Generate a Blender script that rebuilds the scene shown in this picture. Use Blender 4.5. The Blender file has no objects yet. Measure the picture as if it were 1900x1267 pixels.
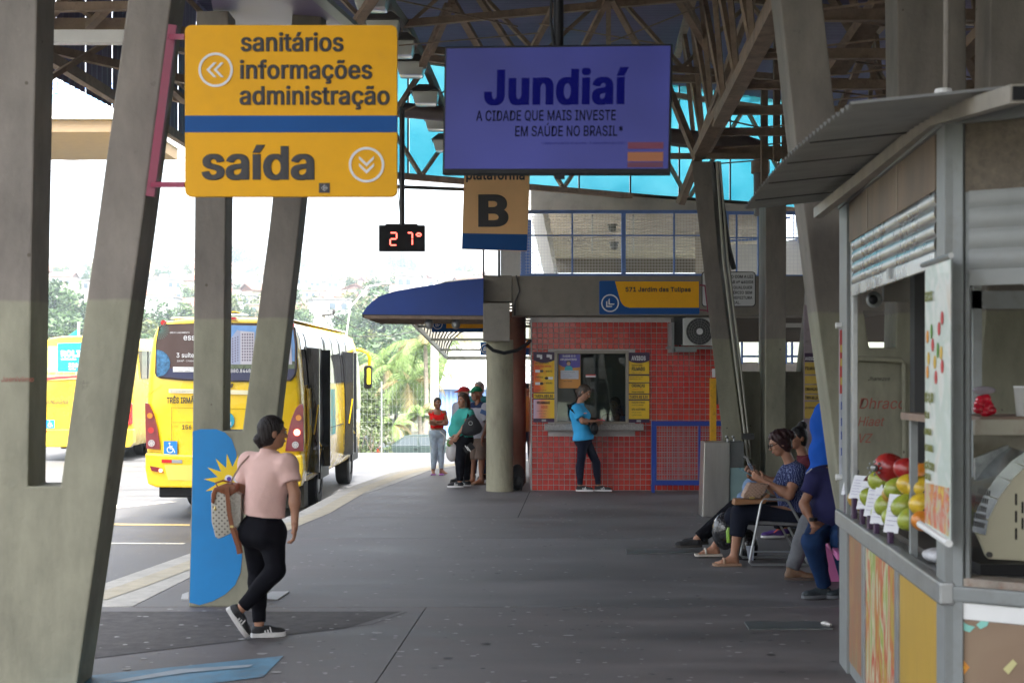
import bpy, bmesh, math, random
import numpy as np
from mathutils import Vector, Matrix, noise
rnd = random.Random(7)
PI = math.pi
D = bpy.data
SC = bpy.context.scene
COL = SC.collection

# ------------------------------------------------------------------ camera, world, sun, exposure
F, H0, CH = 2639.0, 688.0, 1.9            # focal length in px of the 1900 px frame, horizon row, eye height
cam = D.cameras.new('camera'); camo = D.objects.new('camera', cam); COL.objects.link(camo); SC.camera = camo
camo.location = (0, 0, CH); camo.rotation_euler = (PI/2, 0, 0)
cam.sensor_width = 36; cam.lens = 36*F/1900; cam.shift_y = (H0-633.5)/1900
cam.clip_start = .1; cam.clip_end = 3000
cam.dof.use_dof = True; cam.dof.focus_distance = 22.0; cam.dof.aperture_fstop = 4.0
world = D.worlds.new('World'); SC.world = world; world.use_nodes = True
wn = world.node_tree.nodes; wl = world.node_tree.links
bg = wn['Background']
sky = wn.new('ShaderNodeTexSky'); sky.sky_type = 'NISHITA'; sky.sun_disc = False
SUN_EL, SUN_AZ = math.radians(64), math.radians(160)      # azimuth clockwise from +Y: behind the camera, a little right
sky.sun_elevation = SUN_EL; sky.sun_rotation = SUN_AZ
sky.air_density = 1.0; sky.dust_density = 6.0; sky.ozone_density = 1.0
hsv = wn.new('ShaderNodeHueSaturation'); hsv.inputs['Saturation'].default_value = .35
wl.new(sky.outputs[0], hsv.inputs['Color']); wl.new(hsv.outputs[0], bg.inputs[0]); bg.inputs[1].default_value = .15
sl = D.lights.new('sun', 'SUN'); so = D.objects.new('sun', sl); COL.objects.link(so)
sl.energy = 2.0; sl.angle = math.radians(3); sl.color = (1, .96, .9)
sd = Vector((math.sin(SUN_AZ)*math.cos(SUN_EL), math.cos(SUN_AZ)*math.cos(SUN_EL), math.sin(SUN_EL)))
so.rotation_euler = sd.to_track_quat('Z', 'Y').to_euler(); so.location = (0, 0, 60)
SC.view_settings.view_transform = 'Standard'; SC.view_settings.look = 'None'
SC.view_settings.exposure = 2.8; SC.view_settings.gamma = 1
SC.cycles.use_denoising = True
SC.cycles.max_bounces = 8; SC.cycles.diffuse_bounces = 4; SC.cycles.transparent_max_bounces = 12
SC.cycles.volume_bounces = 1; SC.cycles.caustics_reflective = False; SC.cycles.caustics_refractive = False
SC.cycles.sample_clamp_indirect = 6

def W(px, py, Y):                                          # the point at distance Y seen at photo pixel (px, py)
    return Vector(((px-950)/F*Y, Y, CH+(H0-py)/F*Y))
def GX(px, Y): return (px-950)/F*Y
def GZ(py, Y): return CH+(H0-py)/F*Y
def G(px, py, z=0):                                        # the point on the level z seen at a pixel
    Y = (CH-z)*F/(py-H0); return Vector(((px-950)/F*Y, Y, z))

# ------------------------------------------------------------------ materials
MATS = {}
def mat(name, col, rough=.6, metal=0, var=.0, scale=3., bump=0., bscale=40., dirt=0., dcol=(.05,.045,.04), alpha=1, emit=None, es=0, spec=.5, trans=0, stretch=None, coat=0):
    if name in MATS: return MATS[name]
    m = D.materials.new(name); m.use_nodes = True; MATS[name] = m
    n = m.node_tree.nodes; l = m.node_tree.links; b = n['Principled BSDF']
    b.inputs['Base Color'].default_value = (*col, 1); b.inputs['Roughness'].default_value = rough
    b.inputs['Metallic'].default_value = metal; b.inputs['Specular IOR Level'].default_value = spec
    b.inputs['Coat Weight'].default_value = coat
    if alpha < 1: b.inputs['Alpha'].default_value = alpha
    if trans: b.inputs['Transmission Weight'].default_value = trans
    if emit: b.inputs['Emission Color'].default_value = (*emit, 1); b.inputs['Emission Strength'].default_value = es
    tc = None
    if var or bump or dirt:
        tc = n.new('ShaderNodeTexCoord'); mp = n.new('ShaderNodeMapping'); l.new(tc.outputs['Object'], mp.inputs[0])
        if stretch: mp.inputs['Scale'].default_value = stretch
    c = None
    if var or dirt:
        t = n.new('ShaderNodeTexNoise'); t.inputs['Scale'].default_value = scale; t.inputs['Detail'].default_value = 7; t.inputs['Roughness'].default_value = .62
        l.new(mp.outputs[0], t.inputs['Vector'])
        r = n.new('ShaderNodeMapRange'); r.inputs[1].default_value = .3; r.inputs[2].default_value = .7
        r.inputs[3].default_value = 1-var; r.inputs[4].default_value = 1+var
        l.new(t.outputs[0], r.inputs[0])
        mx = n.new('ShaderNodeVectorMath'); mx.operation = 'SCALE'; mx.inputs[0].default_value = col; l.new(r.outputs[0], mx.inputs['Scale'])
        c = mx.outputs[0]
        if dirt:
            t2 = n.new('ShaderNodeTexNoise'); t2.inputs['Scale'].default_value = scale*2.3; t2.inputs['Detail'].default_value = 9; t2.inputs['Roughness'].default_value = .7
            l.new(mp.outputs[0], t2.inputs['Vector'])
            r2 = n.new('ShaderNodeMapRange'); r2.inputs[1].default_value = .5; r2.inputs[2].default_value = .72; r2.inputs[4].default_value = dirt
            l.new(t2.outputs[0], r2.inputs[0])
            mm = n.new('ShaderNodeMix'); mm.data_type = 'RGBA'; l.new(r2.outputs[0], mm.inputs[0]); l.new(c, mm.inputs[6]); mm.inputs[7].default_value = (*dcol, 1)
            c = mm.outputs[2]
        l.new(c, b.inputs['Base Color'])
        if rough > .15:
            r3 = n.new('ShaderNodeMapRange'); r3.inputs[3].default_value = max(.05, rough-.12); r3.inputs[4].default_value = min(1, rough+.12)
            l.new(t.outputs[0], r3.inputs[0]); l.new(r3.outputs[0], b.inputs['Roughness'])
    if bump:
        t3 = n.new('ShaderNodeTexNoise'); t3.inputs['Scale'].default_value = bscale; t3.inputs['Detail'].default_value = 5
        l.new(mp.outputs[0], t3.inputs['Vector'])
        bp = n.new('ShaderNodeBump'); bp.inputs['Strength'].default_value = bump; bp.inputs['Distance'].default_value = .01
        l.new(t3.outputs[0], bp.inputs['Height']); l.new(bp.outputs[0], b.inputs['Normal'])
    return m
def nodes_of(m): return m.node_tree.nodes, m.node_tree.links, m.node_tree.nodes['Principled BSDF']

# ------------------------------------------------------------------ mesh building
class MB:
    def __init__(s): s.v = []; s.f = []; s.mi = []; s.cur = 0
    def add(s, vs, fs):
        o = len(s.v); s.v += [tuple(p) for p in vs]
        for f in fs: s.f.append([o+i for i in f]); s.mi.append(s.cur)
        return s
    def m(s, i): s.cur = i; return s
    def box(s, x0, x1, y0, y1, z0, z1):
        vs = [(x, y, z) for x in (x0, x1) for y in (y0, y1) for z in (z0, z1)]
        return s.add(vs, [(0,1,3,2),(4,6,7,5),(0,4,5,1),(2,3,7,6),(0,2,6,4),(1,5,7,3)])
    def hexa(s, p):        # 8 points: bottom ring 0-3, top ring 4-7
        return s.add(p, [(3,2,1,0),(4,5,6,7),(0,1,5,4),(1,2,6,5),(2,3,7,6),(3,0,4,7)])
    def obox(s, c, sz, M=None):
        M = M or Matrix(); c = Vector(c)
        vs = [c + M @ Vector((x*sz[0]/2, y*sz[1]/2, z*sz[2]/2)) for x in (-1,1) for y in (-1,1) for z in (-1,1)]
        return s.add(vs, [(0,1,3,2),(4,6,7,5),(0,4,5,1),(2,3,7,6),(0,2,6,4),(1,5,7,3)])
    def beam(s, p, q, w, h, up=(0,0,1)):
        p = Vector(p); q = Vector(q); d = (q-p)
        if d.length < 1e-6: return s
        d.normalize(); u = Vector(up)
        if abs(d.dot(u)) > .99: u = Vector((0,1,0))
        a = d.cross(u).normalized(); b = a.cross(d)
        r = [a*w/2+b*h/2, -a*w/2+b*h/2, -a*w/2-b*h/2, a*w/2-b*h/2]
        return s.add([p+x for x in r]+[q+x for x in r], [(0,1,2,3),(7,6,5,4)]+[(i,i+4,(i+1)%4+4,(i+1)%4) for i in range(4)])
    def tube(s, pts, r, n=8, caps=True):
        pts = [Vector(p) for p in pts]; rs = r if isinstance(r, (list, tuple)) else [r]*len(pts)
        o = len(s.v); d0 = (pts[1]-pts[0]).normalized(); u = Vector((0,0,1)) if abs(d0.z) < .9 else Vector((0,1,0))
        a = d0.cross(u).normalized()
        for i, p in enumerate(pts):
            d = (pts[min(i+1, len(pts)-1)]-pts[max(i-1, 0)]).normalized()
            a = (a-d*a.dot(d)).normalized(); b = d.cross(a)
            for k in range(n):
                t = 2*PI*k/n; s.v.append(tuple(p+(a*math.cos(t)+b*math.sin(t))*rs[i]))
        for i in range(len(pts)-1):
            for k in range(n):
                s.f.append([o+i*n+k, o+i*n+(k+1)%n, o+(i+1)*n+(k+1)%n, o+(i+1)*n+k]); s.mi.append(s.cur)
        if caps:
            s.f.append([o+k for k in range(n)][::-1]); s.f.append([o+(len(pts)-1)*n+k for k in range(n)]); s.mi += [s.cur]*2
        return s
    def xz(s, poly, y0, y1):        # polygon in the XZ plane, extruded along Y
        n = len(poly); return s.add([(x, y0, z) for x, z in poly]+[(x, y1, z) for x, z in poly],
            [list(range(n)), list(range(n, 2*n))[::-1]]+[(i, i+n, (i+1)%n+n, (i+1)%n) for i in range(n)])
    def xy(s, poly, z0, z1):
        n = len(poly); return s.add([(x, y, z0) for x, y in poly]+[(x, y, z1) for x, y in poly],
            [list(range(n))[::-1], list(range(n, 2*n))]+[(i, (i+1)%n, (i+1)%n+n, i+n) for i in range(n)])
    def yz(s, poly, x0, x1):
        n = len(poly); return s.add([(x0, y, z) for y, z in poly]+[(x1, y, z) for y, z in poly],
            [list(range(n)), list(range(n, 2*n))[::-1]]+[(i, i+n, (i+1)%n+n, (i+1)%n) for i in range(n)])
    def ell(s, c, r, nu=14, nv=9, M=None):
        M = M or Matrix(); c = Vector(c); vs = []; fs = []
        for j in range(nv+1):
            ph = PI*j/nv
            for i in range(nu):
                th = 2*PI*i/nu
                vs.append(c+M @ Vector((r[0]*math.sin(ph)*math.cos(th), r[1]*math.sin(ph)*math.sin(th), r[2]*math.cos(ph))))
        for j in range(nv):
            for i in range(nu): fs.append((j*nu+i, (j+1)*nu+i, (j+1)*nu+(i+1)%nu, j*nu+(i+1)%nu))
        return s.add(vs, fs)
    def disc(s, c, r, ax='y', n=20, t=.003, ri=0):     # disc or ring facing -ax, thickness t
        c = Vector(c); vs = []; fs = []
        def P(a, rr, k):
            u, v = rr*math.cos(a), rr*math.sin(a)
            return c+(Vector((u, k, v)) if ax == 'y' else Vector((k, u, v)) if ax == 'x' else Vector((u, v, k)))
        A = [2*PI*i/n for i in range(n)]
        if ri:
            for k, rr in ((0, r), (0, ri), (t, ri), (t, r)): vs += [P(a, rr, k) for a in A]
            for q in range(4):
                for i in range(n): fs.append((q*n+i, q*n+(i+1)%n, ((q+1)%4)*n+(i+1)%n, ((q+1)%4)*n+i))
        else:
            vs = [P(a, r, 0) for a in A]+[P(a, r, t) for a in A]
            fs = [list(range(n)), list(range(n, 2*n))[::-1]]+[(i, i+n, (i+1)%n+n, (i+1)%n) for i in range(n)]
        return s.add(vs, fs)
    def mesh(s, name, mats, off=(0,0,0), smooth=False, bevel=0, subs=0, fix=True):
        me = D.meshes.new(name); o = Vector(off)
        me.from_pydata([(x-o.x, y-o.y, z-o.z) for x, y, z in s.v], [], s.f)
        for m_ in (mats if isinstance(mats, (list, tuple)) else [mats]): me.materials.append(m_)
        me.polygons.foreach_set('material_index', s.mi)
        if fix or bevel:
            bm = bmesh.new(); bm.from_mesh(me)
            if bevel:
                bmesh.ops.remove_doubles(bm, verts=bm.verts, dist=1e-5)
                ed = [e for e in bm.edges if len(e.link_faces) == 2 and e.calc_face_angle(0) > .6]
                if ed: bmesh.ops.bevel(bm, geom=ed, offset=bevel, segments=2, profile=.6, affect='EDGES', clamp_overlap=True)
            bmesh.ops.recalc_face_normals(bm, faces=bm.faces)
            bm.to_mesh(me); bm.free()
        if smooth:
            me.polygons.foreach_set('use_smooth', [True]*len(me.polygons))
            if smooth != 2: me.set_sharp_from_angle(angle=math.radians(38))
        me.update(); return me
def link(name, data, parent=None, loc=(0,0,0)):
    o = D.objects.new(name, data); COL.objects.link(o); o.location = loc
    if parent is not None: o.parent = parent
    return o
def tag(o, label=None, cat=None, group=None, kind=None):
    if label: o['label'] = label
    if cat: o['category'] = cat
    if group: o['group'] = group
    if kind: o['kind'] = kind
    return o
FONT = None
try:                                                        # Blender's own interface typeface, else its built-in one
    FONT = D.fonts.load(bpy.utils.resource_path('LOCAL')+'/datafiles/fonts/Inter.woff2')
except Exception: pass
class T:                                                    # a thing: an Empty at its base and its parts
    def __init__(s, name, label, cat, loc, group=None):
        s.loc = Vector(loc); s.o = D.objects.new(name, None); COL.objects.link(s.o); s.o.location = s.loc; s.o.empty_display_size = .2
        tag(s.o, label, cat, group)
    def p(s, name, mb, m, parent=None, smooth=False, bevel=0, label=None, kind=None, fix=True):
        o = link(name, mb.mesh(name, m, s.loc, smooth, bevel, fix=fix), parent or s.o)
        return tag(o, label, None, None, kind)
    def text(s, t, at, size, m, parent=None, sx=1, bold=0, rot=(PI/2, 0, 0), align='LEFT', name='lettering', shear=0, sp=1.0, line=.95, hb=0):
        if hb:                                             # fatter stems: the same word set twice more, a hair to each side
            for k_ in (-1, 1): s.text(t, (at[0]+k_*hb*size, at[1]+k_*.0003, at[2]), size, m, parent, sx, bold, rot, align, name, shear, sp, line)
        fk = 1.17 if FONT else 1; c = D.curves.new(name, 'FONT'); c.body = t; c.size = size*fk; c.align_x = align; c.shear = shear
        c.space_line = line; c.resolution_u = 3; c.fill_mode = 'BOTH'
        c.space_character = sp+bold*1.6
        if FONT: c.font = FONT
        if bold: c.bevel_depth = bold*size; c.bevel_resolution = 1
        c.materials.append(m)
        o = link(name, c, parent or s.o, Vector(at)-s.loc); o.rotation_euler = rot
        o.scale = (sx/fk*1.02, 1, min(1, .0012/(bold*size)) if bold else 1)
        return o
def one(name, mb, m, label, cat, loc=(0,0,0), group=None, smooth=False, bevel=0, kind=None, fix=True):
    o = link(name, mb.mesh(name, m, loc, smooth, bevel, fix=fix), None, loc); return tag(o, label, cat, group, kind)
def struct(name, mb, m, smooth=False, fix=True, bevel=0):
    o = link(name, mb.mesh(name, m, smooth=smooth, fix=fix, bevel=bevel)); o['kind'] = 'structure'; return o
def copy_tree(o, parent=None):
    c = o.copy(); COL.objects.link(c); c.parent = parent
    for ch in list(o.children): copy_tree(ch, c)
    return c
def arc(cx, cz, r, a0, a1, n=10, rz=None):
    rz = r if rz is None else rz
    return [(cx+r*math.cos(math.radians(a0+(a1-a0)*i/n)), cz+rz*math.sin(math.radians(a0+(a1-a0)*i/n))) for i in range(n+1)]
def rrect(x0, x1, z0, z1, r, n=4):
    return arc(x1-r, z1-r, r, 0, 90, n)+arc(x0+r, z1-r, r, 90, 180, n)+arc(x0+r, z0+r, r, 180, 270, n)+arc(x1-r, z0+r, r, 270, 360, n)

# ------------------------------------------------------------------ implicit surfaces for people, bags and fruit
f32 = np.float32
def sdf_mesh(fn, lo, hi, h):
    lo = np.array(lo, f32); hi = np.array(hi, f32)
    n = np.maximum(np.ceil((hi-lo)/h).astype(int)+1, 3)
    ax = [lo[i]+h*np.arange(n[i], dtype=f32) for i in range(3)]
    X, Y, Z = np.meshgrid(*ax, indexing='ij')
    d = fn(X, Y, Z).astype(f32); ins = d < 0
    c = ins[:-1,:-1,:-1].astype(np.int8)
    for a in (0,1):
        for b in (0,1):
            for e in (0,1):
                if a+b+e: c = c+ins[a:n[0]-1+a, b:n[1]-1+b, e:n[2]-1+e]
    I = np.argwhere((c > 0) & (c < 8))
    if len(I) == 0: return [], []
    acc = np.zeros((len(I), 3), f32); cnt = np.zeros(len(I), f32)
    cor = [(a,b,e) for a in (0,1) for b in (0,1) for e in (0,1)]
    for p in cor:
        for q in cor:
            if sum(q)-sum(p) == 1 and all(q[i] >= p[i] for i in range(3)):
                dp = d[I[:,0]+p[0], I[:,1]+p[1], I[:,2]+p[2]]; dq = d[I[:,0]+q[0], I[:,1]+q[1], I[:,2]+q[2]]
                m = (dp < 0) != (dq < 0)
                t = np.where(m, dp/np.where(dp == dq, 1, dp-dq), 0)[:,None]
                pt = np.array(p, f32)+t*(np.array(q, f32)-np.array(p, f32))
                acc += np.where(m[:,None], pt, 0); cnt += m
    V = lo+(I+acc/cnt[:,None])*h
    idx = -np.ones(tuple(n-1), int); idx[I[:,0], I[:,1], I[:,2]] = np.arange(len(I))
    Fs = []
    for a in range(3):
        s0 = [slice(1,-1)]*3; s1 = [slice(1,-1)]*3; s0[a] = slice(0,-1); s1[a] = slice(1,None)
        A = ins[tuple(s0)]; B = ins[tuple(s1)]
        E = np.argwhere(A != B); 
        if len(E) == 0: continue
        sg = A[E[:,0], E[:,1], E[:,2]]
        off = np.ones(3, int); off[a] = 0; E = E+off
        b, e = (a+1)%3, (a+2)%3
        def at(db, de):
            Q = E.copy(); Q[:,b] += db; Q[:,e] += de; return idx[Q[:,0], Q[:,1], Q[:,2]]
        q = np.stack([at(-1,-1), at(0,-1), at(0,0), at(-1,0)], 1)
        q[~sg] = q[~sg][:, ::-1]; Fs.append(q)
    Q = np.concatenate(Fs); Q = Q[(Q >= 0).all(1)]
    return V.tolist(), Q.tolist()
def smin(a, b, k):
    h = np.clip(.5+.5*(b-a)/k, 0, 1); return b+(a-b)*h-k*h*(1-h)
def cap(a, b, ra, rb=None):
    a = np.array(a, f32); b = np.array(b, f32); rb = ra if rb is None else rb; ba = b-a; L = float(ba@ba)+1e-9
    def f(X, Y, Z, g=0):
        x, y, z = X-a[0], Y-a[1], Z-a[2]
        t = np.clip((x*ba[0]+y*ba[1]+z*ba[2])/L, 0, 1)
        return np.sqrt((x-t*ba[0])**2+(y-t*ba[1])**2+(z-t*ba[2])**2)-(ra+g+(rb-ra)*t)
    return f
def elp(c, r, M=None):
    c = np.array(c, f32); R = np.array(M if M is not None else Matrix.Identity(3), f32)      # columns = axes
    def f(X, Y, Z, g=0):
        x, y, z = X-c[0], Y-c[1], Z-c[2]
        u = x*R[0,0]+y*R[1,0]+z*R[2,0]; v = x*R[0,1]+y*R[1,1]+z*R[2,1]; w = x*R[0,2]+y*R[1,2]+z*R[2,2]
        a, b, e = r[0]+g, r[1]+g, r[2]+g
        k0 = np.sqrt((u/a)**2+(v/b)**2+(w/e)**2); k1 = np.sqrt((u/a**2)**2+(v/b**2)**2+(w/e**2)**2)+1e-9
        return k0*(k0-1)/k1
    return f
def uni(fs, X, Y, Z, k, g=0):
    d = None
    for f in fs:
        e = f(X, Y, Z, g); d = e if d is None else smin(d, e, k)
    return d
def plane(p, n):
    p = np.array(p, f32); n = np.array(Vector(n).normalized(), f32)
    return lambda X, Y, Z: (X-p[0])*n[0]+(Y-p[1])*n[1]+(Z-p[2])*n[2]          # > 0 on the side n points to
def folds(seed, amp, fr=20):
    r = random.Random(seed); W_ = [(r.uniform(-1,1)*fr, r.uniform(-1,1)*fr, r.uniform(-1,1)*fr*.6, r.uniform(0,6)) for _ in range(6)]
    def f(X, Y, Z):
        o = 0; w = .05*np.sin(X*9+Y*7+Z*11+seed)
        for i, (a, b, c, p) in enumerate(W_): o = o+np.abs(np.sin(a*(X+w)+b*(Y-w)+c*(Z+w)+p))*(1-.1*i)
        return amp*(o/3.2-1)
    return f
def frame(fwd, up=(0,0,1)):
    u = Vector(up).normalized(); f = Vector(fwd); f = (f-u*f.dot(u)).normalized(); r = f.cross(u).normalized()
    return Matrix((r, f, u)).transposed()                    # columns: right, forward, up

SKINS = {}
def skin(tone):
    c = {'light': (.50,.27,.18), 'tan': (.36,.18,.11), 'brown': (.25,.115,.065), 'dark': (.17,.075,.04)}[tone]
    m = mat('skin_'+tone, c, .5, var=.10, scale=14, spec=.4)
    n, l, b = nodes_of(m); b.inputs['Subsurface Weight'].default_value = .08; b.inputs['Subsurface Radius'].default_value = (.02,.008,.004)
    return m
def cloth(name, col, rough=.85, var=.12, bump=.55, bscale=15): return mat(name, col, rough, var=var, scale=7, bump=bump, bscale=bscale, spec=.12)
HAIR = lambda n, c: mat('hair_'+n, c, .5, var=.6, scale=60, stretch=(1,1,.15), bump=1., bscale=110, spec=.3)

def hand_prims(wr, fd, palm, curl=.35, s=1., side=1):
    """wrist point, direction of the fingers, normal of the palm, curl 0..1; side +1 puts the thumb to fd x palm"""
    fd = Vector(fd).normalized(); pn = Vector(palm); pn = (pn-fd*pn.dot(fd)).normalized(); sd_ = fd.cross(pn)*side
    wr = Vector(wr); ps = [elp(wr+fd*.045*s, (.040*s, .050*s, .016*s), Matrix((sd_, fd, pn)).transposed())]
    ps.append(cap(wr-fd*.02, wr+fd*.03*s, .024*s, .022*s))
    for i, (o, L) in enumerate(((.028,.072), (.010,.080), (-.009,.074), (-.026,.058))):
        p = wr+fd*.078*s+sd_*o*s; a = 0; d = fd.copy()
        for k, (q, r0, r1) in enumerate(((.42,.0095,.0088), (.32,.0088,.008), (.26,.008,.0068))):
            a += curl*(.5+.5*k)+i*.05*curl; d = fd*math.cos(a)+pn*math.sin(a)+sd_*(o*1.2); d.normalize()
            e = p+d*L*q*s; ps.append(cap(p, e, r0*s, r1*s)); p = e
    p = wr+fd*.025*s+sd_*.028*s; d = (fd*.6+sd_*.75+pn*.35).normalized(); e = p+d*.035*s; ps.append(cap(p, e, .013*s, .011*s))
    d = (fd*.85+sd_*.3+pn*(.3+curl*.4)).normalized(); ps.append(cap(e, e+d*.032*s, .0105*s, .008*s))
    return ps

class Person:
    def __init__(s, label, Y, base, J, face, hface=None, hup=(0,0,1), k=1., w=1., d=1., tone='tan', female=False, belly=0, bust=0, butt=0, group=None, res=1., legw=1., armw=1.):
        """J: joint -> (px, py, depth offset) read off the photograph at distance Y; base: (px, py, dy) of the ground point"""
        s.Y = Y; s.k = k; s.res = res; s.female = female
        s.J = {n: W(v[0], v[1], Y+v[2]) for n, v in J.items()}
        b = W(base[0], base[1], Y+(base[2] if len(base) > 2 else 0)); s.t = T('person', label, 'person', b, group)
        J = s.J; s.f = Vector(face).normalized(); s.skin = skin(tone)
        up = (J['chest']-J['pelvis']).normalized(); FM = frame(s.f, up); s.FM = FM; r, f, u = FM.col[0], FM.col[1], FM.col[2]
        PM = frame(s.f, up); pel, ch = J['pelvis'], J['chest']; wa = pel.lerp(ch, .5)+f*.01*k
        if 'waist' in J: wa = J['waist']
        hipw = (.175 if female else .16)*w*k; s.hw = hipw
        s.torso = [elp(pel, (hipw, .115*d*k+.01*butt, .125*k), PM), elp(wa, (.135*w*k, .098*d*k, .14*k), FM),
                   elp(ch, (.16*w*k, .108*d*k, .16*k), FM), cap(J['shL'], J['shR'], .058*k*math.sqrt(w))]
        if butt: s.torso += [elp(pel-f*.05*k+r*q*.07*k-u*.03, (.09*k, .085*k+.02*butt, .09*k)) for q in (-1,1)]
        if belly: s.torso.append(elp(wa.lerp(pel, .25)+f*.05*k*belly, (.13*w*k, .10*k*belly+.02, .13*k), FM))
        if bust: s.torso += [elp(ch+f*(.085*k*d)+r*q*.07*k-u*.03*k, (.065*k*bust, .06*k*bust, .062*k*bust), FM) for q in (-1,1)]
        nb = (J['shL']+J['shR'])/2+u*.01
        hc = J['head']; s.hm = frame(hface or face, hup); hr, hf, hu = s.hm.col[0], s.hm.col[1], s.hm.col[2]; s.hf, s.hu, s.hr = hf, hu, hr
        s.neck = cap(nb-u*.02, hc-hf*.015*k-hu*.05*k, .058*k, .048*k)
        s.torso.append(s.neck)
        s.arms = {}; s.legs = {}
        for q in 'LR':
            if 'el'+q in J:
                a, b_, c = J['sh'+q], J['el'+q], J['wr'+q]
                s.arms[q] = [cap(a, b_, .050*k*armw, .038*k*armw), cap(b_, c, .038*k*armw, .025*k*math.sqrt(armw)), elp(b_.lerp(c, .28), (.042*k*armw, .042*k*armw, .055*k))]
            if 'kn'+q in J:
                side = -1 if q == 'L' else 1
                a = J.get('hi'+q, pel+r*side*.085*k*w-u*.02*k); b_, c = J['kn'+q], J['an'+q]; s.J['hi'+q] = a
                dl = (c-b_); kn = (b_-a).normalized()
                s.legs[q] = [cap(a, b_, .088*k*legw, .056*k*legw), cap(b_, c, .053*k*legw, .036*k), cap(b_+dl*.12-s.f*.012*k, b_+dl*.5-s.f*.008*k, .055*k*legw, .045*k)]
        s.handp = []; s.footp = []; s.body_cuts = []
    def hd(s, x, y, z): return s.J['head']+s.hr*x*s.k+s.hf*y*s.k+s.hu*z*s.k
    def bounds(s, pts, m): 
        a = np.array([tuple(p) for p in pts]); return a.min(0)-m, a.max(0)+m
    def mk(s, name, parts, m, parent=None, label=None):
        vs = []; fs = []
        for fn, lo, hi, h in parts:
            V, Q = sdf_mesh(fn, lo, hi, h); o = len(vs); vs += V; fs += [[o+i for i in q] for q in Q]
        mb = MB(); mb.add(vs, fs); return s.t.p(name, mb, m, parent, smooth=2, label=label, fix=False)
    def hand(s, q, fd, palm, curl=.35, side=1): s.handp.append((s.J['wr'+q], hand_prims(s.J['wr'+q], fd, palm, curl, s.k, side)))
    def body(s, feet=()):
        J = s.J; k = s.k; res = s.res
        def f(X, Y, Z):
            t = uni(s.torso, X, Y, Z, .05*k); d = t
            for L in list(s.arms.values())+list(s.legs.values()): d = np.minimum(d, smin(t, uni(L, X, Y, Z, .02), .03*k))
            for L in s.footp: d = smin(d, uni(L, X, Y, Z, .015), .02)
            return d
        pts = [p for n, p in J.items() if n != 'head']+[J['pelvis']]+s.fpts if hasattr(s, 'fpts') else [p for n, p in J.items() if n != 'head']
        lo, hi = s.bounds(pts, .2*k); parts = [(f, lo, hi, .014*res)]
        hp = s.hd
        E = [elp(hp(0,-.012,.028), (.074*k, .094*k, .088*k), s.hm), elp(hp(0,.026,-.03), (.061*k, .064*k, .082*k), s.hm), elp(hp(0,.052,-.088), (.030*k, .028*k, .022*k), s.hm)]
        small = [cap(hp(0,.088,.008), hp(0,.106,-.026), .008*k, .0135*k), elp(hp(0,.078,.026), (.048*k, .018*k, .012*k), s.hm), elp(hp(0,.086,-.058), (.023*k, .012*k, .009*k), s.hm),
                 elp(hp(.035,.066,-.022), (.022*k, .02*k, .02*k), s.hm), elp(hp(-.035,.066,-.022), (.022*k, .02*k, .02*k), s.hm)]
        ears = [elp(hp(q*.075,-.008,-.008), (.010*k, .021*k, .031*k), s.hm) for q in (-1,1)]
        soc = [elp(hp(q*.031,.098,.008), (.017*k, .014*k, .011*k), s.hm) for q in (-1,1)]
        def g(X, Y, Z):
            d = uni(E, X, Y, Z, .03*k); d = smin(d, s.neck(X, Y, Z), .02*k)
            for e in small: d = smin(d, e(X, Y, Z), .012*k)
            for e in ears: d = smin(d, e(X, Y, Z), .006)
            for e in soc: d = -smin(-d, e(X, Y, Z), .008)
            return d
        c = J['head']; parts.append((g, np.array(c)-.145*k, np.array(c)+.145*k, .0065*res))
        for wr, ps in s.handp:
            parts.append(((lambda ps: lambda X, Y, Z: uni(ps, X, Y, Z, .006))(ps), np.array(wr)-.2*k, np.array(wr)+.2*k, .0048*res))
        b = s.mk('body', parts, s.skin)
        w = mat('eye_white', (.30,.28,.26), .5, spec=.1); kk = mat('eye_dark', (.02,.015,.01), .2)
        for q in (-1,1):
            m = MB().ell(hp(q*.031,.083,.008), (.0125*k,)*3, 10, 8, s.hm); m.m(1).ell(hp(q*.031,.0925,.007), (.0055*k,)*3, 8, 6, s.hm); s.t.p('eye', m, [w, kk], b, smooth=True)
            m = MB().tube([hp(q*.014,.094,.026), hp(q*.032,.094,.031), hp(q*.05,.082,.025)], [.003*k,.0035*k,.002*k], 5); s.t.p('eyebrow', m, mat('brow', (.03,.02,.015), .8), b)
        m = MB().ell(hp(0,.095,-.0575), (.021*k, .008*k, .0055*k), 10, 6, s.hm).ell(hp(0,.094,-.0655), (.018*k, .008*k, .006*k), 10, 6, s.hm)
        s.t.p('lips', m, mat('lip_skin', (.33,.10,.08), .45), b, smooth=True)
        s.bodyo = b; return b
    def shirt(s, m, hem, sleeve=.55, loose=.014, neck=.075, hemn=None, name='shirt', cut=None, fold=.004, armg=.012, low=0, label=None, seed=1):
        """hem: point on the hem; sleeve: share of the upper arm covered (over 1 reaches down the forearm)"""
        J = s.J; k = s.k; u = s.FM.col[2]; hp = plane(hem, hemn or -u); fo = folds(seed, fold)
        sl = {}
        for q in s.arms:
            a, b, c = J['sh'+q], J['el'+q], J['wr'+q]
            if sleeve <= 1: e = a.lerp(b, sleeve); sl[q] = ([cap(a, e+(b-a).normalized()*.03, .054*k, .052*k)], plane(e, b-a))
            else: e = b.lerp(c, sleeve-1); sl[q] = ([cap(a, b, .052*k, .046*k), cap(b, e+(c-b).normalized()*.03, .046*k, .036*k)], plane(e, c-b))
        nk = (J['shL']+J['shR'])/2+u*.05*k+s.f*.02; npl = plane((J['shL']+J['shR'])/2+u*.105*k, u+s.f*.15); tor = s.torso[:-1]
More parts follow.
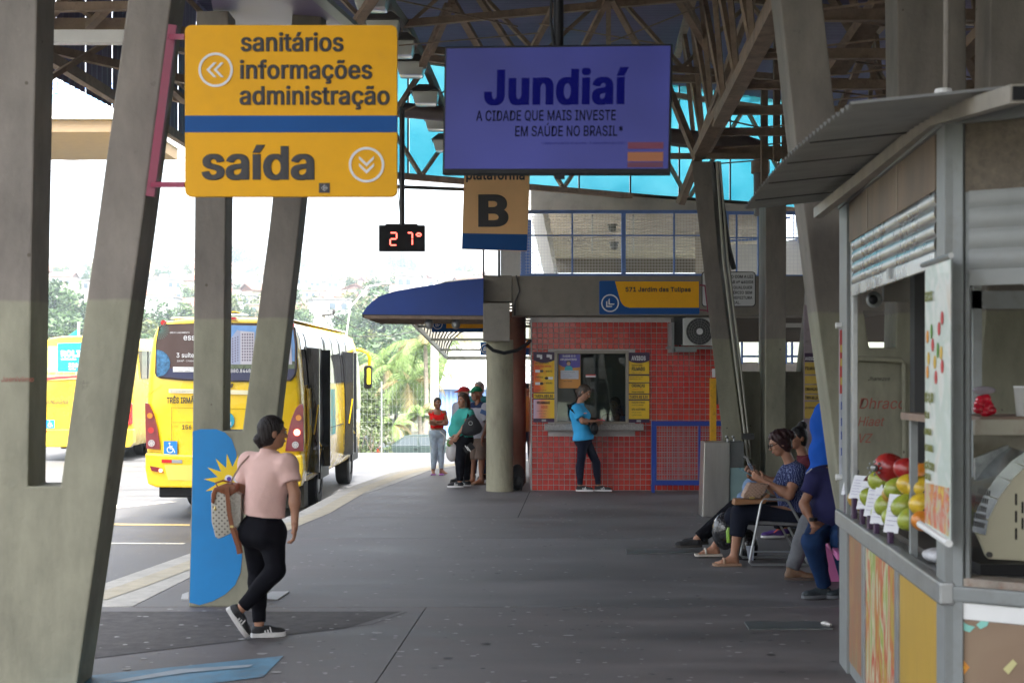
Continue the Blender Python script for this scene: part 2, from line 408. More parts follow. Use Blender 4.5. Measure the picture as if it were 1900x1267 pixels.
        def f(X, Y, Z):
            t = uni(tor, X, Y, Z, .06*k, loose)
            t = smin(t, s.neck(X, Y, Z, .012), .03)
            d = t
            if sleeve > 0:
                for q, (ps, pl) in sl.items(): d = np.minimum(d, smin(t, np.maximum(uni(ps, X, Y, Z, .02, armg), pl(X, Y, Z)), .03))
            d = d+fo(X, Y, Z); d = np.maximum(np.maximum(d, hp(X, Y, Z)), npl(X, Y, Z))
            d = np.maximum(d, neck*k-np.sqrt((X-nk.x)**2+(Y-nk.y)**2+(Z-nk.z-low)**2))
            if cut: 
                for c_ in cut: d = np.maximum(d, c_(X, Y, Z))
            return d
        pts = [J['pelvis'], J['chest'], J['shL'], J['shR']]
        if sleeve > 0: pts += [J['el'+q] for q in s.arms]+([J['wr'+q] for q in s.arms] if sleeve > 1 else [])
        lo, hi = s.bounds(pts, .22*k)
        return s.mk(name, [(f, lo, hi, .0115*s.res)], m, label=label)
    def trousers(s, m, waist, to=.97, loose=.012, wn=None, name='trousers', fold=.003, label=None, knee_to=None, flare=0, seed=3):
        J = s.J; k = s.k; u = s.FM.col[2]; wp = plane(waist, wn or u); fo = folds(seed, fold, 26); tor = s.torso[:1]+s.torso[4:4] 
        tor = [s.torso[0], s.torso[1]]+([t for t in s.torso[4:6]] if len(s.torso) > 6 else [])
        cuts = {}
        for q in s.legs:
            a, b, c = J['hi'+q], J['kn'+q], J['an'+q]; e = b.lerp(c, to); cuts[q] = plane(e, c-b)
        kp = {q: plane(J['kn'+q], J['an'+q]-J['kn'+q]) for q in s.legs}
        def f(X, Y, Z):
            t = uni(tor, X, Y, Z, .05*k, loose); d = t
            for q, ps in s.legs.items():
                g = loose
                if flare: g = loose+flare*np.clip(kp[q](X, Y, Z)/.35, 0, 1)
                l = uni(ps[:3], X, Y, Z, .03, g) ; l = np.maximum(l, cuts[q](X, Y, Z)); d = np.minimum(d, smin(t, l, .035*k))
            return np.maximum(d+fo(X, Y, Z), wp(X, Y, Z))
        pts = [J['pelvis']]+[J[n+q] for q in s.legs for n in ('hi', 'kn', 'an')]
        lo, hi = s.bounds(pts, .2*k); return s.mk(name, [(f, lo, hi, .0115*s.res)], m, label=label)
    def hair(s, m, style='cap', extra=(), thick=.014, name='hair', line=.062, ears=True, parent=None, curl=0):
        k = s.k; hp = s.hd; r = random.Random(5)
        E = [elp(hp(0,-.014,.03), (.077*k, .098*k, .092*k), s.hm)]
        low = [elp(hp(0,-.04,-.03), (.068*k, .062*k, .075*k), s.hm)]
        fc = elp(hp(0,.112,-.035), (.078*k, .078*k, .105*k), s.hm); ex = list(extra)
        pl = plane(hp(0,line,.05), s.hf-s.hu*.55)
        def f(X, Y, Z):
            d = uni(E+low, X, Y, Z, .02*k, thick-.006); d = np.maximum(d, pl(X, Y, Z)); d = -smin(-d, fc(X, Y, Z), .012)
            for e in ex: d = smin(d, e(X, Y, Z), .018)
            w = (X-hp(0,0,0).x)*s.hr.x+(Y-hp(0,0,0).y)*s.hr.y+(Z-hp(0,0,0).z)*s.hr.z
            d = d+.0016*np.sin(w*420+30*Z)+.0012*np.sin(X*190+Y*230+Z*40)
            if curl: d = d+curl*(np.sin(X*95+Z*60)*np.sin(Y*90-Z*50)+np.sin(Z*110+X*40)*.6)
            return d
        ps = [s.J['head']]+list(getattr(s, 'hx', [])); lo, hi = s.bounds(ps, .16*k)
        return s.mk(name, [(f, lo, hi, .0065*s.res)], m, parent)
    def shoe(s, q, toe, m_up, m_sole, L=.26, n=(0,0,1), hi_top=.0, sole=.028, wd=.047, label=None, name='shoe', stripe=None):
        """toe: direction the foot points; n: normal of the sole"""
        k = s.k; A = s.J['an'+q]; n = Vector(n).normalized(); d = Vector(toe); d = (d-n*d.dot(n)).normalized(); r = d.cross(n)
        h = .085*k; heel = A-n*h-d*.065*k; L *= k
        out = []
        for i in range(20):
            a = 2*PI*i/20; y = .5-.5*math.cos(a); x = math.sin(a); x = math.copysign(abs(x)**.7, x)
            ww = wd*k*(.74+.36*min(1, y*1.35)-.12*max(0, y-.75)*4*.25)
            out.append(heel+d*(y*L)+r*x*ww)
        mb = MB(); vs = [p for p in out]+[p+n*sole*k*(1+.0*i) for i, p in enumerate(out)]
        N = 20; mb.add(vs, [list(range(N)), list(range(N, 2*N))[::-1]]+[(i, i+N, (i+1)%N+N, (i+1)%N) for i in range(N)])
        so_ = s.t.p(name+'_sole', mb, m_sole, s.bodyo, smooth=True, bevel=.006)
        M = Matrix((r, d, n)).transposed()
        P = [elp(heel+d*L*.74+n*.035*k, (.042*k, L*.245, .034*k), M), elp(heel+d*L*.25+n*.045*k, (.036*k, L*.235, .05*k), M), cap(heel+d*.06*k+n*.05*k, A+n*hi_top*k-d*.004, .04*k, .041*k), cap(heel+d*L*.6+n*.045*k, A+d*.02*k, .028*k, .036*k)]
        bt = plane(heel+n*(sole-.004)*k, -n); tp = plane(A+n*(hi_top)*k, n)
        f = lambda X, Y, Z: np.maximum(np.maximum(uni(P, X, Y, Z, .02), bt(X, Y, Z)), tp(X, Y, Z))
        lo, hi = s.bounds([heel, heel+d*L, A], .08*k)
        u_ = s.mk(name, [(f, lo, hi, .007*s.res)], m_up, s.bodyo, label=label)
        if stripe:
            for x in (.42, .5, .58):
                for sg in (-1, 1):
                    a = heel+d*L*x+r*sg*.040*k+n*.03*k; mb = MB().beam(a+d*.0, a+n*.045*k-r*sg*.016*k-d*.012, .010*k, .004*k, up=r); s.t.p('shoe_stripe', mb, stripe, u_)
        return u_
    def bare_foot(s, q, toe, n=(0,0,1)):
        k = s.k; A = s.J['an'+q]; n = Vector(n).normalized(); d = Vector(toe); d = (d-n*d.dot(n)).normalized(); r = d.cross(n)*(1 if q == 'R' else -1)
        ps = [cap(A, A-n*.055*k-d*.02*k, .036*k, .03*k), cap(A-n*.055*k-d*.02*k, A-n*.062*k+d*.11*k, .028*k, .027*k), cap(A-n*.01*k, A-n*.055*k+d*.10*k, .034*k, .024*k), elp(A-n*.065*k+d*.11*k, (.042*k, .05*k, .017*k), Matrix((r, d, n)).transposed())]
        for i in range(5): o = r*(.03-.0155*i)*-k; ps.append(cap(A-n*.067*k+d*.14*k+o, A-n*.07*k+d*(.182-.009*i-.004*i)*k+o, .011*k if i == 0 else .0085*k, .009*k if i == 0 else .007*k))
        s.footp.append(ps); s.fpts = getattr(s, 'fpts', [])+[A+d*.25*k, A-n*.09]

# ------------------------------------------------------------------ shared materials
M_conc = mat('concrete', (.24,.225,.195), .85, var=.14, scale=2.5, bump=.25, bscale=35, dirt=.35, dcol=(.10,.09,.075))
M_beam = mat('beam_concrete', (.23,.205,.17), .85, var=.13, scale=2, bump=.25, bscale=30, dirt=.3, dcol=(.10,.085,.07))
M_dark = mat('dark_metal', (.03,.028,.026), .5)
M_black = mat('black', (.008,.008,.009), .5, spec=.2)
M_steel = mat('truss_paint', (.25,.18,.13), .8, var=.3, scale=4, dirt=.5, dcol=(.10,.05,.03), bump=.2)
M_blue = mat('rail_blue', (.15,.26,.60), .5, var=.12, scale=6, dirt=.2, dcol=(.10,.08,.07))
M_white = mat('white_paint', (.74,.74,.72), .5, var=.05, scale=5)
M_alu = mat('aluminium', (.34,.35,.345), .45, metal=.7, var=.12, scale=6, dirt=.25, dcol=(.16,.15,.14), bump=.08)
M_grey = mat('grey_paint', (.22,.235,.23), .5, var=.10, scale=5, dirt=.35, dcol=(.15,.13,.11), bump=.1)
M_red = mat('frame_red', (.22,.018,.055), .45, var=.1, scale=5)
M_signy = mat('sign_yellow', (.82,.40,.003), .5, var=.06, scale=2.5, dirt=.12, dcol=(.5,.24,.03), spec=.25)
M_signb = mat('sign_blue', (.006,.075,.27), .5, var=.08, scale=3, spec=.2)
M_signw = mat('sign_white', (.72,.72,.72), .5)
M_ink = mat('ink', (.022,.02,.022), .5)

def col_mat():                                             # column paint: taupe above, grey-green below about 2.3 m, stains and chips
    m = mat('column_paint', (.2,.2,.2), .8); n, l, b = nodes_of(m)
    tc = n.new('ShaderNodeTexCoord'); sp = n.new('ShaderNodeSeparateXYZ'); l.new(tc.outputs['Object'], sp.inputs[0])
    nz = n.new('ShaderNodeTexNoise'); nz.inputs['Scale'].default_value = 1.6; nz.inputs['Detail'].default_value = 6; l.new(tc.outputs['Object'], nz.inputs['Vector'])
    a = n.new('ShaderNodeMath'); a.operation = 'MULTIPLY_ADD'; a.inputs[1].default_value = .08; l.new(nz.outputs[0], a.inputs[0]); l.new(sp.outputs[2], a.inputs[2])
    st = n.new('ShaderNodeMapRange'); st.inputs[1].default_value = 2.355; st.inputs[2].default_value = 2.372; l.new(a.outputs[0], st.inputs[0])
    mx = n.new('ShaderNodeMix'); mx.data_type = 'RGBA'; mx.inputs[6].default_value = (.27,.262,.19,1); mx.inputs[7].default_value = (.215,.19,.162,1); l.new(st.outputs[0], mx.inputs[0])
    mp = n.new('ShaderNodeMapping'); mp.inputs['Scale'].default_value = (2.4,2.4,.9); l.new(tc.outputs['Object'], mp.inputs[0])
    t = n.new('ShaderNodeTexNoise'); t.inputs['Scale'].default_value = 1.1; t.inputs['Detail'].default_value = 9; t.inputs['Roughness'].default_value = .65; l.new(mp.outputs[0], t.inputs['Vector'])
    r = n.new('ShaderNodeMapRange'); r.inputs[1].default_value = .32; r.inputs[2].default_value = .70; r.inputs[3].default_value = .62; r.inputs[4].default_value = 1.22; l.new(t.outputs[0], r.inputs[0])
    v = n.new('ShaderNodeVectorMath'); v.operation = 'SCALE'; l.new(mx.outputs[2], v.inputs[0]); l.new(r.outputs[0], v.inputs['Scale'])
    vo = n.new('ShaderNodeTexVoronoi'); vo.inputs['Scale'].default_value = 4.5; vo.inputs['Randomness'].default_value = 1; l.new(tc.outputs['Object'], vo.inputs['Vector'])
    rr = n.new('ShaderNodeMapRange'); rr.inputs[1].default_value = .045; rr.inputs[2].default_value = .06; rr.inputs[3].default_value = 1; rr.inputs[4].default_value = 0; l.new(vo.outputs['Distance'], rr.inputs[0])
    m2 = n.new('ShaderNodeMix'); m2.data_type = 'RGBA'; l.new(rr.outputs[0], m2.inputs[0]); l.new(v.outputs[0], m2.inputs[6]); m2.inputs[7].default_value = (.10,.085,.06,1)
    t5 = n.new('ShaderNodeTexNoise'); t5.inputs['Scale'].default_value = 7; t5.inputs['Detail'].default_value = 10; t5.inputs['Roughness'].default_value = .75; l.new(tc.outputs['Object'], t5.inputs['Vector'])
    r5 = n.new('ShaderNodeMapRange'); r5.inputs[1].default_value = .62; r5.inputs[2].default_value = .68; r5.inputs[4].default_value = .55; l.new(t5.outputs[0], r5.inputs[0]); m5 = n.new('ShaderNodeMix'); m5.data_type = 'RGBA'; l.new(r5.outputs[0], m5.inputs[0]); l.new(m2.outputs[2], m5.inputs[6]); m5.inputs[7].default_value = (.10,.09,.07,1)
    r6 = n.new('ShaderNodeMapRange'); r6.inputs[1].default_value = .35; r6.inputs[2].default_value = .31; r6.inputs[4].default_value = .5; l.new(t5.outputs[0], r6.inputs[0]); m6 = n.new('ShaderNodeMix'); m6.data_type = 'RGBA'; l.new(r6.outputs[0], m6.inputs[0]); l.new(m5.outputs[2], m6.inputs[6]); m6.inputs[7].default_value = (.36,.34,.29,1); l.new(m6.outputs[2], b.inputs['Base Color'])
    bt = n.new('ShaderNodeTexNoise'); bt.inputs['Scale'].default_value = 22; bt.inputs['Detail'].default_value = 6; l.new(tc.outputs['Object'], bt.inputs['Vector'])
    bp = n.new('ShaderNodeBump'); bp.inputs['Strength'].default_value = .35; bp.inputs['Distance'].default_value = .012; l.new(bt.outputs[0], bp.inputs['Height']); l.new(bp.outputs[0], b.inputs['Normal'])
    b.inputs['Roughness'].default_value = .72
    return m
M_col = col_mat()
def floor_mat(name, c0, flecks):
    m = mat(name, c0, .5); n, l, b = nodes_of(m)
    tc = n.new('ShaderNodeTexCoord')
    def noise_(sc, det, vec=None, ro=.6):
        t = n.new('ShaderNodeTexNoise'); t.inputs['Scale'].default_value = sc; t.inputs['Detail'].default_value = det; t.inputs['Roughness'].default_value = ro; l.new(vec or tc.outputs['Object'], t.inputs['Vector']); return t
    mp = n.new('ShaderNodeMapping'); mp.inputs['Scale'].default_value = (.35,1.6,1); mp.inputs['Rotation'].default_value = (0,0,.15); l.new(tc.outputs['Object'], mp.inputs[0])
    a = noise_(.9, 8, mp.outputs[0], .7); r = n.new('ShaderNodeMapRange'); r.inputs[1].default_value = .3; r.inputs[2].default_value = .7; r.inputs[3].default_value = .5; r.inputs[4].default_value = 1.5; l.new(a.outputs[0], r.inputs[0])
    g = noise_(160, 3); r2 = n.new('ShaderNodeMapRange'); r2.inputs[1].default_value = .3; r2.inputs[2].default_value = .7; r2.inputs[3].default_value = .75; r2.inputs[4].default_value = 1.25; l.new(g.outputs[0], r2.inputs[0])
    mu = n.new('ShaderNodeMath'); mu.operation = 'MULTIPLY'; l.new(r.outputs[0], mu.inputs[0]); l.new(r2.outputs[0], mu.inputs[1])
    v = n.new('ShaderNodeVectorMath'); v.operation = 'SCALE'; v.inputs[0].default_value = c0; l.new(mu.outputs[0], v.inputs['Scale'])
    vo = n.new('ShaderNodeTexVoronoi'); vo.inputs['Scale'].default_value = 6.5; l.new(tc.outputs['Object'], vo.inputs['Vector'])
    d = n.new('ShaderNodeMapRange'); d.inputs[1].default_value = .10; d.inputs[2].default_value = .13; d.inputs[3].default_value = 1; d.inputs[4].default_value = 0; l.new(vo.outputs['Distance'], d.inputs[0])
    k = noise_(.7, 4); kr = n.new('ShaderNodeMapRange'); kr.inputs[1].default_value = .42; kr.inputs[2].default_value = .56; kr.inputs[4].default_value = flecks; l.new(k.outputs[0], kr.inputs[0])
    sc_ = n.new('ShaderNodeMath'); sc_.operation = 'MULTIPLY'; l.new(d.outputs[0], sc_.inputs[0]); l.new(kr.outputs[0], sc_.inputs[1])
    mx = n.new('ShaderNodeMix'); mx.data_type = 'RGBA'; l.new(sc_.outputs[0], mx.inputs[0]); l.new(v.outputs[0], mx.inputs[6]); gt = n.new('ShaderNodeMath'); gt.operation = 'GREATER_THAN'; gt.inputs[1].default_value = .35; l.new(vo.outputs['Color'], gt.inputs[0]); gm = n.new('ShaderNodeMix'); gm.data_type = 'RGBA'; gm.inputs[6].default_value = (.02,.02,.02,1); gm.inputs[7].default_value = (.30,.29,.285,1); l.new(gt.outputs[0], gm.inputs[0]); l.new(gm.outputs[2], mx.inputs[7])
    l.new(mx.outputs[2], b.inputs['Base Color'])
    rf = n.new('ShaderNodeMapRange'); rf.inputs[1].default_value = .3; rf.inputs[2].default_value = .7; rf.inputs[3].default_value = .50; rf.inputs[4].default_value = .78; l.new(a.outputs[0], rf.inputs[0]); l.new(rf.outputs[0], b.inputs['Roughness'])
    bp = n.new('ShaderNodeBump'); bp.inputs['Strength'].default_value = .25; bp.inputs['Distance'].default_value = .006; l.new(g.outputs[0], bp.inputs['Height']); l.new(bp.outputs[0], b.inputs['Normal'])
    return m
M_floor = floor_mat('platform_floor', (.120,.112,.112), 1.)
M_floor2 = floor_mat('near_floor', (.118,.104,.102), 1.)  # near slab tinted browner to follow how light falls on it
M_road = floor_mat('asphalt', (.075,.075,.078), .3)

# ------------------------------------------------------------------ ground, road, platform
RZ = -.45                                                 # level of the bus road
def terrain_z(x, y):
    e = 41 if x > -6.5 else 53
    z = RZ-2.05*max(0, min(1, (y-e)/7))
    if y > 180:
        t = (y-180)/800.; crest = 68+6*math.sin(x*.011+1)+4*math.sin(x*.027)
        crest += 9*math.exp(-((x+185)/30)**2)
        if x > -60: crest *= max(.5, 1-(x+60)/500)
        z += min(1, t)**.85*crest-max(0, t-1)*40
        z += 5*noise.noise(Vector((x*.008, y*.008, 0)))*min(1, t*4)
    return z
ys = [-60, 11.2, 40.9, 41, 44, 48, 52.9, 53, 56, 60, 90, 120, 150]+[180+20*i for i in range(45)]+[1150, 1400, 2600]
xs = [-2400, -1200, -700]+[-460+20*i for i in range(23)]+[-6.6, -6.4]+[0+20*i for i in range(1, 20)]+[600, 1100, 2400]
mb = MB(); mb.add([(x, y, terrain_z(x, y)-.006) for y in ys for x in xs], [(j*len(xs)+i, j*len(xs)+i+1, (j+1)*len(xs)+i+1, (j+1)*len(xs)+i) for j in range(len(ys)-1) for i in range(len(xs)-1)])
m_ter = mat('terrain', (.075,.085,.05), .95, var=.5, scale=.03, dirt=.7, dcol=(.16,.13,.09))
struct('terrain', mb, m_ter, smooth=2, fix=False)
struct('bus_road', MB().add([(-60,11.5,RZ+.004),(45,11.5,RZ+.004),(45,40.8,RZ+.004),(-6.3,40.8,RZ+.004),(-6.7,52.8,RZ+.004),(-60,52.8,RZ+.004)], [(0,1,2,3,4,5)]), M_road)
struct('lower_street', MB().add([(-90,58,RZ-2.045),(70,58,RZ-2.045),(70,88,RZ-2.045),(-90,88,RZ-2.045)], [(0,1,2,3)]), M_road)
# platform slabs with real joints between them
kerb = [(-5.2,11.45),(-3.80,11.9),(-3.66,12.66),(-3.36,14.8),(-2.87,19.06),(-2.73,22.5),(-2.30,26.4),(-1.65,28.65),(-.9,29.9),(.4,30.6),(14,30.8)]
inner = [(-3.45,11.45),(-3.07,11.5),(-2.97,13.06),(-2.69,16.7),(-2.46,20.98),(-2.12,23.1),(-1.57,27.25),(-1.0,28.9),(-.4,29.6),(.6,30.2),(14,30.4)]
kerb[0] = (-3.86,11.45)
band = list(zip(kerb, inner)); mb = MB()
for (a, b), (c, d) in zip(band[:-1], band[1:]): mb.hexa([(*a,-.6),(*b,-.6),(*d,-.6),(*c,-.6),(*a,.0),(*b,.0),(*d,.0),(*c,.0)])
M_kerb = mat('kerb_stone', (.42,.40,.36), .8, var=.18, scale=3, dirt=.5, dcol=(.20,.19,.17), bump=.2)
struct('kerb', mb, M_kerb)
def strip(line, w0, w1, z, step=.5):                       # a painted band offset inward from a polyline
    pts = []
    for (a, b) in zip(line[:-1], line[1:]):
        a = Vector(a); b = Vector(b); n_ = max(1, int((b-a).length/step))
        for i in range(n_): pts.append(a.lerp(b, i/n_))
    pts.append(Vector(line[-1])); vs = []
    for i, p in enumerate(pts):
        d = (pts[min(i+1, len(pts)-1)]-pts[max(0, i-1)]).normalized(); nn = Vector((d.y, -d.x))
        vs += [(*(p+nn*w0), z), (*(p+nn*w1), z)]
    return MB().add(vs, [(2*i, 2*i+1, 2*i+3, 2*i+2) for i in range(len(pts)-1)])
M_band = mat('worn_yellow', (.42,.37,.27), .75, var=.2, scale=5, dirt=.75, dcol=(.38,.35,.30))
struct('kerb_band', strip(kerb[1:9], .20, .44, .004), M_band)
far_in = inner[1:]
def slab(name, poly, m, z=0): return struct(name, MB().xy(poly, -.6, z), m)
cut1 = 16.2
slab('platform_floor', [(inner[1][0]+.01, 11.47)]+[(x+.01, y) for x, y in inner[2:3]]+[(-2.72, cut1-.004),(14, cut1-.004),(14,11.47)], M_floor)
slab('platform_floor', [(-2.71, cut1+.004)]+[(x+.01, y) for x, y in inner[3:]]+[(14,30.4),(14,cut1+.004)][:2][1:], M_floor)
jl = lambda y: -.82+(y-8.66)*.045                            # the slanting joint of the near floor
slab('near_floor', [(-12,-12),(-1.05,-12),(jl(6)-.03,6),(jl(11.44),11.455),(-12,11.455)], M_floor2)
slab('near_floor', [(-1.04,-12),(14,-12),(14,11.455),(jl(11.44)+.008,11.455),(jl(6)-.022,6)], M_floor2)
# marks and plates on the floor
def onfloor(pts, z): return [(*G(x, y).to_2d(), z) for x, y in pts]
M_arrow = mat('floor_paint_blue', (.075,.20,.30), .6, var=.3, scale=4, dirt=.9, dcol=(.12,.15,.17))
struct('floor_arrow', MB().add(onfloor([(60,1264),(160,1254),(526,1217),(488,1256),(360,1272),(60,1300)], .004), [(0,1,2,3,4,5)]), M_arrow)
struct('floor_arrow_stroke', MB().add(onfloor([(200,1266),(330,1243),(470,1234),(462,1239),(340,1250),(230,1267)], .008), [(0,1,2,3,4,5)]), mat('floor_paint_worn', (.27,.32,.36), .6, var=.2, scale=6))
M_plate = mat('steel_plate', (.13,.14,.14), .45, metal=.5, var=.2, scale=4, dirt=.3)
def plate(pts, label, m=M_plate, th=.012):
    q = onfloor(pts, 0); c = q[0]; one('floor_plate', MB().xy([(p[0], p[1]) for p in q][::-1], .0005, th), m, label, 'floor plate', (c[0], c[1], 0))
plate([(1381,1155),(1515,1155),(1545,1168),(1390,1169)], 'long grey steel plate set in the dark floor near the fruit kiosk')
plate([(1160,1019),(1300,1019),(1304,1027),(1163,1028)], 'thin steel plate in the floor before the seated woman')
plate([(505,1099),(537,1099),(515,1114),(478,1113)], 'pale square cover on the floor behind the walking woman', mat('pale_plate', (.36,.36,.36), .6, var=.1))
plate([(338,1104),(350,1100),(350,1113),(336,1113)], 'small pale cover on the floor left of the blue mural column', mat('pale_plate', (.36,.36,.36), .6, var=.1))
b_ = G(1532, 1162)
one('crushed_bottle', MB().tube([b_+Vector((-.02,.03,.02)), b_+Vector((0,0,.022)), b_+Vector((.03,-.04,.02))], [.014,.022,.012], 8), mat('foil', (.45,.43,.40), .4, metal=.4, var=.3, scale=40), 'crumpled silver wrapper on the steel floor plate', 'litter', (b_.x, b_.y, 0), smooth=True)
# spots, scuffs and hairline joints
fr_ = random.Random(3); mb = MB(); sj = 0
for k in range(420):
    x, y = fr_.uniform(-3.4, 3.4), fr_.uniform(8.6, 11.4)+(0 if fr_.random() < .45 else fr_.uniform(.1, 9)); 
    if x < -2.6 and y > 11.4: continue
    r_ = fr_.uniform(.006, .022)*(1.6 if fr_.random() < .1 else 1); a0 = fr_.uniform(0, 6); n_ = 7; z_ = .003+.0001*(k % 9)
    mb.m(0 if fr_.random() < .68 else 1); mb.add([(x+math.cos(a0+i*.9)*r_*fr_.uniform(.7,1.5), y+math.sin(a0+i*.9)*r_*fr_.uniform(.6,1.2), z_) for i in range(n_)], [list(range(n_))])
o = struct('floor_spots', mb, [mat('spot_pale', (.30,.29,.28), .7), mat('gum_dark', (.03,.028,.028), .6)], fix=False); o['kind'] = 'stuff'
M_jn = mat('joint_dark', (.02,.018,.018), .9)
def jline(a, b, w_=.006): a = G(*a); b = G(*b); d = (b-a).normalized(); n_ = Vector((-d.y, d.x, 0))*w_; struct('floor_joint', MB().add([(*(a-n_).to_2d(), .0025), (*(b-n_).to_2d(), .0025), (*(b+n_).to_2d(), .0025), (*(a+n_).to_2d(), .0025)], [(0,1,2,3)]), M_jn)
jline((640,960), (1295,961)); jline((983,912), (961,960)); jline((165,1222), (690,1158)); jline((690,1158), (755,1135), .004); jline((1160,1018), (1300,1018), .004)
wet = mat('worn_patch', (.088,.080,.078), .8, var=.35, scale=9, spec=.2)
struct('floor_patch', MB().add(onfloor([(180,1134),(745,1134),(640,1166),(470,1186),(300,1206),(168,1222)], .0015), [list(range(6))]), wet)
# road lines
Z_ = RZ+.008
def rl(pts, m): struct('road_marking', MB().add([(*G(x, y, RZ).to_2d(), Z_) for x, y in pts], [list(range(len(pts)))]), m)
M_ry = mat('road_yellow', (.50,.38,.16), .7, var=.2, scale=5, dirt=.4); M_rw = mat('road_white', (.50,.47,.40), .7, var=.2, scale=5, dirt=.5)
rl([(150,971),(352,973),(352,976),(150,974)], M_ry); rl([(150,1007),(345,1008),(340,1010),(150,1009)], M_rw)
rl([(205,944),(330,931),(300,931),(205,938)], M_rw)

# ------------------------------------------------------------------ columns
def pxz(pts, Y): return [(GX(x, Y), GZ(y, Y)) for x, y in pts]
def prism(mb, pts, Y, th, shift=0):                        # outline of the front face in the plane Y, body of thickness th behind it
    p = pxz(pts, Y); n_ = len(p)
    return mb.add([(x, Y, z) for x, z in p]+[(x+shift, Y+th, z) for x, z in p], [list(range(n_)), list(range(n_, 2*n_))[::-1]]+[(i, i+n_, (i+1)%n_+n_, (i+1)%n_) for i in range(n_)])
def bottom(Y): return H0+CH*F/Y
G_COL = 'split concrete columns carrying the roof'
# near left
Y1 = 8.5; b1 = bottom(Y1)
t = T('concrete_column', 'nearest forked concrete column at the left edge with a red frame bolted to it', 'column', (GX(90, Y1), Y1, 0), G_COL)
mb = MB(); prism(mb, [(-40,b1),(-24,900),(-20,420),(-18,-211),(76,-211),(69,0),(60,420),(52,902),(112,902),(180,420),(237,0),(266,-211),(347,-211),(318,0),(263,420),(205,840),(196,902),(141,b1)], Y1, .33)
c1 = t.p('column_body', mb, M_col, bevel=.012)
t.text('Jaeniviimo', W(2,708,Y1-.004), .05, mat('pen_red', (.30,.08,.06), .8), sx=1.1, name='graffiti')
# second left, with the mural
Y2 = 11.47; b2 = bottom(Y2)
t = T('concrete_column', 'forked concrete column painted with a blue shape and yellow star behind the walking woman', 'column', (GX(410, Y2), Y2, 0), G_COL)
top2 = H0-2.9*F/Y2
mb = MB(); prism(mb, [(350,b2),(357,840),(361,420),(364,top2),(424,top2),(418,420),(414,799),(450,799),(500,420),(543,top2),(597,top2),(555,420),(535,590),(512,790),(492,880),(470,1040),(462,b2)], Y2, .30)
t.p('column_body', mb, M_col, bevel=.012)
mu = [(351.5,b2-8),(356,960),(357.5,800),(372,796),(401,796),(417,802),(430,815),(438,838),(440,870),(446,960),(449,1034),(446,1062),(436,1085),(418,1102),(394,1115),(370,1122)]
t.p('mural_shape', prism(MB(), mu, Y2-.004, .003), mat('mural_blue', (.005,.20,.50), .6, var=.06, scale=4, dirt=.15, dcol=(.02,.12,.3)))
sp_ = []
for i in range(11):
    a = math.radians(250-i*25); r_ = 52 if i % 1 == 0 else 30
    sp_ += [(430+r_*math.cos(a), 893-r_*math.sin(a)), (430+27*math.cos(a-.218), 893-27*math.sin(a-.218))]
sp_ = [(min(x, 442), y) for x, y in sp_]
t.p('mural_star', prism(MB(), sp_, Y2-.008, .003), mat('mural_yellow', (.80,.55,.01), .6, var=.05, scale=4))
for ex in (424, 440):
    q = W(ex, 888, Y2-.012); t.p('mural_eye', MB().disc(q, .032, n=16).m(1).disc(q+Vector((.004,-.003,0)), .018, n=12), [mat('mural_white', (.75,.75,.78), .6), mat('mural_purple', (.10,.05,.35), .6)])
# near right, seen past and through the kiosk
Y3 = 10.4; b3 = bottom(Y3)
t = T('concrete_column', 'tall forked concrete column behind the fruit kiosk with red scribbles on its base', 'column', (GX(1640, Y3), Y3, 0), G_COL)
mb = MB(); prism(mb, [(1612,b3),(1556,880),(1515,573),(1480,290),(1448,0),(1424,-211),(1503,-211),(1526,0),(1560,300),(1600,560),(1613,645),(1662,645),(1668,300),(1664,0),(1662,-211),(1790,-211),(1792,0),(1800,645),(1800,b3)], Y3, .34)
t.p('column_body', mb, M_col, bevel=.012)
pen = mat('pen_red', (.30,.08,.06), .8); penk = mat('pen_black', (.05,.045,.04), .8)
t.text('Dhraco', W(1592,758,Y3-.004), .13, pen, sx=1.1, name='graffiti', shear=.2); t.text('Hiaet\nVZ', W(1590,790,Y3-.004), .11, pen, name='graffiti', shear=.3)
t.text('Jhanezee', W(1610,706,Y3-.004), .05, penk, name='graffiti', shear=.2)
t.p('pipe', MB().tube([W(1570,664,Y3-.05), W(1672,668,Y3-.05), W(1678,674,Y3-.05), W(1679,860,Y3-.05)], .02), M_col, smooth=True)
# middle right group of arms
Y4 = 19.0; b4 = bottom(Y4)
t = T('concrete_column', 'forked concrete column with a white conduit between ticket booth and seated woman', 'column', (GX(1400, Y4), Y4, 0), G_COL)
def skew(mb, f, bk, Yf, Yb):
    A = [W(x, y, Yf) for x, y in f]; B = [W(x, y, Yb) for x, y in bk]; n_ = len(A)
    return mb.add(A+B, [list(range(n_)), list(range(n_, 2*n_))[::-1]]+[(i, i+n_, (i+1)%n_+n_, (i+1)%n_) for i in range(n_)])
bb = bottom(19.5)
mb = MB(); skew(mb, [(1372,b4),(1345,850),(1283,300),(1318,300),(1333,480),(1356,650),(1384,862),(1400,b4)], [(1376,bb),(1350,850),(1290,300),(1336,300),(1354,480),(1372,650),(1396,862),(1412,bb)], Y4, 19.5)
t.p('left_arm', mb, M_col, bevel=.008)
mb = MB(); skew(mb, [(1421,b4),(1421,348),(1459,348),(1457,b4)], [(1408,bb),(1408,352),(1446,352),(1446,bb)], Y4-.15, 19.7)
t.p('middle_arm', mb, M_col, bevel=.008)
mb = MB(); prism(mb, [(1376,b4),(1370,689),(1486,689),(1500,570),(1516,385),(1570,385),(1560,b4)], 19.55, .35); t.p('column_base', mb, M_col, bevel=.008)
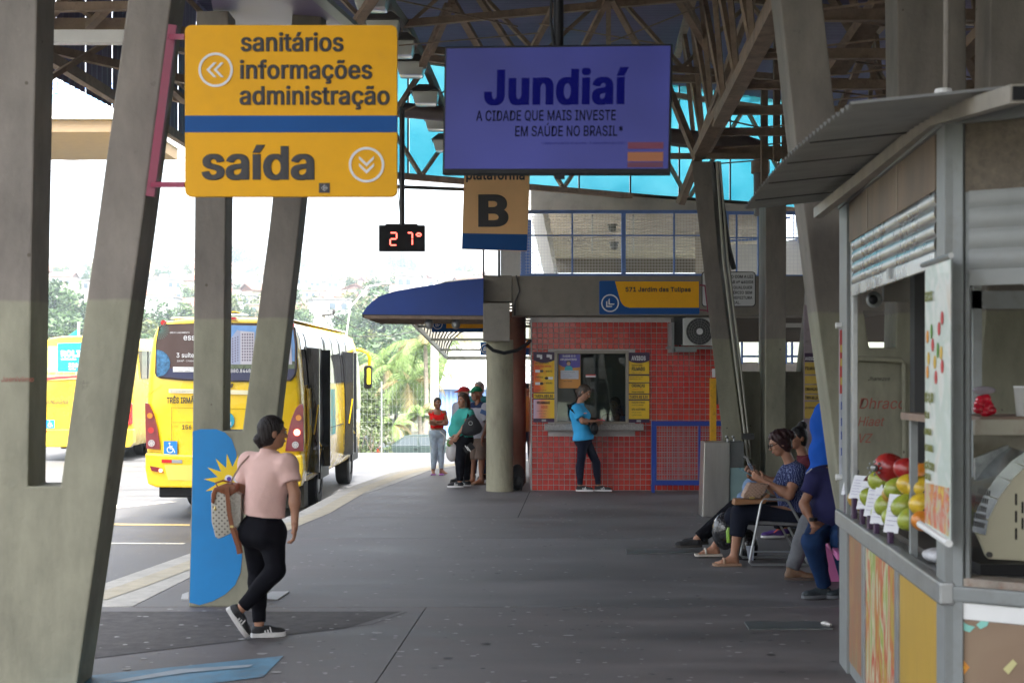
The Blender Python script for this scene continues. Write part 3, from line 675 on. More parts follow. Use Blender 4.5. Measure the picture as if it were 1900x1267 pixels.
t.p('conduit', MB().tube([W(1330,300,Y4-.03), W(1342,480,Y4-.03), W(1365,670,Y4-.03), W(1384,820,Y4-.03), W(1388,850,Y4-.03)], .018), mat('conduit_paint', (.38,.37,.31), .6), smooth=True)
t.p('conduit', MB().tube([W(1336,300,Y4-.03), W(1350,480,Y4-.03), W(1371,650,Y4-.03), W(1393,850,Y4-.03)], .014), mat('conduit_paint', (.38,.37,.31), .6), smooth=True)
t.p('cable_bundle', MB().tube([W(1328,300,Y4+.1), W(1340,380,Y4+.2), W(1352,460,Y4+.25), W(1362,500,Y4+.25)], .035, 6), M_dark, smooth=True)
t.p('strap', MB().box(GX(1378,Y4)-.02, GX(1398,Y4), Y4-.07, Y4-.002, GZ(815,Y4), GZ(803,Y4)), M_dark)

# ------------------------------------------------------------------ roof: corrugated sheets, translucent fascia, trusses
ZB, ZT = 5.1, 7.3
def facx(px): # bottom edge of the far fascia
    y = 322+.0855*(px-640); Y = (ZB-CH)*F/(H0-y); return Vector((GX(px, Y), Y, 0))
c_corner = facx(400); c_corner = Vector((-4.55, 21.7, 0)); fasc = [c_corner, facx(640), facx(1260), facx(1900), facx(2600)]
M_roof = mat('roof_sheet', (.15,.12,.21), .5, var=.2, scale=.8, dirt=.25, dcol=(.09,.07,.10))
y = -14.0; prof = []  # sheets run on unseen behind the camera to cut the near light
while y < 34:
    prof += [(y, ZT+.0), (y+.03, ZT+.035), (y+.05, ZT+.035), (y+.08, ZT+.0)]; y += .10
mb = MB()
def lx(Y): return -5.0+(Y-15.1)*.068 if Y > 15 else -5.0
def far_y(X):
    for a, b in zip(fasc[:-1], fasc[1:]):
        if a.x <= X <= b.x: return a.y+(b.y-a.y)*(X-a.x)/(b.x-a.x)
    return fasc[0].y if X < fasc[0].x else fasc[-1].y
XE = [-5.0+i*.75 for i in range(29)]
for i in range(len(XE)-1):
    a, b = XE[i], XE[i+1]; m_ = far_y(b)+.22
    pr = [p for p in prof if p[0] < m_-.1]
    o = len(mb.v); mb.v += [(x, yy, zz) for yy, zz in pr for x in (a, b)]
    for j in range(len(pr)-1): mb.f.append([o+2*j, o+2*j+1, o+2*j+3, o+2*j+2]); mb.mi.append(0)
    if i == 4: skyl = None
struct('roof_sheet', mb, M_roof, fix=False)
def cyan_mat():
    m = D.materials.new('cyan_glazing'); m.use_nodes = True; n = m.node_tree.nodes; l = m.node_tree.links
    for x in list(n): n.remove(x)
    out = n.new('ShaderNodeOutputMaterial'); tc = n.new('ShaderNodeTexCoord'); mp = n.new('ShaderNodeMapping'); mp.inputs['Scale'].default_value = (.5,.5,.8); l.new(tc.outputs['Object'], mp.inputs[0])
    t = n.new('ShaderNodeTexNoise'); t.inputs['Scale'].default_value = 1.2; t.inputs['Detail'].default_value = 6; l.new(mp.outputs[0], t.inputs['Vector'])
    cr = n.new('ShaderNodeValToRGB'); cr.color_ramp.elements[0].position = .25; cr.color_ramp.elements[0].color = (.015,.22,.30,1); cr.color_ramp.elements[1].position = .80; cr.color_ramp.elements[1].color = (.13,.44,.51,1); l.new(t.outputs[0], cr.inputs[0])
    tp = n.new('ShaderNodeBsdfTransparent'); tr = n.new('ShaderNodeBsdfTranslucent'); l.new(cr.outputs[0], tp.inputs[0]); l.new(cr.outputs[0], tr.inputs[0])
    mx = n.new('ShaderNodeMixShader'); mx.inputs[0].default_value = .62; l.new(tp.outputs[0], mx.inputs[1]); l.new(tr.outputs[0], mx.inputs[2]); l.new(mx.outputs[0], out.inputs[0])
    return m
M_cyan = cyan_mat(); MATS['cyan_glazing'] = M_cyan
t = T('glazed_fascia', 'turquoise translucent panels closing the far side of the roof', 'roof glazing', (0, 24, ZB))
for a, b in zip(fasc[:-1], fasc[1:]):
    L = (b-a).length; n_ = max(1, round(L/1.25))
    for i in range(n_):
        p = a.lerp(b, i/n_); q = a.lerp(b, (i+1)/n_); d = (q-p).normalized()*.02
        mb = MB()
        for z0, z1 in ((ZB+.06, ZB+1.05), (ZB+1.08, ZT+.03)):
            mb.add([(*(p+d).to_2d(), z0), (*(q-d).to_2d(), z0), (*(q-d).to_2d(), z1), (*(p+d).to_2d(), z1)], [(0,1,2,3)])
        t.p('glazing_panel', mb, M_cyan, fix=False)
mb = MB()
for a, b in zip(fasc[:-1], fasc[1:]):
    L = (b-a).length; n_ = max(1, round(L/1.25))
    for i in range(n_+1): p = a.lerp(b, i/n_); mb.beam((p.x, p.y-.03, ZB), (p.x, p.y-.03, ZT), .03, .03)
    mb.beam((a.x, a.y-.03, ZB+1.065), (b.x, b.y-.03, ZB+1.065), .05, .05)
t.p('glazing_bars', mb, M_dark)
# left fascia: hanging corrugated sheets with gaps between them
t = T('sheet_fascia', 'dark purple corrugated sheets along the left edge of the roof', 'roof edge', (-5, 15, ZB))
Yf = 7.6; k_ = 0
while Yf < 21.6:
    w_ = .85; mb = MB(); 
    n_ = 10; pr = [(Yf+w_*i/n_, .02*(i % 2)) for i in range(n_+1)]
    vs = []
    for yy, o in pr: vs += [(lx(yy)-o, yy, ZB), (lx(yy)-o, yy, ZT+.05)]
    mb.add(vs, [(2*i, 2*i+2, 2*i+3, 2*i+1) for i in range(n_)])
    t.p('fascia_sheet', mb, M_roof, fix=False); Yf += .88
t.p('edge_rail', MB().beam((lx(7.6)+.05, 7.6, ZB+.0), (lx(21.6)+.05, 21.6, ZB+.0), .09, .12), M_steel)
t.p('edge_rail', MB().beam((lx(7.6)+.08, 7.6, ZB+.75), (lx(21.6)+.08, 21.6, ZB+.75), .07, .09), M_steel)

def truss(label, members, loc, group='steel roof trusses'):
    t = T('roof_truss', label, 'roof truss', loc, group)
    for kind, p, q, w, h in members: t.p(kind, MB().beam(p, q, w, h), M_steel)
    return t
def line_truss(a, b, z0, z1, bays, w=.10, dw=.075):
    a = Vector((a[0], a[1], 0)); b = Vector((b[0], b[1], 0)); P = lambda t_, z: a.lerp(b, t_)+Vector((0,0,z)); R = []
    R.append(('chord', P(0, z0), P(1, z0), w, w)); R.append(('chord', P(0, z1), P(1, z1), w, w))
    for i in range(bays):
        u0, u1, um = i/bays, (i+1)/bays, (i+.5)/bays
        R += [('diagonal', P(u0, z1-.03), P(um, z0+.03), dw, dw*.7), ('diagonal', P(um, z0+.03), P(u1, z1-.03), dw, dw*.7)]
    return R
up_ = Vector((0, -.28, 0))
A = [p+up_ for p in fasc]
truss('long brown truss along the turquoise glazing at the far side of the roof', line_truss(A[1], A[3], ZB, ZT-.25, 6), (0, 24, ZB))
truss('truss across the roof corner at the left above the bus', line_truss(A[0]+Vector((.1,-.1,0)), A[1]-Vector((.05,0,0)), ZB, ZT-.25, 1), (-3.5, 22, ZB))
truss('truss crossing the purple roof above the hanging screen', line_truss((-4.7,17.6), (9.5,22.6), 6.15, ZT-.08, 7, .09, .07), (0, 19, 6.2))
truss('nearer truss at the very top above the hanging screen', line_truss((-4.8,13.4), (9.5,17.0), 6.15, ZT-.08, 7, .09, .07), (0, 15, 6.2))
# box girder running towards the camera on the right
R = []
PL = lambda Y_: Vector((2.33+(Y_-12.3)*.055, Y_, ZB)); PR = lambda Y_: Vector((5.2+(Y_-12.3)*.03, Y_, ZB))
R += [('chord', PL(8), PL(21), .17, .14), ('chord', PR(8), PR(21), .15, .14), ('chord', PL(8)+Vector((-.25,0,1.9)), PL(23)+Vector((-.25,0,1.9)), .10, .10), ('chord', PR(8)+Vector((0,0,1.9)), PR(23)+Vector((0,0,1.9)), .10, .10)]
Yc = 9.7
while Yc < 21.1:
    R.append(('cross_member', PL(Yc), PR(Yc), .09, .10))
    R.append(('diagonal', PL(Yc), PL(Yc+.78)+Vector((-.25,0,1.9)), .06, .06)); R.append(('diagonal', PL(Yc+.78)+Vector((-.25,0,1.9)), PL(Yc+1.56), .06, .06))
    R.append(('diagonal', PR(Yc), PR(Yc+.78)+Vector((0,0,1.9)), .06, .06)); R.append(('diagonal', PR(Yc+.78)+Vector((0,0,1.9)), PR(Yc+1.56), .06, .06))
    R.append(('tie_rod', PL(Yc)+Vector((0,0,.06)), PR(Yc+1.56)+Vector((0,0,.06)), .018, .018)); R.append(('tie_rod', PR(Yc), PL(Yc+1.56), .018, .018)); Yc += 1.56
truss('wide box girder with cross members running towards the camera over the kiosk', R, (3.8, 16, ZB))
# heavy inclined members over the middle column and loose struts seen over the screen
R = [('brace', W(1296,288,19.2), W(1452,-20,15.4), .17, .13), ('brace', W(1290,292,19.3), W(1402,-20,16.5), .07, .10), ('brace', W(1294,296,19.1), W(1235,150,20.2), .09, .08),
     ('brace', W(1356,160,20.2), W(1262,-10,18), .09, .07), ('diagonal', W(1262,378,22), W(1312,250,21.5), .12, .09), ('chord', W(1000,142,21), W(1930,160,21), .12, .10), ('chord', W(1240,290,20.5), W(1470,290,20.5), .08, .08),
     ('post', W(1418,150,19.9), W(1418,380,19.9), .09, .09), ('post', W(1441,60,20.2), W(1441,300,20.2), .09, .09), ('post', W(1456,60,20.6), W(1456,300,20.6), .08, .08), ('tie_rod', W(1310,215,20), W(1470,250,20), .02, .02), ('tie_rod', W(1320,255,20), W(1470,235,20), .02, .02),
     ('brace', W(1786,100,13), W(1900,-20,11.6), .14, .10), ('brace', W(1788,90,14), W(1815,150,14.5), .08, .06), ('brace', W(1540,-10,16), W(1660,190,18), .09, .07), ('brace', W(1580,-10,16), W(1640,200,18), .08, .06), ('brace', W(1620,60,16.5), W(1560,200,18), .08, .06), ('brace', W(1550,130,15), W(1640,0,14), .22, .12)]
truss('heavy inclined braces standing on the forked column beside the ticket booth', R, (2.8, 19.2, 4.8))
R = [('chord', W(738,46,17), W(1300,-6,17.5), .085, .085), ('strut', W(832,10,17), W(782,125,18.5), .09, .06), ('strut', W(840,5,17), W(800,100,18), .06, .05), ('strut', W(838,0,17), W(890,90,18), .09, .06), ('strut', W(888,-4,17), W(950,90,18), .07, .06), ('strut', W(1030,10,17), W(985,96,18), .07, .06),
     ('strut', W(1127,0,17.2), W(1080,92,18), .07, .05), ('strut', W(1129,0,17.2), W(1129,90,18), .06, .05), ('strut', W(1136,0,17.2), W(1186,92,18), .07, .05), ('strut', W(1254,-10,17.5), W(1352,158,20), .09, .07), ('strut', W(650,60,15), W(698,-10,14), .10, .06),
     ('chord', W(770,106,20.8), W(835,113,20.9), .11, .10), ('strut', W(736,205,21), W(790,120,20.9), .10, .06), ('strut', W(835,165,20.6), W(735,215,20.6), .02, .02), ('tie_rod', W(735,0,14), W(960,50,16), .014, .014), ('tie_rod', W(740,85,17), W(1000,62,17), .014, .014), ('tie_rod', W(1000,45,17), W(1240,85,17), .014, .014), ('tie_rod', W(1130,80,17), W(1300,12,17), .014, .014)]
truss('group of thin brown struts under the purple roof between sign and screen', R, (-.5, 17, 6.6))
R = [('chord', W(60,47,12.5), W(240,47,12.5), .11, .10), ('chord', W(60,15,12), W(240,12,12), .08, .07), ('strut', W(120,0,12), W(75,50,12.4), .07, .05), ('strut', W(205,10,12), W(165,50,12.4), .07, .05), ('strut', W(84,90,15), W(350,150,17), .09, .09), ('strut', W(84,150,14), W(230,60,15), .06, .05),
     ('strut', W(300,150,15), W(345,190,16), .08, .05), ('strut', W(310,88,15), W(348,98,16), .10, .05), ('strut', W(305,180,17), W(350,190,17), .08, .06)]
truss('brown struts under the roof edge seen between the arms of the nearest column', R, (-3.8, 12.5, 5))
one('roof_gutter', MB().beam(W(60,70,12.2), W(240,70,12.2), .10, .11), M_white, 'pale metal gutter under the roof seen between the nearest column arms', 'gutter', W(150,70,12.2))
one('roof_panel', MB().add([W(385,-40,9.5), W(560,-40,9.5), W(655,48,12), W(400,48,13)], [(0,1,2,3)]).add([W(385,-45,9.5), W(560,-45,9.5), W(655,43,12), W(400,43,13)], [(3,2,1,0)]), M_roof, 'smooth purple roof panel just above the yellow sign', 'roof panel', W(500,0,10))
one('roof_panel_edge', MB().beam(W(575,-20,9.7), W(655,50,12), .10, .04), M_grey, 'grey trim on the edge of the purple panel above the yellow sign', 'trim', W(600,0,10))
t = T('drain_pipe', 'brown drain pipe with an elbow crossing the turquoise glazing', 'pipe', W(1300,258,21.2))
t.p('pipe', MB().tube([W(700,200,21.2), W(1000,228,21.2), W(1300,258,21.2), W(1385,266,21.2), W(1405,272,21.2), W(1412,290,21.2), W(1413,400,21.2)], .115, 12), mat('pipe_paint', (.10,.075,.07), .5, var=.2), smooth=True)
t.p('collar', MB().tube([W(1411,300,21.2), W(1411,322,21.2)], .14, 12), M_steel, smooth=True)
one('bottom_rail', MB().beam(W(640,343,22.5), W(872,352,22.8), .05, .05), M_dark, 'thin dark rail under the glazing between sign and platform board', 'rail', W(700,343,22.5))
# row of square lamps along the roof
M_lens = mat('lamp_lens', (.55,.56,.52), .12, var=.05); M_hous = mat('lamp_housing', (.10,.09,.08), .6)
lab = ['topmost square roof lamp cut by the frame edge', 'square roof lamp just above the corner of the yellow sign', 'square roof lamp hanging behind the upper right of the yellow sign', 'square roof lamp with red reflection right of the yellow sign', 'square roof lamp with red glow beside the hanging screen', 'lowest clear roof lamp left of the hanging screen', 'farthest roof lamp half hidden by the hanging screen']
beamp = []
for i, (x, y, Yd) in enumerate([(690,-2,14.5), (712,52,16), (742,88,17.3), (763,126,18.6), (790,180,20.2), (812,228,21.6), (826,268,22.8)]):
    c = W(x, y, Yd); t = T('roof_lamp', lab[i], 'lamp', c+Vector((0,0,.2)), 'square lamps along the roof beam'); beamp.append(c+Vector((.08,0,.26)))
    mb = MB(); s1, s2 = .19, .15
    mb.hexa([c+Vector(v) for v in [(-s2,-s2,-.12),(s2,-s2,-.12),(s2,s2,-.12),(-s2,s2,-.12),(-s1,-s1,.05),(s1,-s1,.05),(s1,s1,.05),(-s1,s1,.05)]])
    t.p('lens', mb, M_lens, bevel=.03, smooth=True); t.p('housing', MB().hexa([c+Vector(v) for v in [(-.21,-.21,.052),(.21,-.21,.052),(.21,.21,.052),(-.21,.21,.052),(-.10,-.1,.16),(.10,-.1,.16),(.10,.1,.16),(-.10,.1,.16)]]), M_hous)
    if i in (3, 4): t.p('indicator', MB().box(c.x-.07, c.x+.03, c.y-.156, c.y-.15, c.z-.07, c.z-.02), mat('led_red', (.4,.02,.02), .4, emit=(1,.08,.05), es=1.2))  # glowing red patch painted on the lens as a reflection
t = T('lamp_beam', 'dark sloping rail that carries the row of square lamps', 'rail', beamp[3]); t.p('rail', MB().tube(beamp, .07, 6), M_hous)

t = T('terminal_wall', 'long plain wall along the right side of the terminal', 'wall', (10.6, 2, 0)); t.p('wall', MB().box(10.5, 10.8, -12, 19, 0, 6.9), M_conc)  # unseen wall, added to keep light off the right side

# ------------------------------------------------------------------ hanging yellow sign
def chevrons(t, c, r, m, kind, parent=None, th=.003):      # ring with a double arrow, facing the camera
    mb = MB().disc(c, r, n=32, t=th, ri=r*.86)
    def chev(ax, az, rot):
        pts = [(-.42,.0),(0,-.42),(.42,0),(.42,.17),(0,-.23),(-.42,.17)]
        pts = [(ax+x*math.cos(rot)-z*math.sin(rot), az+x*math.sin(rot)+z*math.cos(rot)) for x, z in pts]
        p = [(c.x+x*r, c.z+z*r) for x, z in pts]; n_ = 6
        for q in ((0,1,4,5), (1,2,3,4)):
            mb.add([(p[i][0], c.y, p[i][1]) for i in q]+[(p[i][0], c.y+th, p[i][1]) for i in q], [(0,1,2,3),(7,6,5,4),(0,4,5,1),(1,5,6,2),(2,6,7,3),(3,7,4,0)])
    if kind == 'down': chev(0,.32,0); chev(0,-.08,0)
    if kind == 'left': chev(.30,0,-PI/2); chev(-.12,0,-PI/2)
    if kind == 'corner': chev(.12,.12,-PI/4); chev(-.14,-.14,-PI/4)
    return t.p('arrow_symbol', mb, m, parent)
YS = 8.0; t = T('hanging_sign', 'large yellow sign pointing to sanitários and saída at upper left', 'sign', W(540, 205, YS))
P = rrect(GX(343,YS), GX(737,YS), GZ(365,YS), GZ(47,YS), .035); t.p('board', MB().xz(P, YS, YS+.04), M_signy, bevel=.003)
t.p('blue_band', MB().box(GX(343.3,YS), GX(736.7,YS), YS-.0022, YS+.0, GZ(246,YS), GZ(215,YS)), M_signb)
s_ = F/YS
for w_, x, y, w2 in (('sanitários', 446, 95, 197), ('informações', 444, 146, 247), ('administração', 444, 194, 284)):
    t.text(w_, W(x, y, YS-.003), 41/s_/.73*.98, M_ink, bold=.016, sx=1.045, hb=.014)
t.text('saída', W(374, 332, YS-.003), 76/s_/.73*.95, M_ink, bold=.018, sx=1.17, hb=.022)
chevrons(t, W(400,130,YS-.004), 32/s_, M_signw, 'left'); chevrons(t, W(680,306,YS-.004), 33/s_, M_signw, 'down')
t.p('sticker', MB().box(GX(592,YS), GX(612,YS), YS-.003, YS-.001, GZ(358,YS), GZ(340,YS)).m(1).disc(W(602,349,YS-.005), .019, n=4, t=.002, ri=.015).box(GX(600,YS), GX(602,YS), YS-.005, YS-.003, GZ(354,YS), GZ(345,YS)).box(GX(602,YS), GX(606,YS), YS-.005, YS-.003, GZ(350,YS), GZ(348,YS)), [M_ink, mat('sticker_grey', (.4,.4,.4), .6)])
t = T('sign_bracket', 'crimson steel frame fixing the yellow sign to the nearest column', 'bracket', W(310,200,8.4))
mb = MB().beam(W(322,48,8.45), W(280,365,8.45), .05, .05); t.p('upright', mb, M_red)
t.p('arm', MB().beam(W(318,69,8.4), W(346,69,8.06), .03, .03), M_red); t.p('arm', MB().beam(W(284,343,8.4), W(346,343,8.06), .03, .03), M_red)

# ------------------------------------------------------------------ hanging screen
YT = 7.6; c = W(1032, 202, YT); rot = Matrix.Rotation(math.radians(-8), 3, 'Z') @ Matrix.Rotation(math.radians(1.1), 3, 'Y')
t = T('television', 'hanging flat screen showing blue Jundiaí health advert', 'screen', c)
t.o.rotation_euler = rot.to_euler()
t.loc = Vector((0,0,0))
hw, hh = 1.225/2, .678/2
def tvp(name, mb, m, parent=None, **k): return t.p(name, mb, m, parent, **k)
case = tvp('case', MB().box(-hw, hw, .0, .06, -hh-.012, hh), M_black, bevel=.006)
m_scr = mat('screen_lit', (.02,.02,.06), .25, emit=(.048,.056,.27), es=.145, spec=.1)
n, l, b = nodes_of(m_scr); tc = n.new('ShaderNodeTexCoord'); g_ = n.new('ShaderNodeTexNoise'); g_.inputs['Scale'].default_value = 1.3; l.new(tc.outputs['Object'], g_.inputs[0]); r_ = n.new('ShaderNodeMapRange'); r_.inputs[1].default_value = .3; r_.inputs[2].default_value = .7; r_.inputs[3].default_value = .045; r_.inputs[4].default_value = .095; l.new(g_.outputs[0], r_.inputs[0]); l.new(r_.outputs[0], b.inputs['Emission Strength'])
tvp('display', MB().box(-hw+.012, hw-.012, -.003, -.001, -hh+.018, hh-.012), m_scr, case)
m_t1 = mat('screen_text', (.001,.001,.03), .6, emit=(.002,.003,.13), es=.06, spec=.05); m_t2 = mat('screen_text_dark', (.002,.002,.008), .6, spec=.05)
def tt(s, x, y, size, m, bold, sx, sh=0, sp=1., hb=0): 
    return t.text(s, ((x-1032)/347, -.005, (206-y)/347), size, m, bold=bold, sx=sx, parent=None, sp=sp, hb=hb)
tt('Jundiaí', 897, 197, .30, m_t1, .018, .95, sp=1.05, hb=.026)
tt('A CIDADE QUE MAIS INVESTE', 882, 228, .090, m_t2, .012, .78); tt('EM SAÚDE NO BRASIL*', 955, 257, .090, m_t2, .012, .78)
tt('*Cidades acima de 300 mil habitantes - Consultoria Macroplan 2023', 1005, 272, .020, m_t1, 0, .95)
for i, (y0, y1, cc) in enumerate(((269, 281, (.07,.004,.02)), (287, 304, (.16,.05,.012)), (306, 315, (.05,.004,.02)))):
    tvp('caption_bar', MB().box((1166-1032)/347, (1231-1032)/347, -.006, -.004, (206-y1)/347, (206-y0)/347), mat('bar%d' % i, cc, .5, emit=cc, es=.08))
tvp('sensor', MB().box(.0,.05,-.004,.03,-hh-.035,-hh-.012), M_black, case)
t2 = T('screen_pole', 'black ceiling pole holding the hanging screen', 'pole', W(1035,-100,YT+.1)); t2.p('pole', MB().tube([W(1037,-260,YT+.12), W(1036,110,YT+.12)], .028, 10), M_black, smooth=True); t2.p('cable', MB().tube([W(1026,-100,YT+.1), W(1022,40,YT+.1), W(1028,90,YT+.1)], .008, 6), M_black, smooth=True)
t2.p('mount_plate', MB().box(c.x-.15, c.x+.15, YT+.10, YT+.15, c.z-.05, c.z+.3), M_black)

# ------------------------------------------------------------------ temperature display
YD = 19.0; t = T('temperature_display', 'black hanging display reading 27 degrees in red digits', 'display', W(745, 418, YD))
dsp = t.p('case', MB().box(GX(703,YD), GX(788,YD), YD, YD+.10, GZ(466,YD), GZ(418,YD)), M_black, bevel=.006)
m_led = mat('led_digits', (.5,.02,.02), .4, emit=(1,.10,.07), es=.9); s_ = F/YD
def seg(x, y, w_, h_, on):                                  # seven segments at pixel box
    q = MB(); L_ = {'a':(0,0,1,0),'g':(0,.5,1,.5),'d':(0,1,1,1),'f':(0,0,0,.5),'b':(1,0,1,.5),'e':(0,.5,0,1),'c':(1,.5,1,1)}
    for k in on:
        x0, y0, x1, y1 = L_[k]; p = W(x+x0*w_, y+y0*h_, YD-.006); r = W(x+x1*w_, y+y1*h_, YD-.006); d = (r-p).normalized()*.012; q.beam(p+d*.5, r-d*.5, .018, .005, up=(0,1,0))
    return q
t.p('digit', seg(724,432,12,23,'abged'), m_led, dsp); t.p('digit', seg(756,432,9,23,'abc'), m_led, dsp); t.p('digit', seg(773,433,8,10,'abgf'), m_led, dsp)
t.p('pole', MB().tube([W(746,418,YD), W(746,200,YD)], .035, 8), M_dark, smooth=True)
t.p('hook', MB().beam(W(715,417,YD+.04), W(775,417,YD+.04), .015, .02), M_dark)
t.p('cable', MB().tube([W(742,300,YD), W(739,360,YD-.02), W(744,416,YD)], .006, 5), M_dark)

# ------------------------------------------------------------------ platform B board
YB = 22.3; t = T('platform_sign', 'peach board with a big letter B and blue foot standing over the booth', 'sign', W(918, 470, YB))
rt = Matrix.Identity(3)
brd = t.p('board', MB().xz(pxz([(857,462),(862,300),(984,300),(978,466)], YB), YB, YB+.05), mat('sign_peach', (.85,.50,.22), .5, var=.08, scale=1.5))
t.p('blue_foot', MB().xz(pxz([(857.5,461.5),(858.5,433),(978.8,435),(977.6,465.5)], YB), YB-.004, YB-.001), M_signb)
s_ = F/YB; t.text('B', W(885, 418, YB-.006), 66/s_/.73, M_ink, bold=.035, sx=1.38, hb=.016); t.text('plataforma', W(864, 333, YB-.006), 21/s_/.73, M_ink, bold=.03, sx=1.0)
t.p('rod', MB().tube([W(897,460,YB+.06), W(897,514,YB+.06)], .014, 6), M_dark); t.p('rod', MB().tube([W(926,460,YB+.06), W(926,514,YB+.06)], .02, 6), M_dark)

# ------------------------------------------------------------------ ticket booth
YK = 22.6; sK = F/YK
t = T('ticket_booth', 'ticket booth clad in small red tiles with a service window', 'booth', (GX(1150,YK), YK, 0))
bx0, bx1, bz1 = GX(986,YK), GX(1345,YK), GZ(588,YK)
wx0, wx1, wz0, wz1 = GX(1031,YK), GX(1164,YK), GZ(786,YK), GZ(653,YK)
M_grout = mat('grout', (.52,.48,.46), .85, var=.1, scale=8)
mb = MB(); y1 = YK+.16
mb.box(bx0, wx0, YK+.012, y1, 0, bz1).box(wx1, bx1, YK+.012, y1, 0, bz1).box(wx0, wx1, YK+.012, y1, 0, wz0).box(wx0, wx1, YK+.012, y1, wz1, bz1)
mb.box(bx0, bx0+.15, y1, YK+3, 0, bz1).box(bx1-.15, bx1, y1, YK+3, 0, bz1).box(bx0, bx1, YK+3, YK+3.15, 0, bz1).box(bx0, bx1, y1, YK+3, bz1-.1, bz1-.001)
booth_wall = t.p('wall', mb, M_grout)
def tile_mat():
    m = mat('red_tile', (.5,.04,.03), .22, coat=.3); n, l, b = nodes_of(m)
    oi = n.new('ShaderNodeNewGeometry'); v = n.new('ShaderNodeMapRange'); v.inputs[3].default_value = .9; v.inputs[4].default_value = 1.1; l.new(oi.outputs['Random Per Island'], v.inputs[0])
    ob = n.new('ShaderNodeObjectInfo'); v2 = n.new('ShaderNodeMapRange'); v2.inputs[3].default_value = .88; v2.inputs[4].default_value = 1.1; l.new(ob.outputs['Random'], v2.inputs[0])
    k = n.new('ShaderNodeMath'); k.operation = 'MULTIPLY'; l.new(v.outputs[0], k.inputs[0]); l.new(v2.outputs[0], k.inputs[1])
    tc = n.new('ShaderNodeNewGeometry'); no = n.new('ShaderNodeTexNoise'); no.inputs['Scale'].default_value = 1.7; no.inputs['Detail'].default_value = 4; l.new(tc.outputs['Position'], no.inputs['Vector'])
    mr = n.new('ShaderNodeMapRange'); mr.inputs[1].default_value = .35; mr.inputs[2].default_value = .68; l.new(no.outputs[0], mr.inputs[0])
    mx = n.new('ShaderNodeMix'); mx.data_type = 'RGBA'; mx.inputs[6].default_value = (.46,.024,.020,1); mx.inputs[7].default_value = (.47,.045,.024,1); l.new(mr.outputs[0], mx.inputs[0])
    s = n.new('ShaderNodeVectorMath'); s.operation = 'SCALE'; l.new(mx.outputs[2], s.inputs[0]); l.new(k.outputs[0], s.inputs['Scale']); l.new(s.outputs[0], b.inputs['Base Color'])
    return m
M_tile = tile_mat()
pit = .0862; ts = .0775
tb = MB().hexa([(-ts/2,0,-ts/2),(ts/2,0,-ts/2),(ts/2,0,ts/2),(-ts/2,0,ts/2),(-ts/2+.004,-.011,-ts/2+.004),(ts/2-.004,-.011,-ts/2+.004),(ts/2-.004,-.011,ts/2-.004),(-ts/2+.004,-.011,ts/2-.004)])
tile_me = tb.mesh('tile', M_tile)
cells = []; nx = int((bx1-bx0)/pit); nz = int(bz1/pit)
for j in range(nz):
    for i in range(nx):
        x = bx0+.05+pit*i; z = .045+pit*j
        if wx0-.09 < x < wx1+.09 and wz0-.16 < z < wz1+.045: continue
        if x > bx1-.04: continue
        cells.append((x, z))
vis = [c_ for c_ in cells if c_[0] < GX(1215,YK)]; rnd.shuffle(vis); keep = set(sorted(vis, key=lambda c_: abs(c_[1]-1.1)+abs(c_[0]-GX(1100,YK))*.4)[:298])
rest = MB()
for c_ in cells:
    if c_ in keep:
        o = link('tile', tile_me, booth_wall, Vector((c_[0], YK+.010, c_[1]))-t.loc); o.rotation_euler = (rnd.gauss(0,.006), 0, rnd.gauss(0,.006))
    else: rest.add([(x+c_[0], y+YK+.010, z+c_[1]) for x, y, z in tb.v], tb.f)
t.p('tiling', rest, M_tile, booth_wall, kind='stuff')
side = MB()                                                # tiles round the left corner
for j in range(nz):
    for i in range(int(3/pit)): 
        y_, z_ = YK+.08+pit*i, .045+pit*j; side.obox((bx0-.004, y_, z_), (.010, ts, ts))
t.p('tiling', side, M_tile, booth_wall, kind='stuff')
t.p('corner_trim', MB().box(bx0-.012, bx0+.008, YK-.006, YK+.02, 0, bz1), M_alu)
fr = MB(); fw = .045
fr.box(wx0-.02, wx0+fw-.02, YK-.03, YK+.15, wz0, wz1+.02).box(wx1+.02-fw, wx1+.02, YK-.03, YK+.15, wz0, wz1+.02).box(wx0+fw-.02, wx1+.02-fw, YK-.03, YK+.15, wz1-.025, wz1+.02).box(wx0+fw-.02, wx1+.02-fw, YK-.03, YK+.15, wz0, wz0+.035)
win = t.p('window', fr, mat('window_frame', (.30,.27,.22), .5, metal=.3, var=.1), bevel=.004)
m_gl = D.materials.new('booth_glass'); m_gl.use_nodes = True; n = m_gl.node_tree.nodes; l = m_gl.node_tree.links; n.remove(n['Principled BSDF'])
def glassmix(m, tint, fac, rough=.02):
    n = m.node_tree.nodes; l = m.node_tree.links; a = n.new('ShaderNodeBsdfTransparent'); a.inputs[0].default_value = (*tint, 1); g = n.new('ShaderNodeBsdfGlossy'); g.inputs['Roughness'].default_value = rough
    fz = n.new('ShaderNodeFresnel'); fz.inputs[0].default_value = 1.5; ad = n.new('ShaderNodeMath'); ad.operation = 'ADD'; ad.use_clamp = True; ad.inputs[1].default_value = fac; l.new(fz.outputs[0], ad.inputs[0])
    x = n.new('ShaderNodeMixShader'); l.new(ad.outputs[0], x.inputs[0]); l.new(a.outputs[0], x.inputs[1]); l.new(g.outputs[0], x.inputs[2]); l.new(x.outputs[0], n['Material Output'].inputs[0])
glassmix(m_gl, (.62,.72,.70), .03)
def glass(name, tint, fac, rough=.02):
    m = D.materials.new(name); m.use_nodes = True; m.node_tree.nodes.remove(m.node_tree.nodes['Principled BSDF']); glassmix(m, tint, fac, rough); return m
t.p('pane', MB().box(wx0, wx1, YK+.05, YK+.056, wz0, wz1), m_gl, win)
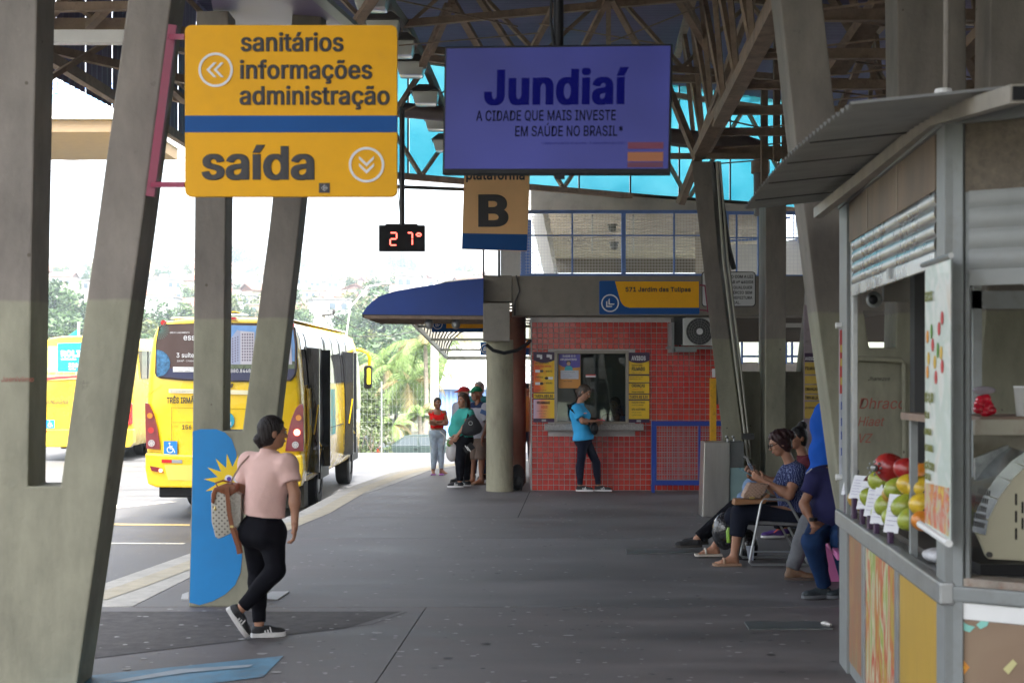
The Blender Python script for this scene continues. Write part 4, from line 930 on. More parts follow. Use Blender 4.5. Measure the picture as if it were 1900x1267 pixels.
t.p('window_ledge', MB().box(GX(1010,YK), GX(1192,YK), YK-.22, YK+.06, GZ(797,YK), GZ(785.5,YK)), mat('granite', (.30,.28,.26), .35, var=.5, scale=45, dirt=.6, dcol=(.05,.05,.05)), bevel=.004)
# inside: back wall, counter, door panel
M_in = mat('booth_inside', (.16,.19,.18), .8)
t.p('inner_wall', MB().box(bx0+.16, bx1-.16, YK+2.0, YK+2.04, 0, bz1-.12), M_in)
t.p('inner_door', MB().box(GX(1108,YK), GX(1152,YK), YK+1.93, YK+1.97, .0, 1.95), mat('booth_door', (.24,.27,.25), .7)); t.p('inner_door_frame', MB().box(GX(1100,YK), GX(1107,YK), YK+1.93, YK+1.97, 0, 2.0), M_in)
t.p('counter', MB().box(bx0+.2, bx1-.2, YK+.18, YK+.75, .85, .9), M_in)
t.p('lighting_strip', MB().box(bx0+.16, bx0+.5, YK+.5, YK+.6, 2.3, 2.33), M_white)
# posters
def ptxt(t, s, x, y, h, m, Y, bold=.03, sx=1, align='LEFT', parent=None): return t.text(s, W(x, y, Y), h/(F/Y)/.73, m, bold=bold, sx=sx, align=align, parent=parent)
M_py = mat('poster_yellow', (.78,.50,.02), .4, var=.1, scale=4); M_pd = mat('poster_purple', (.035,.012,.05), .4); M_po = mat('poster_orange', (.78,.20,.03), .4, var=.2, scale=5); M_pr = mat('poster_red', (.62,.06,.02), .4); M_pw = mat('poster_white', (.70,.70,.72), .4)
tp = T('fare_poster', 'tall orange and yellow fare poster left of the ticket window', 'poster', W(1009,784,YK-.01))
x0, x1 = GX(989.5,YK), GX(1029,YK); Yp = YK-.012
brd = tp.p('board', MB().box(x0, x1, Yp, Yp+.012, GZ(783,YK), GZ(653,YK)), M_pd)
m_grad = mat('poster_gradient', (.75,.45,.02), .4); n, l, b = nodes_of(m_grad); tc = n.new('ShaderNodeTexCoord'); sp = n.new('ShaderNodeSeparateXYZ'); l.new(tc.outputs['Object'], sp.inputs[0]); cr = n.new('ShaderNodeValToRGB'); l.new(cr.outputs[0], b.inputs[0])
no = n.new('ShaderNodeTexNoise'); no.inputs['Scale'].default_value = 5; l.new(tc.outputs['Object'], no.inputs['Vector']); ad = n.new('ShaderNodeMath'); ad.operation = 'MULTIPLY_ADD'; ad.inputs[1].default_value = 1.6; l.new(sp.outputs[0], ad.inputs[0]); l.new(no.outputs[0], ad.inputs[2]); l.new(ad.outputs[0], cr.inputs[0])
cr.color_ramp.elements[0].position = .28; cr.color_ramp.elements[0].color = (.70,.10,.02,1); cr.color_ramp.elements[1].position = .6; cr.color_ramp.elements[1].color = (.80,.50,.02,1)
m_grad2 = mat('poster_gradient_pale', (.7,.4,.2), .4); n, l, b = nodes_of(m_grad2); tc = n.new('ShaderNodeTexCoord'); sp = n.new('ShaderNodeSeparateXYZ'); l.new(tc.outputs['Object'], sp.inputs[0]); cr = n.new('ShaderNodeValToRGB'); l.new(cr.outputs[0], b.inputs[0]); ad = n.new('ShaderNodeMath'); ad.operation = 'MULTIPLY_ADD'; ad.inputs[1].default_value = 2.8; ad.inputs[2].default_value = .5; l.new(sp.outputs[0], ad.inputs[0]); l.new(ad.outputs[0], cr.inputs[0])
e = cr.color_ramp.elements; e[0].position = .05; e[0].color = (.55,.45,.62,1); e[1].position = .85; e[1].color = (.80,.50,.02,1); q = e.new(.4); q.color = (.75,.24,.12,1)
def panel(t, y0, y1, xa, xb, m, dy=.003, name='panel', parent=None): return t.p(name, MB().box(GX(xa,YK), GX(xb,YK), Yp-dy, Yp-dy+.0025, GZ(y1,YK), GZ(y0,YK)), m, parent)
panel(tp, 668, 727.5, 990, 1028.5, m_grad); panel(tp, 729.5, 739, 990, 1028.5, M_py); panel(tp, 741, 776, 990, 1028.5, m_grad2)
cvp = [(990,668.0),(1028.5,668.0),(1028.5,668.2),(1022,671),(1015,672.5),(1009,673),(1003,672.5),(996,671),(990,668.2)]
tp.p('title_shape', MB().xz(pxz(cvp, YK), Yp-.006, Yp-.0035), M_pd)
for x in (1001, 1019): tp.p('card_picture', MB().box(GX(x-5,YK), GX(x+1,YK), Yp-.004, Yp-.001, GZ(663,YK), GZ(657.5,YK)).box(GX(x+1,YK), GX(x+5,YK), Yp-.0045, Yp-.0015, GZ(666,YK), GZ(658,YK)), M_pw)
for i, (x, y, d) in enumerate(((993,686,1),(1017,699,-1),(993,709,1))):
    tp.p('card_picture', MB().box(GX(x,YK), GX(x+9,YK), Yp-.006, Yp-.004, GZ(y+5,YK), GZ(y,YK)), M_pw)
    ax = x+9 if d > 0 else x; tp.p('arrow_symbol', MB().xz(pxz([(ax,y+.5),(ax+d*3,y+.5),(ax+d*3,y-1),(ax+d*7,y+2.5),(ax+d*3,y+6),(ax+d*3,y+4.5),(ax,y+4.5)], YK), Yp-.006, Yp-.004), M_ink)
for s, x, y, h, sx, m, bo in (('COM O BILHETE ÚNICO',992,675,3,.75,M_ink,.02),('VOCÊ PAGA MENOS!',992,681,4,.75,M_pr,.03),('+ BARATO',1010,690,3.6,.8,M_ink,.02),('+ PRÁTICO',992,701,3.6,.8,M_ink,.02),('+ SEGURO',1010,712,3.6,.8,M_ink,.02),('USE E RECARREGUE SEMPRE',992,725,2,.8,M_ink,0),('TARIFA R$5,50',991.5,737.5,6.6,.68,M_ink,.03),('RECARREGUE',996,749,5.4,.66,M_ink,.03),('AQUI!',1004,757,5,.8,M_pr,.03),('EM DINHEIRO OU CARTÃO',996,763,1.8,.8,M_ink,0),('CRÉDITO E DÉBITO',1000,768,1.8,.8,M_ink,0),('TODOS OS DIAS',1001,773,1.8,.8,M_ink,0)):
    ptxt(tp, s, x, y, h, m, Yp-.007, bo, sx)
tp.p('logo', MB().box(GX(1005,YK), GX(1013,YK), Yp-.003, Yp-.001, GZ(781.5,YK), GZ(778,YK)), mat('logo_grey', (.4,.4,.4), .5))
ta = T('notice_poster', 'tall yellow AVISOS notice poster right of the ticket window', 'poster', W(1185,785,YK-.01))
ta.p('board', MB().box(GX(1166,YK), GX(1205,YK), Yp, Yp+.012, GZ(784,YK), GZ(654,YK)), M_pd)
for y0, y1 in ((669,694),(697,709),(711,730),(732,740.5),(743,777)): panel(ta, y0, y1, 1166.5, 1204.5, M_py)
ta.p('title_shape', MB().xz(pxz([(x+176.2,y+.8) for x, y in cvp], YK), Yp-.006, Yp-.0035), M_pd)
for s, x, y, h, sx, m, bo in (('AVISOS',1172,668,9,.72,M_pw,.045),('VOCÊ ESTÁ SENDO',1172,679,3.4,.62,M_ink,.02),('FILMADO',1172,687.5,7.6,.68,M_ink,.04),('SORRIA PARA A CÂMERA',1172,692.5,2.2,.72,M_ink,0),('MANTENHA O CARTÃO EM MÃOS',1168.5,700.5,2,.78,M_ink,0),('PARA PASSAR NA CATRACA',1168.5,704,2,.8,M_ink,0),('CRIANÇAS',1172,718,6.6,.68,M_ink,.035),('A PARTIR DE 5 ANOS',1172,723,2.8,.72,M_pr,.01),('PAGAM PASSAGEM',1172,728.5,3.4,.72,M_ink,.02),('TARIFA R$ 5,50',1168.5,739,6.2,.68,M_ink,.03),('FACILITE O TROCO',1172,748,3.6,.72,M_ink,.02),('UTILIZE NOTAS MENORES',1172,752.5,2.4,.72,M_ink,.01),('NÃO ACEITAMOS',1172,761,4.2,.7,M_ink,.025),('NOTAS DE 100 REAIS',1172,766,2.4,.72,M_ink,0),('CONFIRA O TROCO',1172,771,2.6,.8,M_ink,0)):
    ptxt(ta, s, x, y, h, m, Yp-.007, bo, sx)
ta.p('logo', MB().box(GX(1181,YK), GX(1189,YK), Yp-.003, Yp-.001, GZ(782.5,YK), GZ(779,YK)), mat('logo_grey', (.4,.4,.4), .5))
Yg = YK+.045; tq = T('app_poster', 'purple and orange app poster inside the ticket window', 'poster', W(1056,720,Yg))
tq.p('sheet', MB().xz(rrect(GX(1036,Yg), GX(1077,Yg), GZ(720,Yg), GZ(656,Yg), .02), Yg-.002, Yg), mat('poster_amber', (.62,.27,.05), .4))
tq.p('upper_field', MB().xz(pxz([(1036.5,658),(1036.5,676),(1044,680),(1056,683),(1068,682),(1076.5,681),(1076.5,658),(1075,656.5),(1038,656.5)], Yg), Yg-.005, Yg-.0025), mat('poster_violet', (.10,.08,.36), .4))
tq.p('figure', MB().xz(pxz([(1047,688),(1048,682),(1051,679),(1059,679),(1062,682),(1063,688)], Yg), Yg-.008, Yg-.006), mat('poster_teal', (.05,.38,.45), .4))
tq.p('figure_head', MB().disc(W(1055,674.5,Yg-.009), .030, n=12, t=.002), mat('poster_skin', (.55,.36,.24), .5)); tq.p('figure_hair', MB().disc(W(1055,672.8,Yg-.0075), .038, n=12, t=.001), M_ink)
tq.p('form', MB().box(GX(1040,Yg), GX(1073.5,Yg), Yg-.011, Yg-.009, GZ(703,Yg), GZ(687,Yg)), mat('poster_pale', (.50,.52,.58), .4))
for s, x, y, h, sx, m, bo in (('BAIXE O O',1044,662,3.8,1.15,M_pw,.05),('APLICATIVO',1039.5,668.5,4,1.15,M_pw,.05),('Com o app você pode:',1046,691,2,1,M_ink,0),('consultar linhas',1045,695.5,1.8,1,M_ink,0),('comprar passagens',1045,699,1.8,1,M_ink,0),('ver horários',1045,702.3,1.8,1,M_ink,0),('FÁCIL E RÁPIDO',1045,708,2,1,M_ink,.02)): ptxt(tq, s, x, y, h, m, Yg-.012, bo, sx)
one('window_sticker', MB().box(GX(1087,YK), GX(1105.5,YK), YK+.046, YK+.049, GZ(699.5,YK), GZ(697,YK)).m(1).box(GX(1087,YK), GX(1105.5,YK), YK+.046, YK+.049, GZ(697,YK)+.0005, GZ(694.5,YK)), [M_pw, mat('sticker_red', (.5,.08,.06), .5)], 'small red and white strip stuck on the booth glass', 'sticker', W(1096,697,YK+.045))
# air conditioner
Ya = YK-.55; t = T('air_conditioner', 'white air conditioner unit with round fan grille above the blue panel', 'air conditioner', W(1300,645,Ya))
t.p('case', MB().box(GX(1268,Ya), GX(1345,Ya), Ya, Ya+.32, GZ(641,Ya), GZ(590,Ya)), mat('ac_white', (.60,.60,.57), .45, var=.06), bevel=.012)
t.p('side_grille', MB().box(GX(1246,YK-.1), GX(1267,YK-.1), YK-.45, YK-.02, GZ(640,YK-.1), GZ(590,YK-.1)), mat('ac_shadow', (.03,.03,.03), .6))  # plain near-black box left of the case
fc = W(1298, 615, Ya-.012); t.p('fan_opening', MB().disc(fc+Vector((0,.004,0)), .205, n=28, t=.008), mat('fan_dark', (.045,.045,.045), .6))
g = MB()
for r_ in (.21,.17,.135,.10): g.disc(fc+Vector((0,-.008,0)), r_, n=28, t=.006, ri=r_-.006)
for i in range(18): a = 2*PI*i/18; g.beam(fc+Vector((.04*math.cos(a), -.012, .04*math.sin(a))), fc+Vector((.21*math.cos(a), -.012, .21*math.sin(a))), .004, .004)
t.p('grille', g, mat('grille_grey', (.22,.22,.21), .5)); t.p('fan_hub', MB().disc(fc+Vector((0,-.018,0)), .05, n=18, t=.01), M_white)
t.p('bracket', MB().box(GX(1236,Ya), GX(1345,Ya), Ya+.02, Ya+.06, GZ(647,Ya), GZ(643,Ya)).box(GX(1246,Ya), GX(1251,Ya), Ya+.0, Ya+.5, GZ(654,Ya), GZ(598,Ya)).box(GX(1253,Ya), GX(1292,Ya), Ya-.03, Ya+.5, GZ(653,Ya), GZ(647,Ya)), M_grey)
# blue mesh panel leaning before the tiles
Yb = 22.2; t = T('mesh_panel', 'low blue framed wire mesh barrier before the red tiled wall', 'barrier', W(1260,910,Yb))
x0, x1, z0, z1 = GX(1209,Yb), GX(1352,Yb), GZ(900,Yb), GZ(781,Yb); fw = .075
t.p('frame', MB().box(x0, x1, Yb, Yb+.05, z1-fw, z1).box(x0, x1, Yb, Yb+.05, z0, z0+fw).box(x0, x0+fw, Yb+.001, Yb+.049, z0+fw, z1-fw).box(GX(1296,Yb), GX(1300,Yb), Yb+.01, Yb+.04, z0+fw, z1-fw).box(x0, x0+.05, Yb, Yb+.05, 0, z0), mat('deep_blue', (.008,.045,.30), .4, var=.1, scale=4, dirt=.15), bevel=.004)
g = MB(); i = 0
while x0+.04*i < x1: g.box(x0+.04*i, x0+.04*i+.005, Yb+.02, Yb+.025, z0+fw, z1-fw); i += 1
i = 0
while z0+fw+.04*i < z1-fw: g.box(x0+fw, x1, Yb+.026, Yb+.031, z0+fw+.04*i, z0+fw+.04*i+.005); i += 1
t.p('wire_mesh', g, mat('wire_grey', (.42,.38,.42), .5, metal=.4))
t = T('yellow_post', 'scratched yellow upright guard beside the tiled wall', 'post', W(1323,820,21.0)); Yq = 21.0
t.p('post', MB().box(GX(1318,Yq), GX(1329,Yq), Yq, Yq+.08, 0, GZ(702,Yq)), mat('guard_yellow', (.70,.36,.01), .5, var=.15, scale=9, dirt=.55, dcol=(.05,.04,.03)))
t.p('label_plate', MB().box(GX(1321,Yq), GX(1327,Yq), Yq-.006, Yq-.001, GZ(700,Yq), GZ(684,Yq)), M_pw); t.p('bracket', MB().box(GX(1329,Yq), GX(1333,Yq), Yq, Yq+.06, GZ(750,Yq), GZ(702,Yq)), M_dark)

# ------------------------------------------------------------------ concrete beam over the booth and its round pillar
Yc = 22.45
t = T('concrete_beam', 'wide concrete beam resting over the ticket booth', 'beam', (GX(1150,Yc), Yc, 2.8))
t.p('beam_face', MB().box(GX(950,Yc), GX(1560,Yc), Yc, Yc+.5, GZ(586,Yc), GZ(512,Yc)), M_beam, bevel=.01)
t.p('beam_end', MB().box(GX(896,Yc), GX(950,Yc)-.002, Yc-.02, Yc+.5, GZ(560,Yc), GZ(511,Yc)), M_beam, bevel=.01)
t.p('junction_box', MB().box(GX(897,Yc), GX(946,Yc), Yc-.32, Yc+.3, GZ(634,Yc), GZ(564,Yc)), mat('box_concrete', (.22,.20,.17), .8, var=.1, dirt=.2), bevel=.012)
t.p('deck', MB().box(GX(950,Yc), GX(1700,Yc), Yc+.5, Yc+3.6, GZ(586,Yc)+.1, GZ(520,Yc)), M_beam)
t.p('cable', MB().tube([W(958,511,Yc-.03), W(964,540,Yc-.03), W(956,560,Yc-.03), W(955,585,Yc-.03)], .012, 6), M_dark)
one('round_pillar', MB().tube([(GX(927,22.35), 22.35+.2, 0), (GX(927,22.35), 22.55, GZ(630,22.35))], .215, 24), mat('pillar_paint', (.30,.285,.20), .75, var=.25, scale=3, stretch=(1,1,.25), dirt=.55, dcol=(.12,.09,.06), bump=.2), 'stained round concrete pillar left of the ticket booth', 'pillar', (GX(927,22.35), 22.5, 0), smooth=True)
t = T('round_pillar', 'darker second round pillar just behind the stained one', 'pillar', (GX(950,24), 24, 0)); t.p('shaft', MB().tube([(GX(954,24), 24.2, 0), (GX(954,24), 24.2, 2.9)], .2, 20), mat('pillar_brown', (.20,.10,.065), .75, var=.2, scale=3), smooth=True)
one('sagging_cable', MB().tube([W(903,640,22.05), W(915,650,22.0), W(935,655,22.0), W(960,650,22.0), W(978,638,22.2), W(984,632,22.3)], .028, 8), M_black, 'thick black cable sagging beside the round pillar', 'cable', W(940,650,22), smooth=True)
t = T('line_sign', 'blue and yellow board reading 571 Jardim das Tulipas', 'sign', W(1205,552,19.1)); Yl = 19.1; s_ = F/Yl
brd = t.p('board', MB().xz(rrect(GX(1112,Yl), GX(1298,Yl), GZ(583,Yl), GZ(521,Yl), .02), Yl, Yl+.04), M_signb)
t.p('yellow_field', MB().xz(pxz([(1141,522),(1297,522),(1297,571),(1168,571),(1160,569),(1155,565),(1151,558)], Yl), Yl-.004, Yl-.001), M_signy)
t.text('571 Jardim das Tulipas', W(1160,541,Yl-.006), 9.6/s_/.73, M_ink, bold=.03, sx=1.1); chevrons(t, W(1132,562.5,Yl-.005), 16.5/s_, M_signw, 'corner')
t.p('bracket', MB().beam(W(1298,529,Yl+.02), W(1318,531,Yl+.02), .02, .02).beam(W(1298,575,Yl+.02), W(1320,577,Yl+.02), .02, .02).beam(W(1308,529,Yl+.02), W(1314,580,Yl+.02), .02, .02), M_red)
Yw = 21.9; t = T('law_sign', 'white rectangular notice about commerce law half hidden by the forked column', 'sign', W(1375,568,Yw)); s_ = F/Yw
t.p('board', MB().xz(rrect(GX(1302,Yw), GX(1402,Yw), GZ(569,Yw), GZ(504,Yw), .05), Yw, Yw+.02), M_ink)
t.p('face', MB().xz(rrect(GX(1303.5,Yw), GX(1400.5,Yw), GZ(567.5,Yw), GZ(505.5,Yw), .045), Yw-.003, Yw-.001), mat('notice_white', (.55,.56,.56), .5))
for s, x, y in (('DE ACORDO COM A LEI', 1372, 516), ('COMPLEMENTAR nº 460/08', 1398, 526), ('É PROIBIDO QUALQUER', 1396, 536), ('COMÉRCIO SEM', 1396, 545.5), ('PREFEITURA', 1396, 555), ('LOCAL.', 1374, 564)):
    t.text(s, W(x if x != 1372 else 1397, y, Yw-.005), 6.4/s_/.73, M_ink, bold=.02, align='RIGHT')

# ------------------------------------------------------------------ walkway railing and structures above
Yr = 22.75; s_ = F/Yr; t = T('walkway_railing', 'light blue railing with wire mesh above the ticket booth', 'railing', W(1230,512,Yr))
def rail_run(t, xa, xb, Y, ytop, ymid, ybot, posts, mids, mesh=True, pitch=.048):
    t.p('top_rail', MB().box(GX(xa,Y), GX(xb,Y), Y, Y+.06, GZ(ytop+6,Y), GZ(ytop,Y)), M_blue)
    t.p('bottom_rail', MB().box(GX(xa,Y), GX(xb,Y), Y, Y+.05, GZ(ybot,Y), GZ(ybot-4,Y)), M_blue)
    t.p('middle_rail', MB().box(GX(xa,Y), GX(xb,Y), Y+.01, Y+.03, GZ(ymid+2.2,Y), GZ(ymid,Y)), M_blue)
    for x, w_ in posts: t.p('post', MB().box(GX(x-w_/2,Y), GX(x+w_/2,Y), Y-.005, Y+.065, GZ(ybot-1,Y), GZ(ytop+1,Y)), M_blue)
    for x in mids: t.p('mullion', MB().box(GX(x-1.5,Y), GX(x+1.5,Y), Y+.005, Y+.035, GZ(ybot-4,Y), GZ(ytop+6,Y)), M_blue)
    if mesh:
        g = MB(); x = GX(xa,Y); z0, z1 = GZ(ybot-4,Y), GZ(ytop+8,Y)
        while x < GX(xb,Y): g.add([(x,Y+.04,z0),(x+.006,Y+.04,z0),(x+.006,Y+.04,z1),(x,Y+.04,z1)], [(0,1,2,3)]); x += pitch
        z = z0
        while z < z1: g.add([(GX(xa,Y),Y+.045,z),(GX(xb,Y),Y+.045,z),(GX(xb,Y),Y+.045,z+.006),(GX(xa,Y),Y+.045,z+.006)], [(0,1,2,3)]); z += pitch
        t.p('wire_mesh', g, mat('mesh_wire', (.62,.62,.64), .5), fix=False)
rail_run(t, 965, 1345, Yr, 390, 436, 512, [(971,7),(1157,8),(1345,7)], [1062,1251])
t = T('walkway_railing', 'blue railing of the walkway right of the forked column', 'railing', W(1430,512,Yr)); rail_run(t, 1348, 1560, Yr, 392, 440, 514, [(1349,6),(1409,6)], [1367], pitch=.06)
# concrete underpass slab and slanted pier seen through the mesh
M_sof = mat('soffit', (.44,.40,.34), .85, var=.15, scale=1.5, dirt=.3, dcol=(.14,.12,.10))
t = T('overpass', 'concrete overpass soffit with hanging lamps behind the blue mesh', 'overpass', W(1150,420,30))
def hx(a, b, c, d, Yn, Yf_): return MB().add([W(x, y, Yn) for x, y in (a, b, c, d)]+[W(x, y, Yf_) for x, y in (a, b, c, d)], [(0,1,2,3),(7,6,5,4),(0,4,5,1),(1,5,6,2),(2,6,7,3),(3,7,4,0)])
t.p('edge_beam', MB().hexa([W(985,392,26),W(1420,392,26),W(1420,392,27.4),W(985,392,27.4),W(985,352,26),W(1420,382,26),W(1420,382,27.4),W(985,352,27.4)]), M_sof)
t.p('slab', MB().add([W(985,352,26), W(1420,382,26), W(1420,480,40), W(1030,480,40)], [(0,1,2,3)]).add([W(985,346,26), W(1420,376,26), W(1420,476,40), W(1030,476,40)], [(3,2,1,0)]), M_sof)
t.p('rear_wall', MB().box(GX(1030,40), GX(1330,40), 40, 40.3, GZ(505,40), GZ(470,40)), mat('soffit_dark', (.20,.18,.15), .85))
t.p('pier', MB().hexa([W(1010,512,28),W(1030,512,28),W(1036,512,29),W(1016,512,29),W(975,360,28),W(1000,360,28),W(1012,360,29),W(985,360,29)]), M_white)
t.p('pier', MB().hexa([W(1290,512,32),W(1330,512,32),W(1335,512,33),W(1295,512,33),W(1290,380,32),W(1330,380,32),W(1335,380,33),W(1295,380,33)]), M_sof)
for x, y in ((1136,424), (1139,457)): t.p('ceiling_lamp', MB().ell(W(x, y, 29), (.09,.09,.08), 10, 6).disc(W(x, y-5, 29), .11, ax='z', n=12, t=.03), M_grey, smooth=True)
for x in (1099, 1175): t.p('conduit', MB().tube([W(x, 400, 27.5), W(x, 470, 36)], .02, 6), M_grey)
t = T('white_wall', 'pale wall behind the platform board at the end of the walkway', 'wall', W(947,512,24)); t.p('wall', MB().box(GX(929,24), GX(966,24), 24, 24.2, GZ(560,24), GZ(440,24)), mat('pale_wall', (.50,.49,.45), .8, var=.1, dirt=.2))
t.p('blue_panel', MB().box(GX(966,25), GX(986,25), 25, 25.1, GZ(512,25), GZ(408,25)), M_blue)
t = T('stair_flight', 'white concrete stair flight with blue handrails seen between column arms', 'stairs', W(1480,480,30))
t.p('stringer', MB().xz(pxz([(1350,512),(1350,455),(1440,452),(1488,440),(1560,500),(1560,560),(1350,560)], 30), 30, 30.4), M_white)
for x in range(1470, 1560, 5): t.p('baluster', MB().box(GX(x,30), GX(x+1.2,30), 29.9, 29.92, GZ(445+(x-1470)*.7,30), GZ(395+(x-1470)*.5,30)), M_blue)
t.p('handrail', MB().beam(W(1466,392,29.9), W(1560,440,29.9), .05, .05), M_blue); t.p('handrail', MB().beam(W(1340,448,29.9), W(1408,444,29.9), .04, .04), M_blue); t.p('handrail', MB().beam(W(1340,408,29.9), W(1466,404,29.9), .04, .04), M_blue)
# things right of the booth, seen under the beam
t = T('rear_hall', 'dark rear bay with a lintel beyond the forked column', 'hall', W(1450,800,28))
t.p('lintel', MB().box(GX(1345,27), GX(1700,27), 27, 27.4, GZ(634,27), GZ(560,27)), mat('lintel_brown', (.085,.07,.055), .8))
t.p('rubble_strip', MB().box(GX(1455,26.9), GX(1490,26.9), 26.85, 26.95, GZ(608,27), GZ(600,27)), M_kerb)
t.p('low_wall', MB().box(GX(1345,29), GX(1800,29), 29, 29.3, 0, GZ(672,29)), M_sof)
t = T('rear_railing', 'blue railing glimpsed under the lintel between column arms', 'railing', W(1430,680,28.6))
for x in (1377, 1410, 1459, 1470, 1486): t.p('post', MB().box(GX(x-1.8,28.6), GX(x+1.8,28.6), 28.6, 28.65, GZ(675,28.6), GZ(634,28.6)), M_blue)
t.p('rail', MB().box(GX(1375,28.6), GX(1500,28.6), 28.59, 28.64, GZ(663,28.6), GZ(659,28.6)), M_blue)

# ------------------------------------------------------------------ blue awning and the second canopy
M_aw = mat('awning_blue', (.018,.060,.30), .5, var=.10, scale=2, bump=.3, bscale=4)
t = T('awning', 'blue fabric awning jutting left over the waiting people', 'awning', W(895,580,22.4)); Ya0, Ya1 = 22.2, 24.8
pr = [(897,516),(860,520),(820,526),(775,533),(735,540),(705,549),(690,560),(680,570),(672,582)]
mb = MB(); vs = [W(x, y, Ya0) for x, y in pr]; vb = [Vector((v.x, Ya1, v.z)) for v in vs]; n_ = len(vs)
mb.add(vs+vb, [(i, i+1, n_+i+1, n_+i) for i in range(n_-1)])
low = [W(x, 585-(897-x)*.008, Ya0) for x, y in pr]
mb.add(vs+low, [(i, i+1, n_+i+1, n_+i) for i in range(n_-1)])
t.p('fabric', mb, M_aw, fix=False, smooth=True)
t.p('edge_frame', MB().beam(W(897,587,Ya0+.02), W(674,586,Ya0+.02), .035, .05).beam(W(674,586,Ya0), Vector((GX(674,Ya0), Ya1, GZ(586,Ya0))), .035, .05), M_dark)
mb = MB()
for i in range(7):
    y_ = Ya0+(Ya1-Ya0)*i/6; mb.beam((GX(897,Ya0), y_, GZ(590,Ya0)), (GX(676,Ya0), y_, GZ(588,Ya0)), .03, .05)
t.p('ribs', mb, M_steel)
for x in (786, 836): t.p('spotlight', MB().ell(W(x+10, 601, 22.6), (.07,.07,.09), 10, 7).tube([W(x+10,588,22.6), W(x+10,596,22.6)], .04, 8), M_alu, smooth=True)
# second canopy further back: arched white sheet with dark ribs
t = T('ribbed_canopy', 'arched white canopy with dark ribs behind the blue awning', 'canopy', W(860,665,30))
def can(u): x0 = -1.77+.25*u; z0 = 2.80-.56*u; return [(x0+dx, 25+8*u, z0+dz) for dx, dz in ((0,0),(.04,.22),(.14,.42),(.32,.58),(.6,.68),(1.0,.72),(1.6,.74),(2.4,.74))]
ST = [can(i/8) for i in range(9)]; m_cs = mat('canopy_white', (.66,.64,.58), .7, var=.06); n, l, b = nodes_of(m_cs); tl_ = n.new('ShaderNodeBsdfTranslucent'); tl_.inputs[0].default_value = (.6,.58,.5,1); mx = n.new('ShaderNodeMixShader'); mx.inputs[0].default_value = .45; l.new(b.outputs[0], mx.inputs[1]); l.new(tl_.outputs[0], mx.inputs[2]); l.new(mx.outputs[0], n['Material Output'].inputs[0])
t.p('sheet', MB().add([p for r in ST for p in r], [(8*j+i, 8*j+i+1, 8*j+i+9, 8*j+i+8) for j in range(8) for i in range(7)]), m_cs, fix=False, smooth=True)
for k in range(15): t.p('rib', MB().tube([(x, y, z-.035) for x, y, z in can(k/14)], .018, 5, caps=False), M_dark)
t.p('edge_beam', MB().beam((-1.77,25,2.78), (-1.52,33,2.22), .05, .08), M_grey); t.p('end_beam', MB().beam((-1.52,33,2.2), (.9,33,2.2), .07, .08), M_grey)
for u in (.12, .45, .75): c_ = can(u); t.p('purlin', MB().beam((c_[0][0], c_[0][1], c_[0][2]-.02), (1.0, c_[0][1], c_[0][2]-.02), .05, .05), M_grey)
for (px, py, Y, w_, lb) in ((850, 604, 24.6, 88, 'first line board hanging under the blue awning'), (905, 645, 27.5, 30, 'small blue line board farther back under the canopy')):
    t = T('line_board', lb, 'sign', W(px, py, Y)); s_ = F/Y; x0_ = 801 if px == 850 else 891
    h_ = (594, 616) if px == 850 else (635, 659)
    t.p('board', MB().box(GX(x0_,Y), GX(x0_+100,Y), Y, Y+.04, GZ(h_[1],Y), GZ(h_[0],Y)), M_signb)
    if px == 850: t.p('yellow_field', MB().box(GX(828,Y), GX(900,Y), Y-.004, Y-.001, GZ(609,Y), GZ(594,Y)), M_signy)
    chevrons(t, W(812 if px == 850 else 901, 602 if px == 850 else 647, Y-.005), 9/s_, M_signw, 'corner')
one('line_board', MB().box(GX(976,25), GX(990,25), 25, 25.05, GZ(655,25), GZ(630,25)).m(1).box(GX(976,25), GX(990,25), 24.99, 24.999, GZ(645,25), GZ(631,25)), [M_signb, M_signy], 'yellow and blue board sliver between pillar and booth', 'sign', W(980,655,25))
# drinking fountain
Yd = 18.5; t = T('drinking_fountain', 'stainless steel drinking fountain with two taps left of the seated woman', 'drinking fountain', W(1335,965,Yd))
m_ss = mat('stainless', (.55,.54,.50), .32, metal=.9, var=.12, scale=2, stretch=(6,1,.6)); x0, x1 = GX(1305,Yd), GX(1355,Yd)
t.p('cabinet', MB().hexa([(GX(1303,Yd),Yd,0),(GX(1353,Yd),Yd,0),(GX(1353,Yd),Yd+.4,0),(GX(1303,Yd),Yd+.4,0),(GX(1307,Yd),Yd,GZ(820,Yd)),(x1,Yd,GZ(820,Yd)),(x1,Yd+.4,GZ(820,Yd)),(GX(1307,Yd),Yd+.4,GZ(820,Yd))]), m_ss, bevel=.01)
t.p('tank', MB().box(x1+.003, GX(1382,Yd), Yd+.05, Yd+.4, GZ(900,Yd), GZ(819,Yd)), mat('tank_grey', (.16,.17,.17), .35, metal=.7, var=.2), bevel=.01)
t.p('lower_box', MB().box(x1+.003, GX(1400,Yd), Yd+.02, Yd+.4, 0, GZ(868,Yd)), mat('teal_panel', (.22,.34,.34), .5, var=.1))
for x in (1350, 1362): t.p('tap', MB().tube([W(x,821,Yd+.1), W(x,812,Yd+.1), W(x-3,809,Yd+.02)], .014, 8), M_alu, smooth=True)
t.p('hose', MB().tube([W(1380,846,Yd-.02), W(1386,850,Yd-.03), W(1392,868,Yd-.03), W(1396,880,Yd)], .018, 8), mat('hose_grey', (.3,.3,.29), .5), smooth=True)
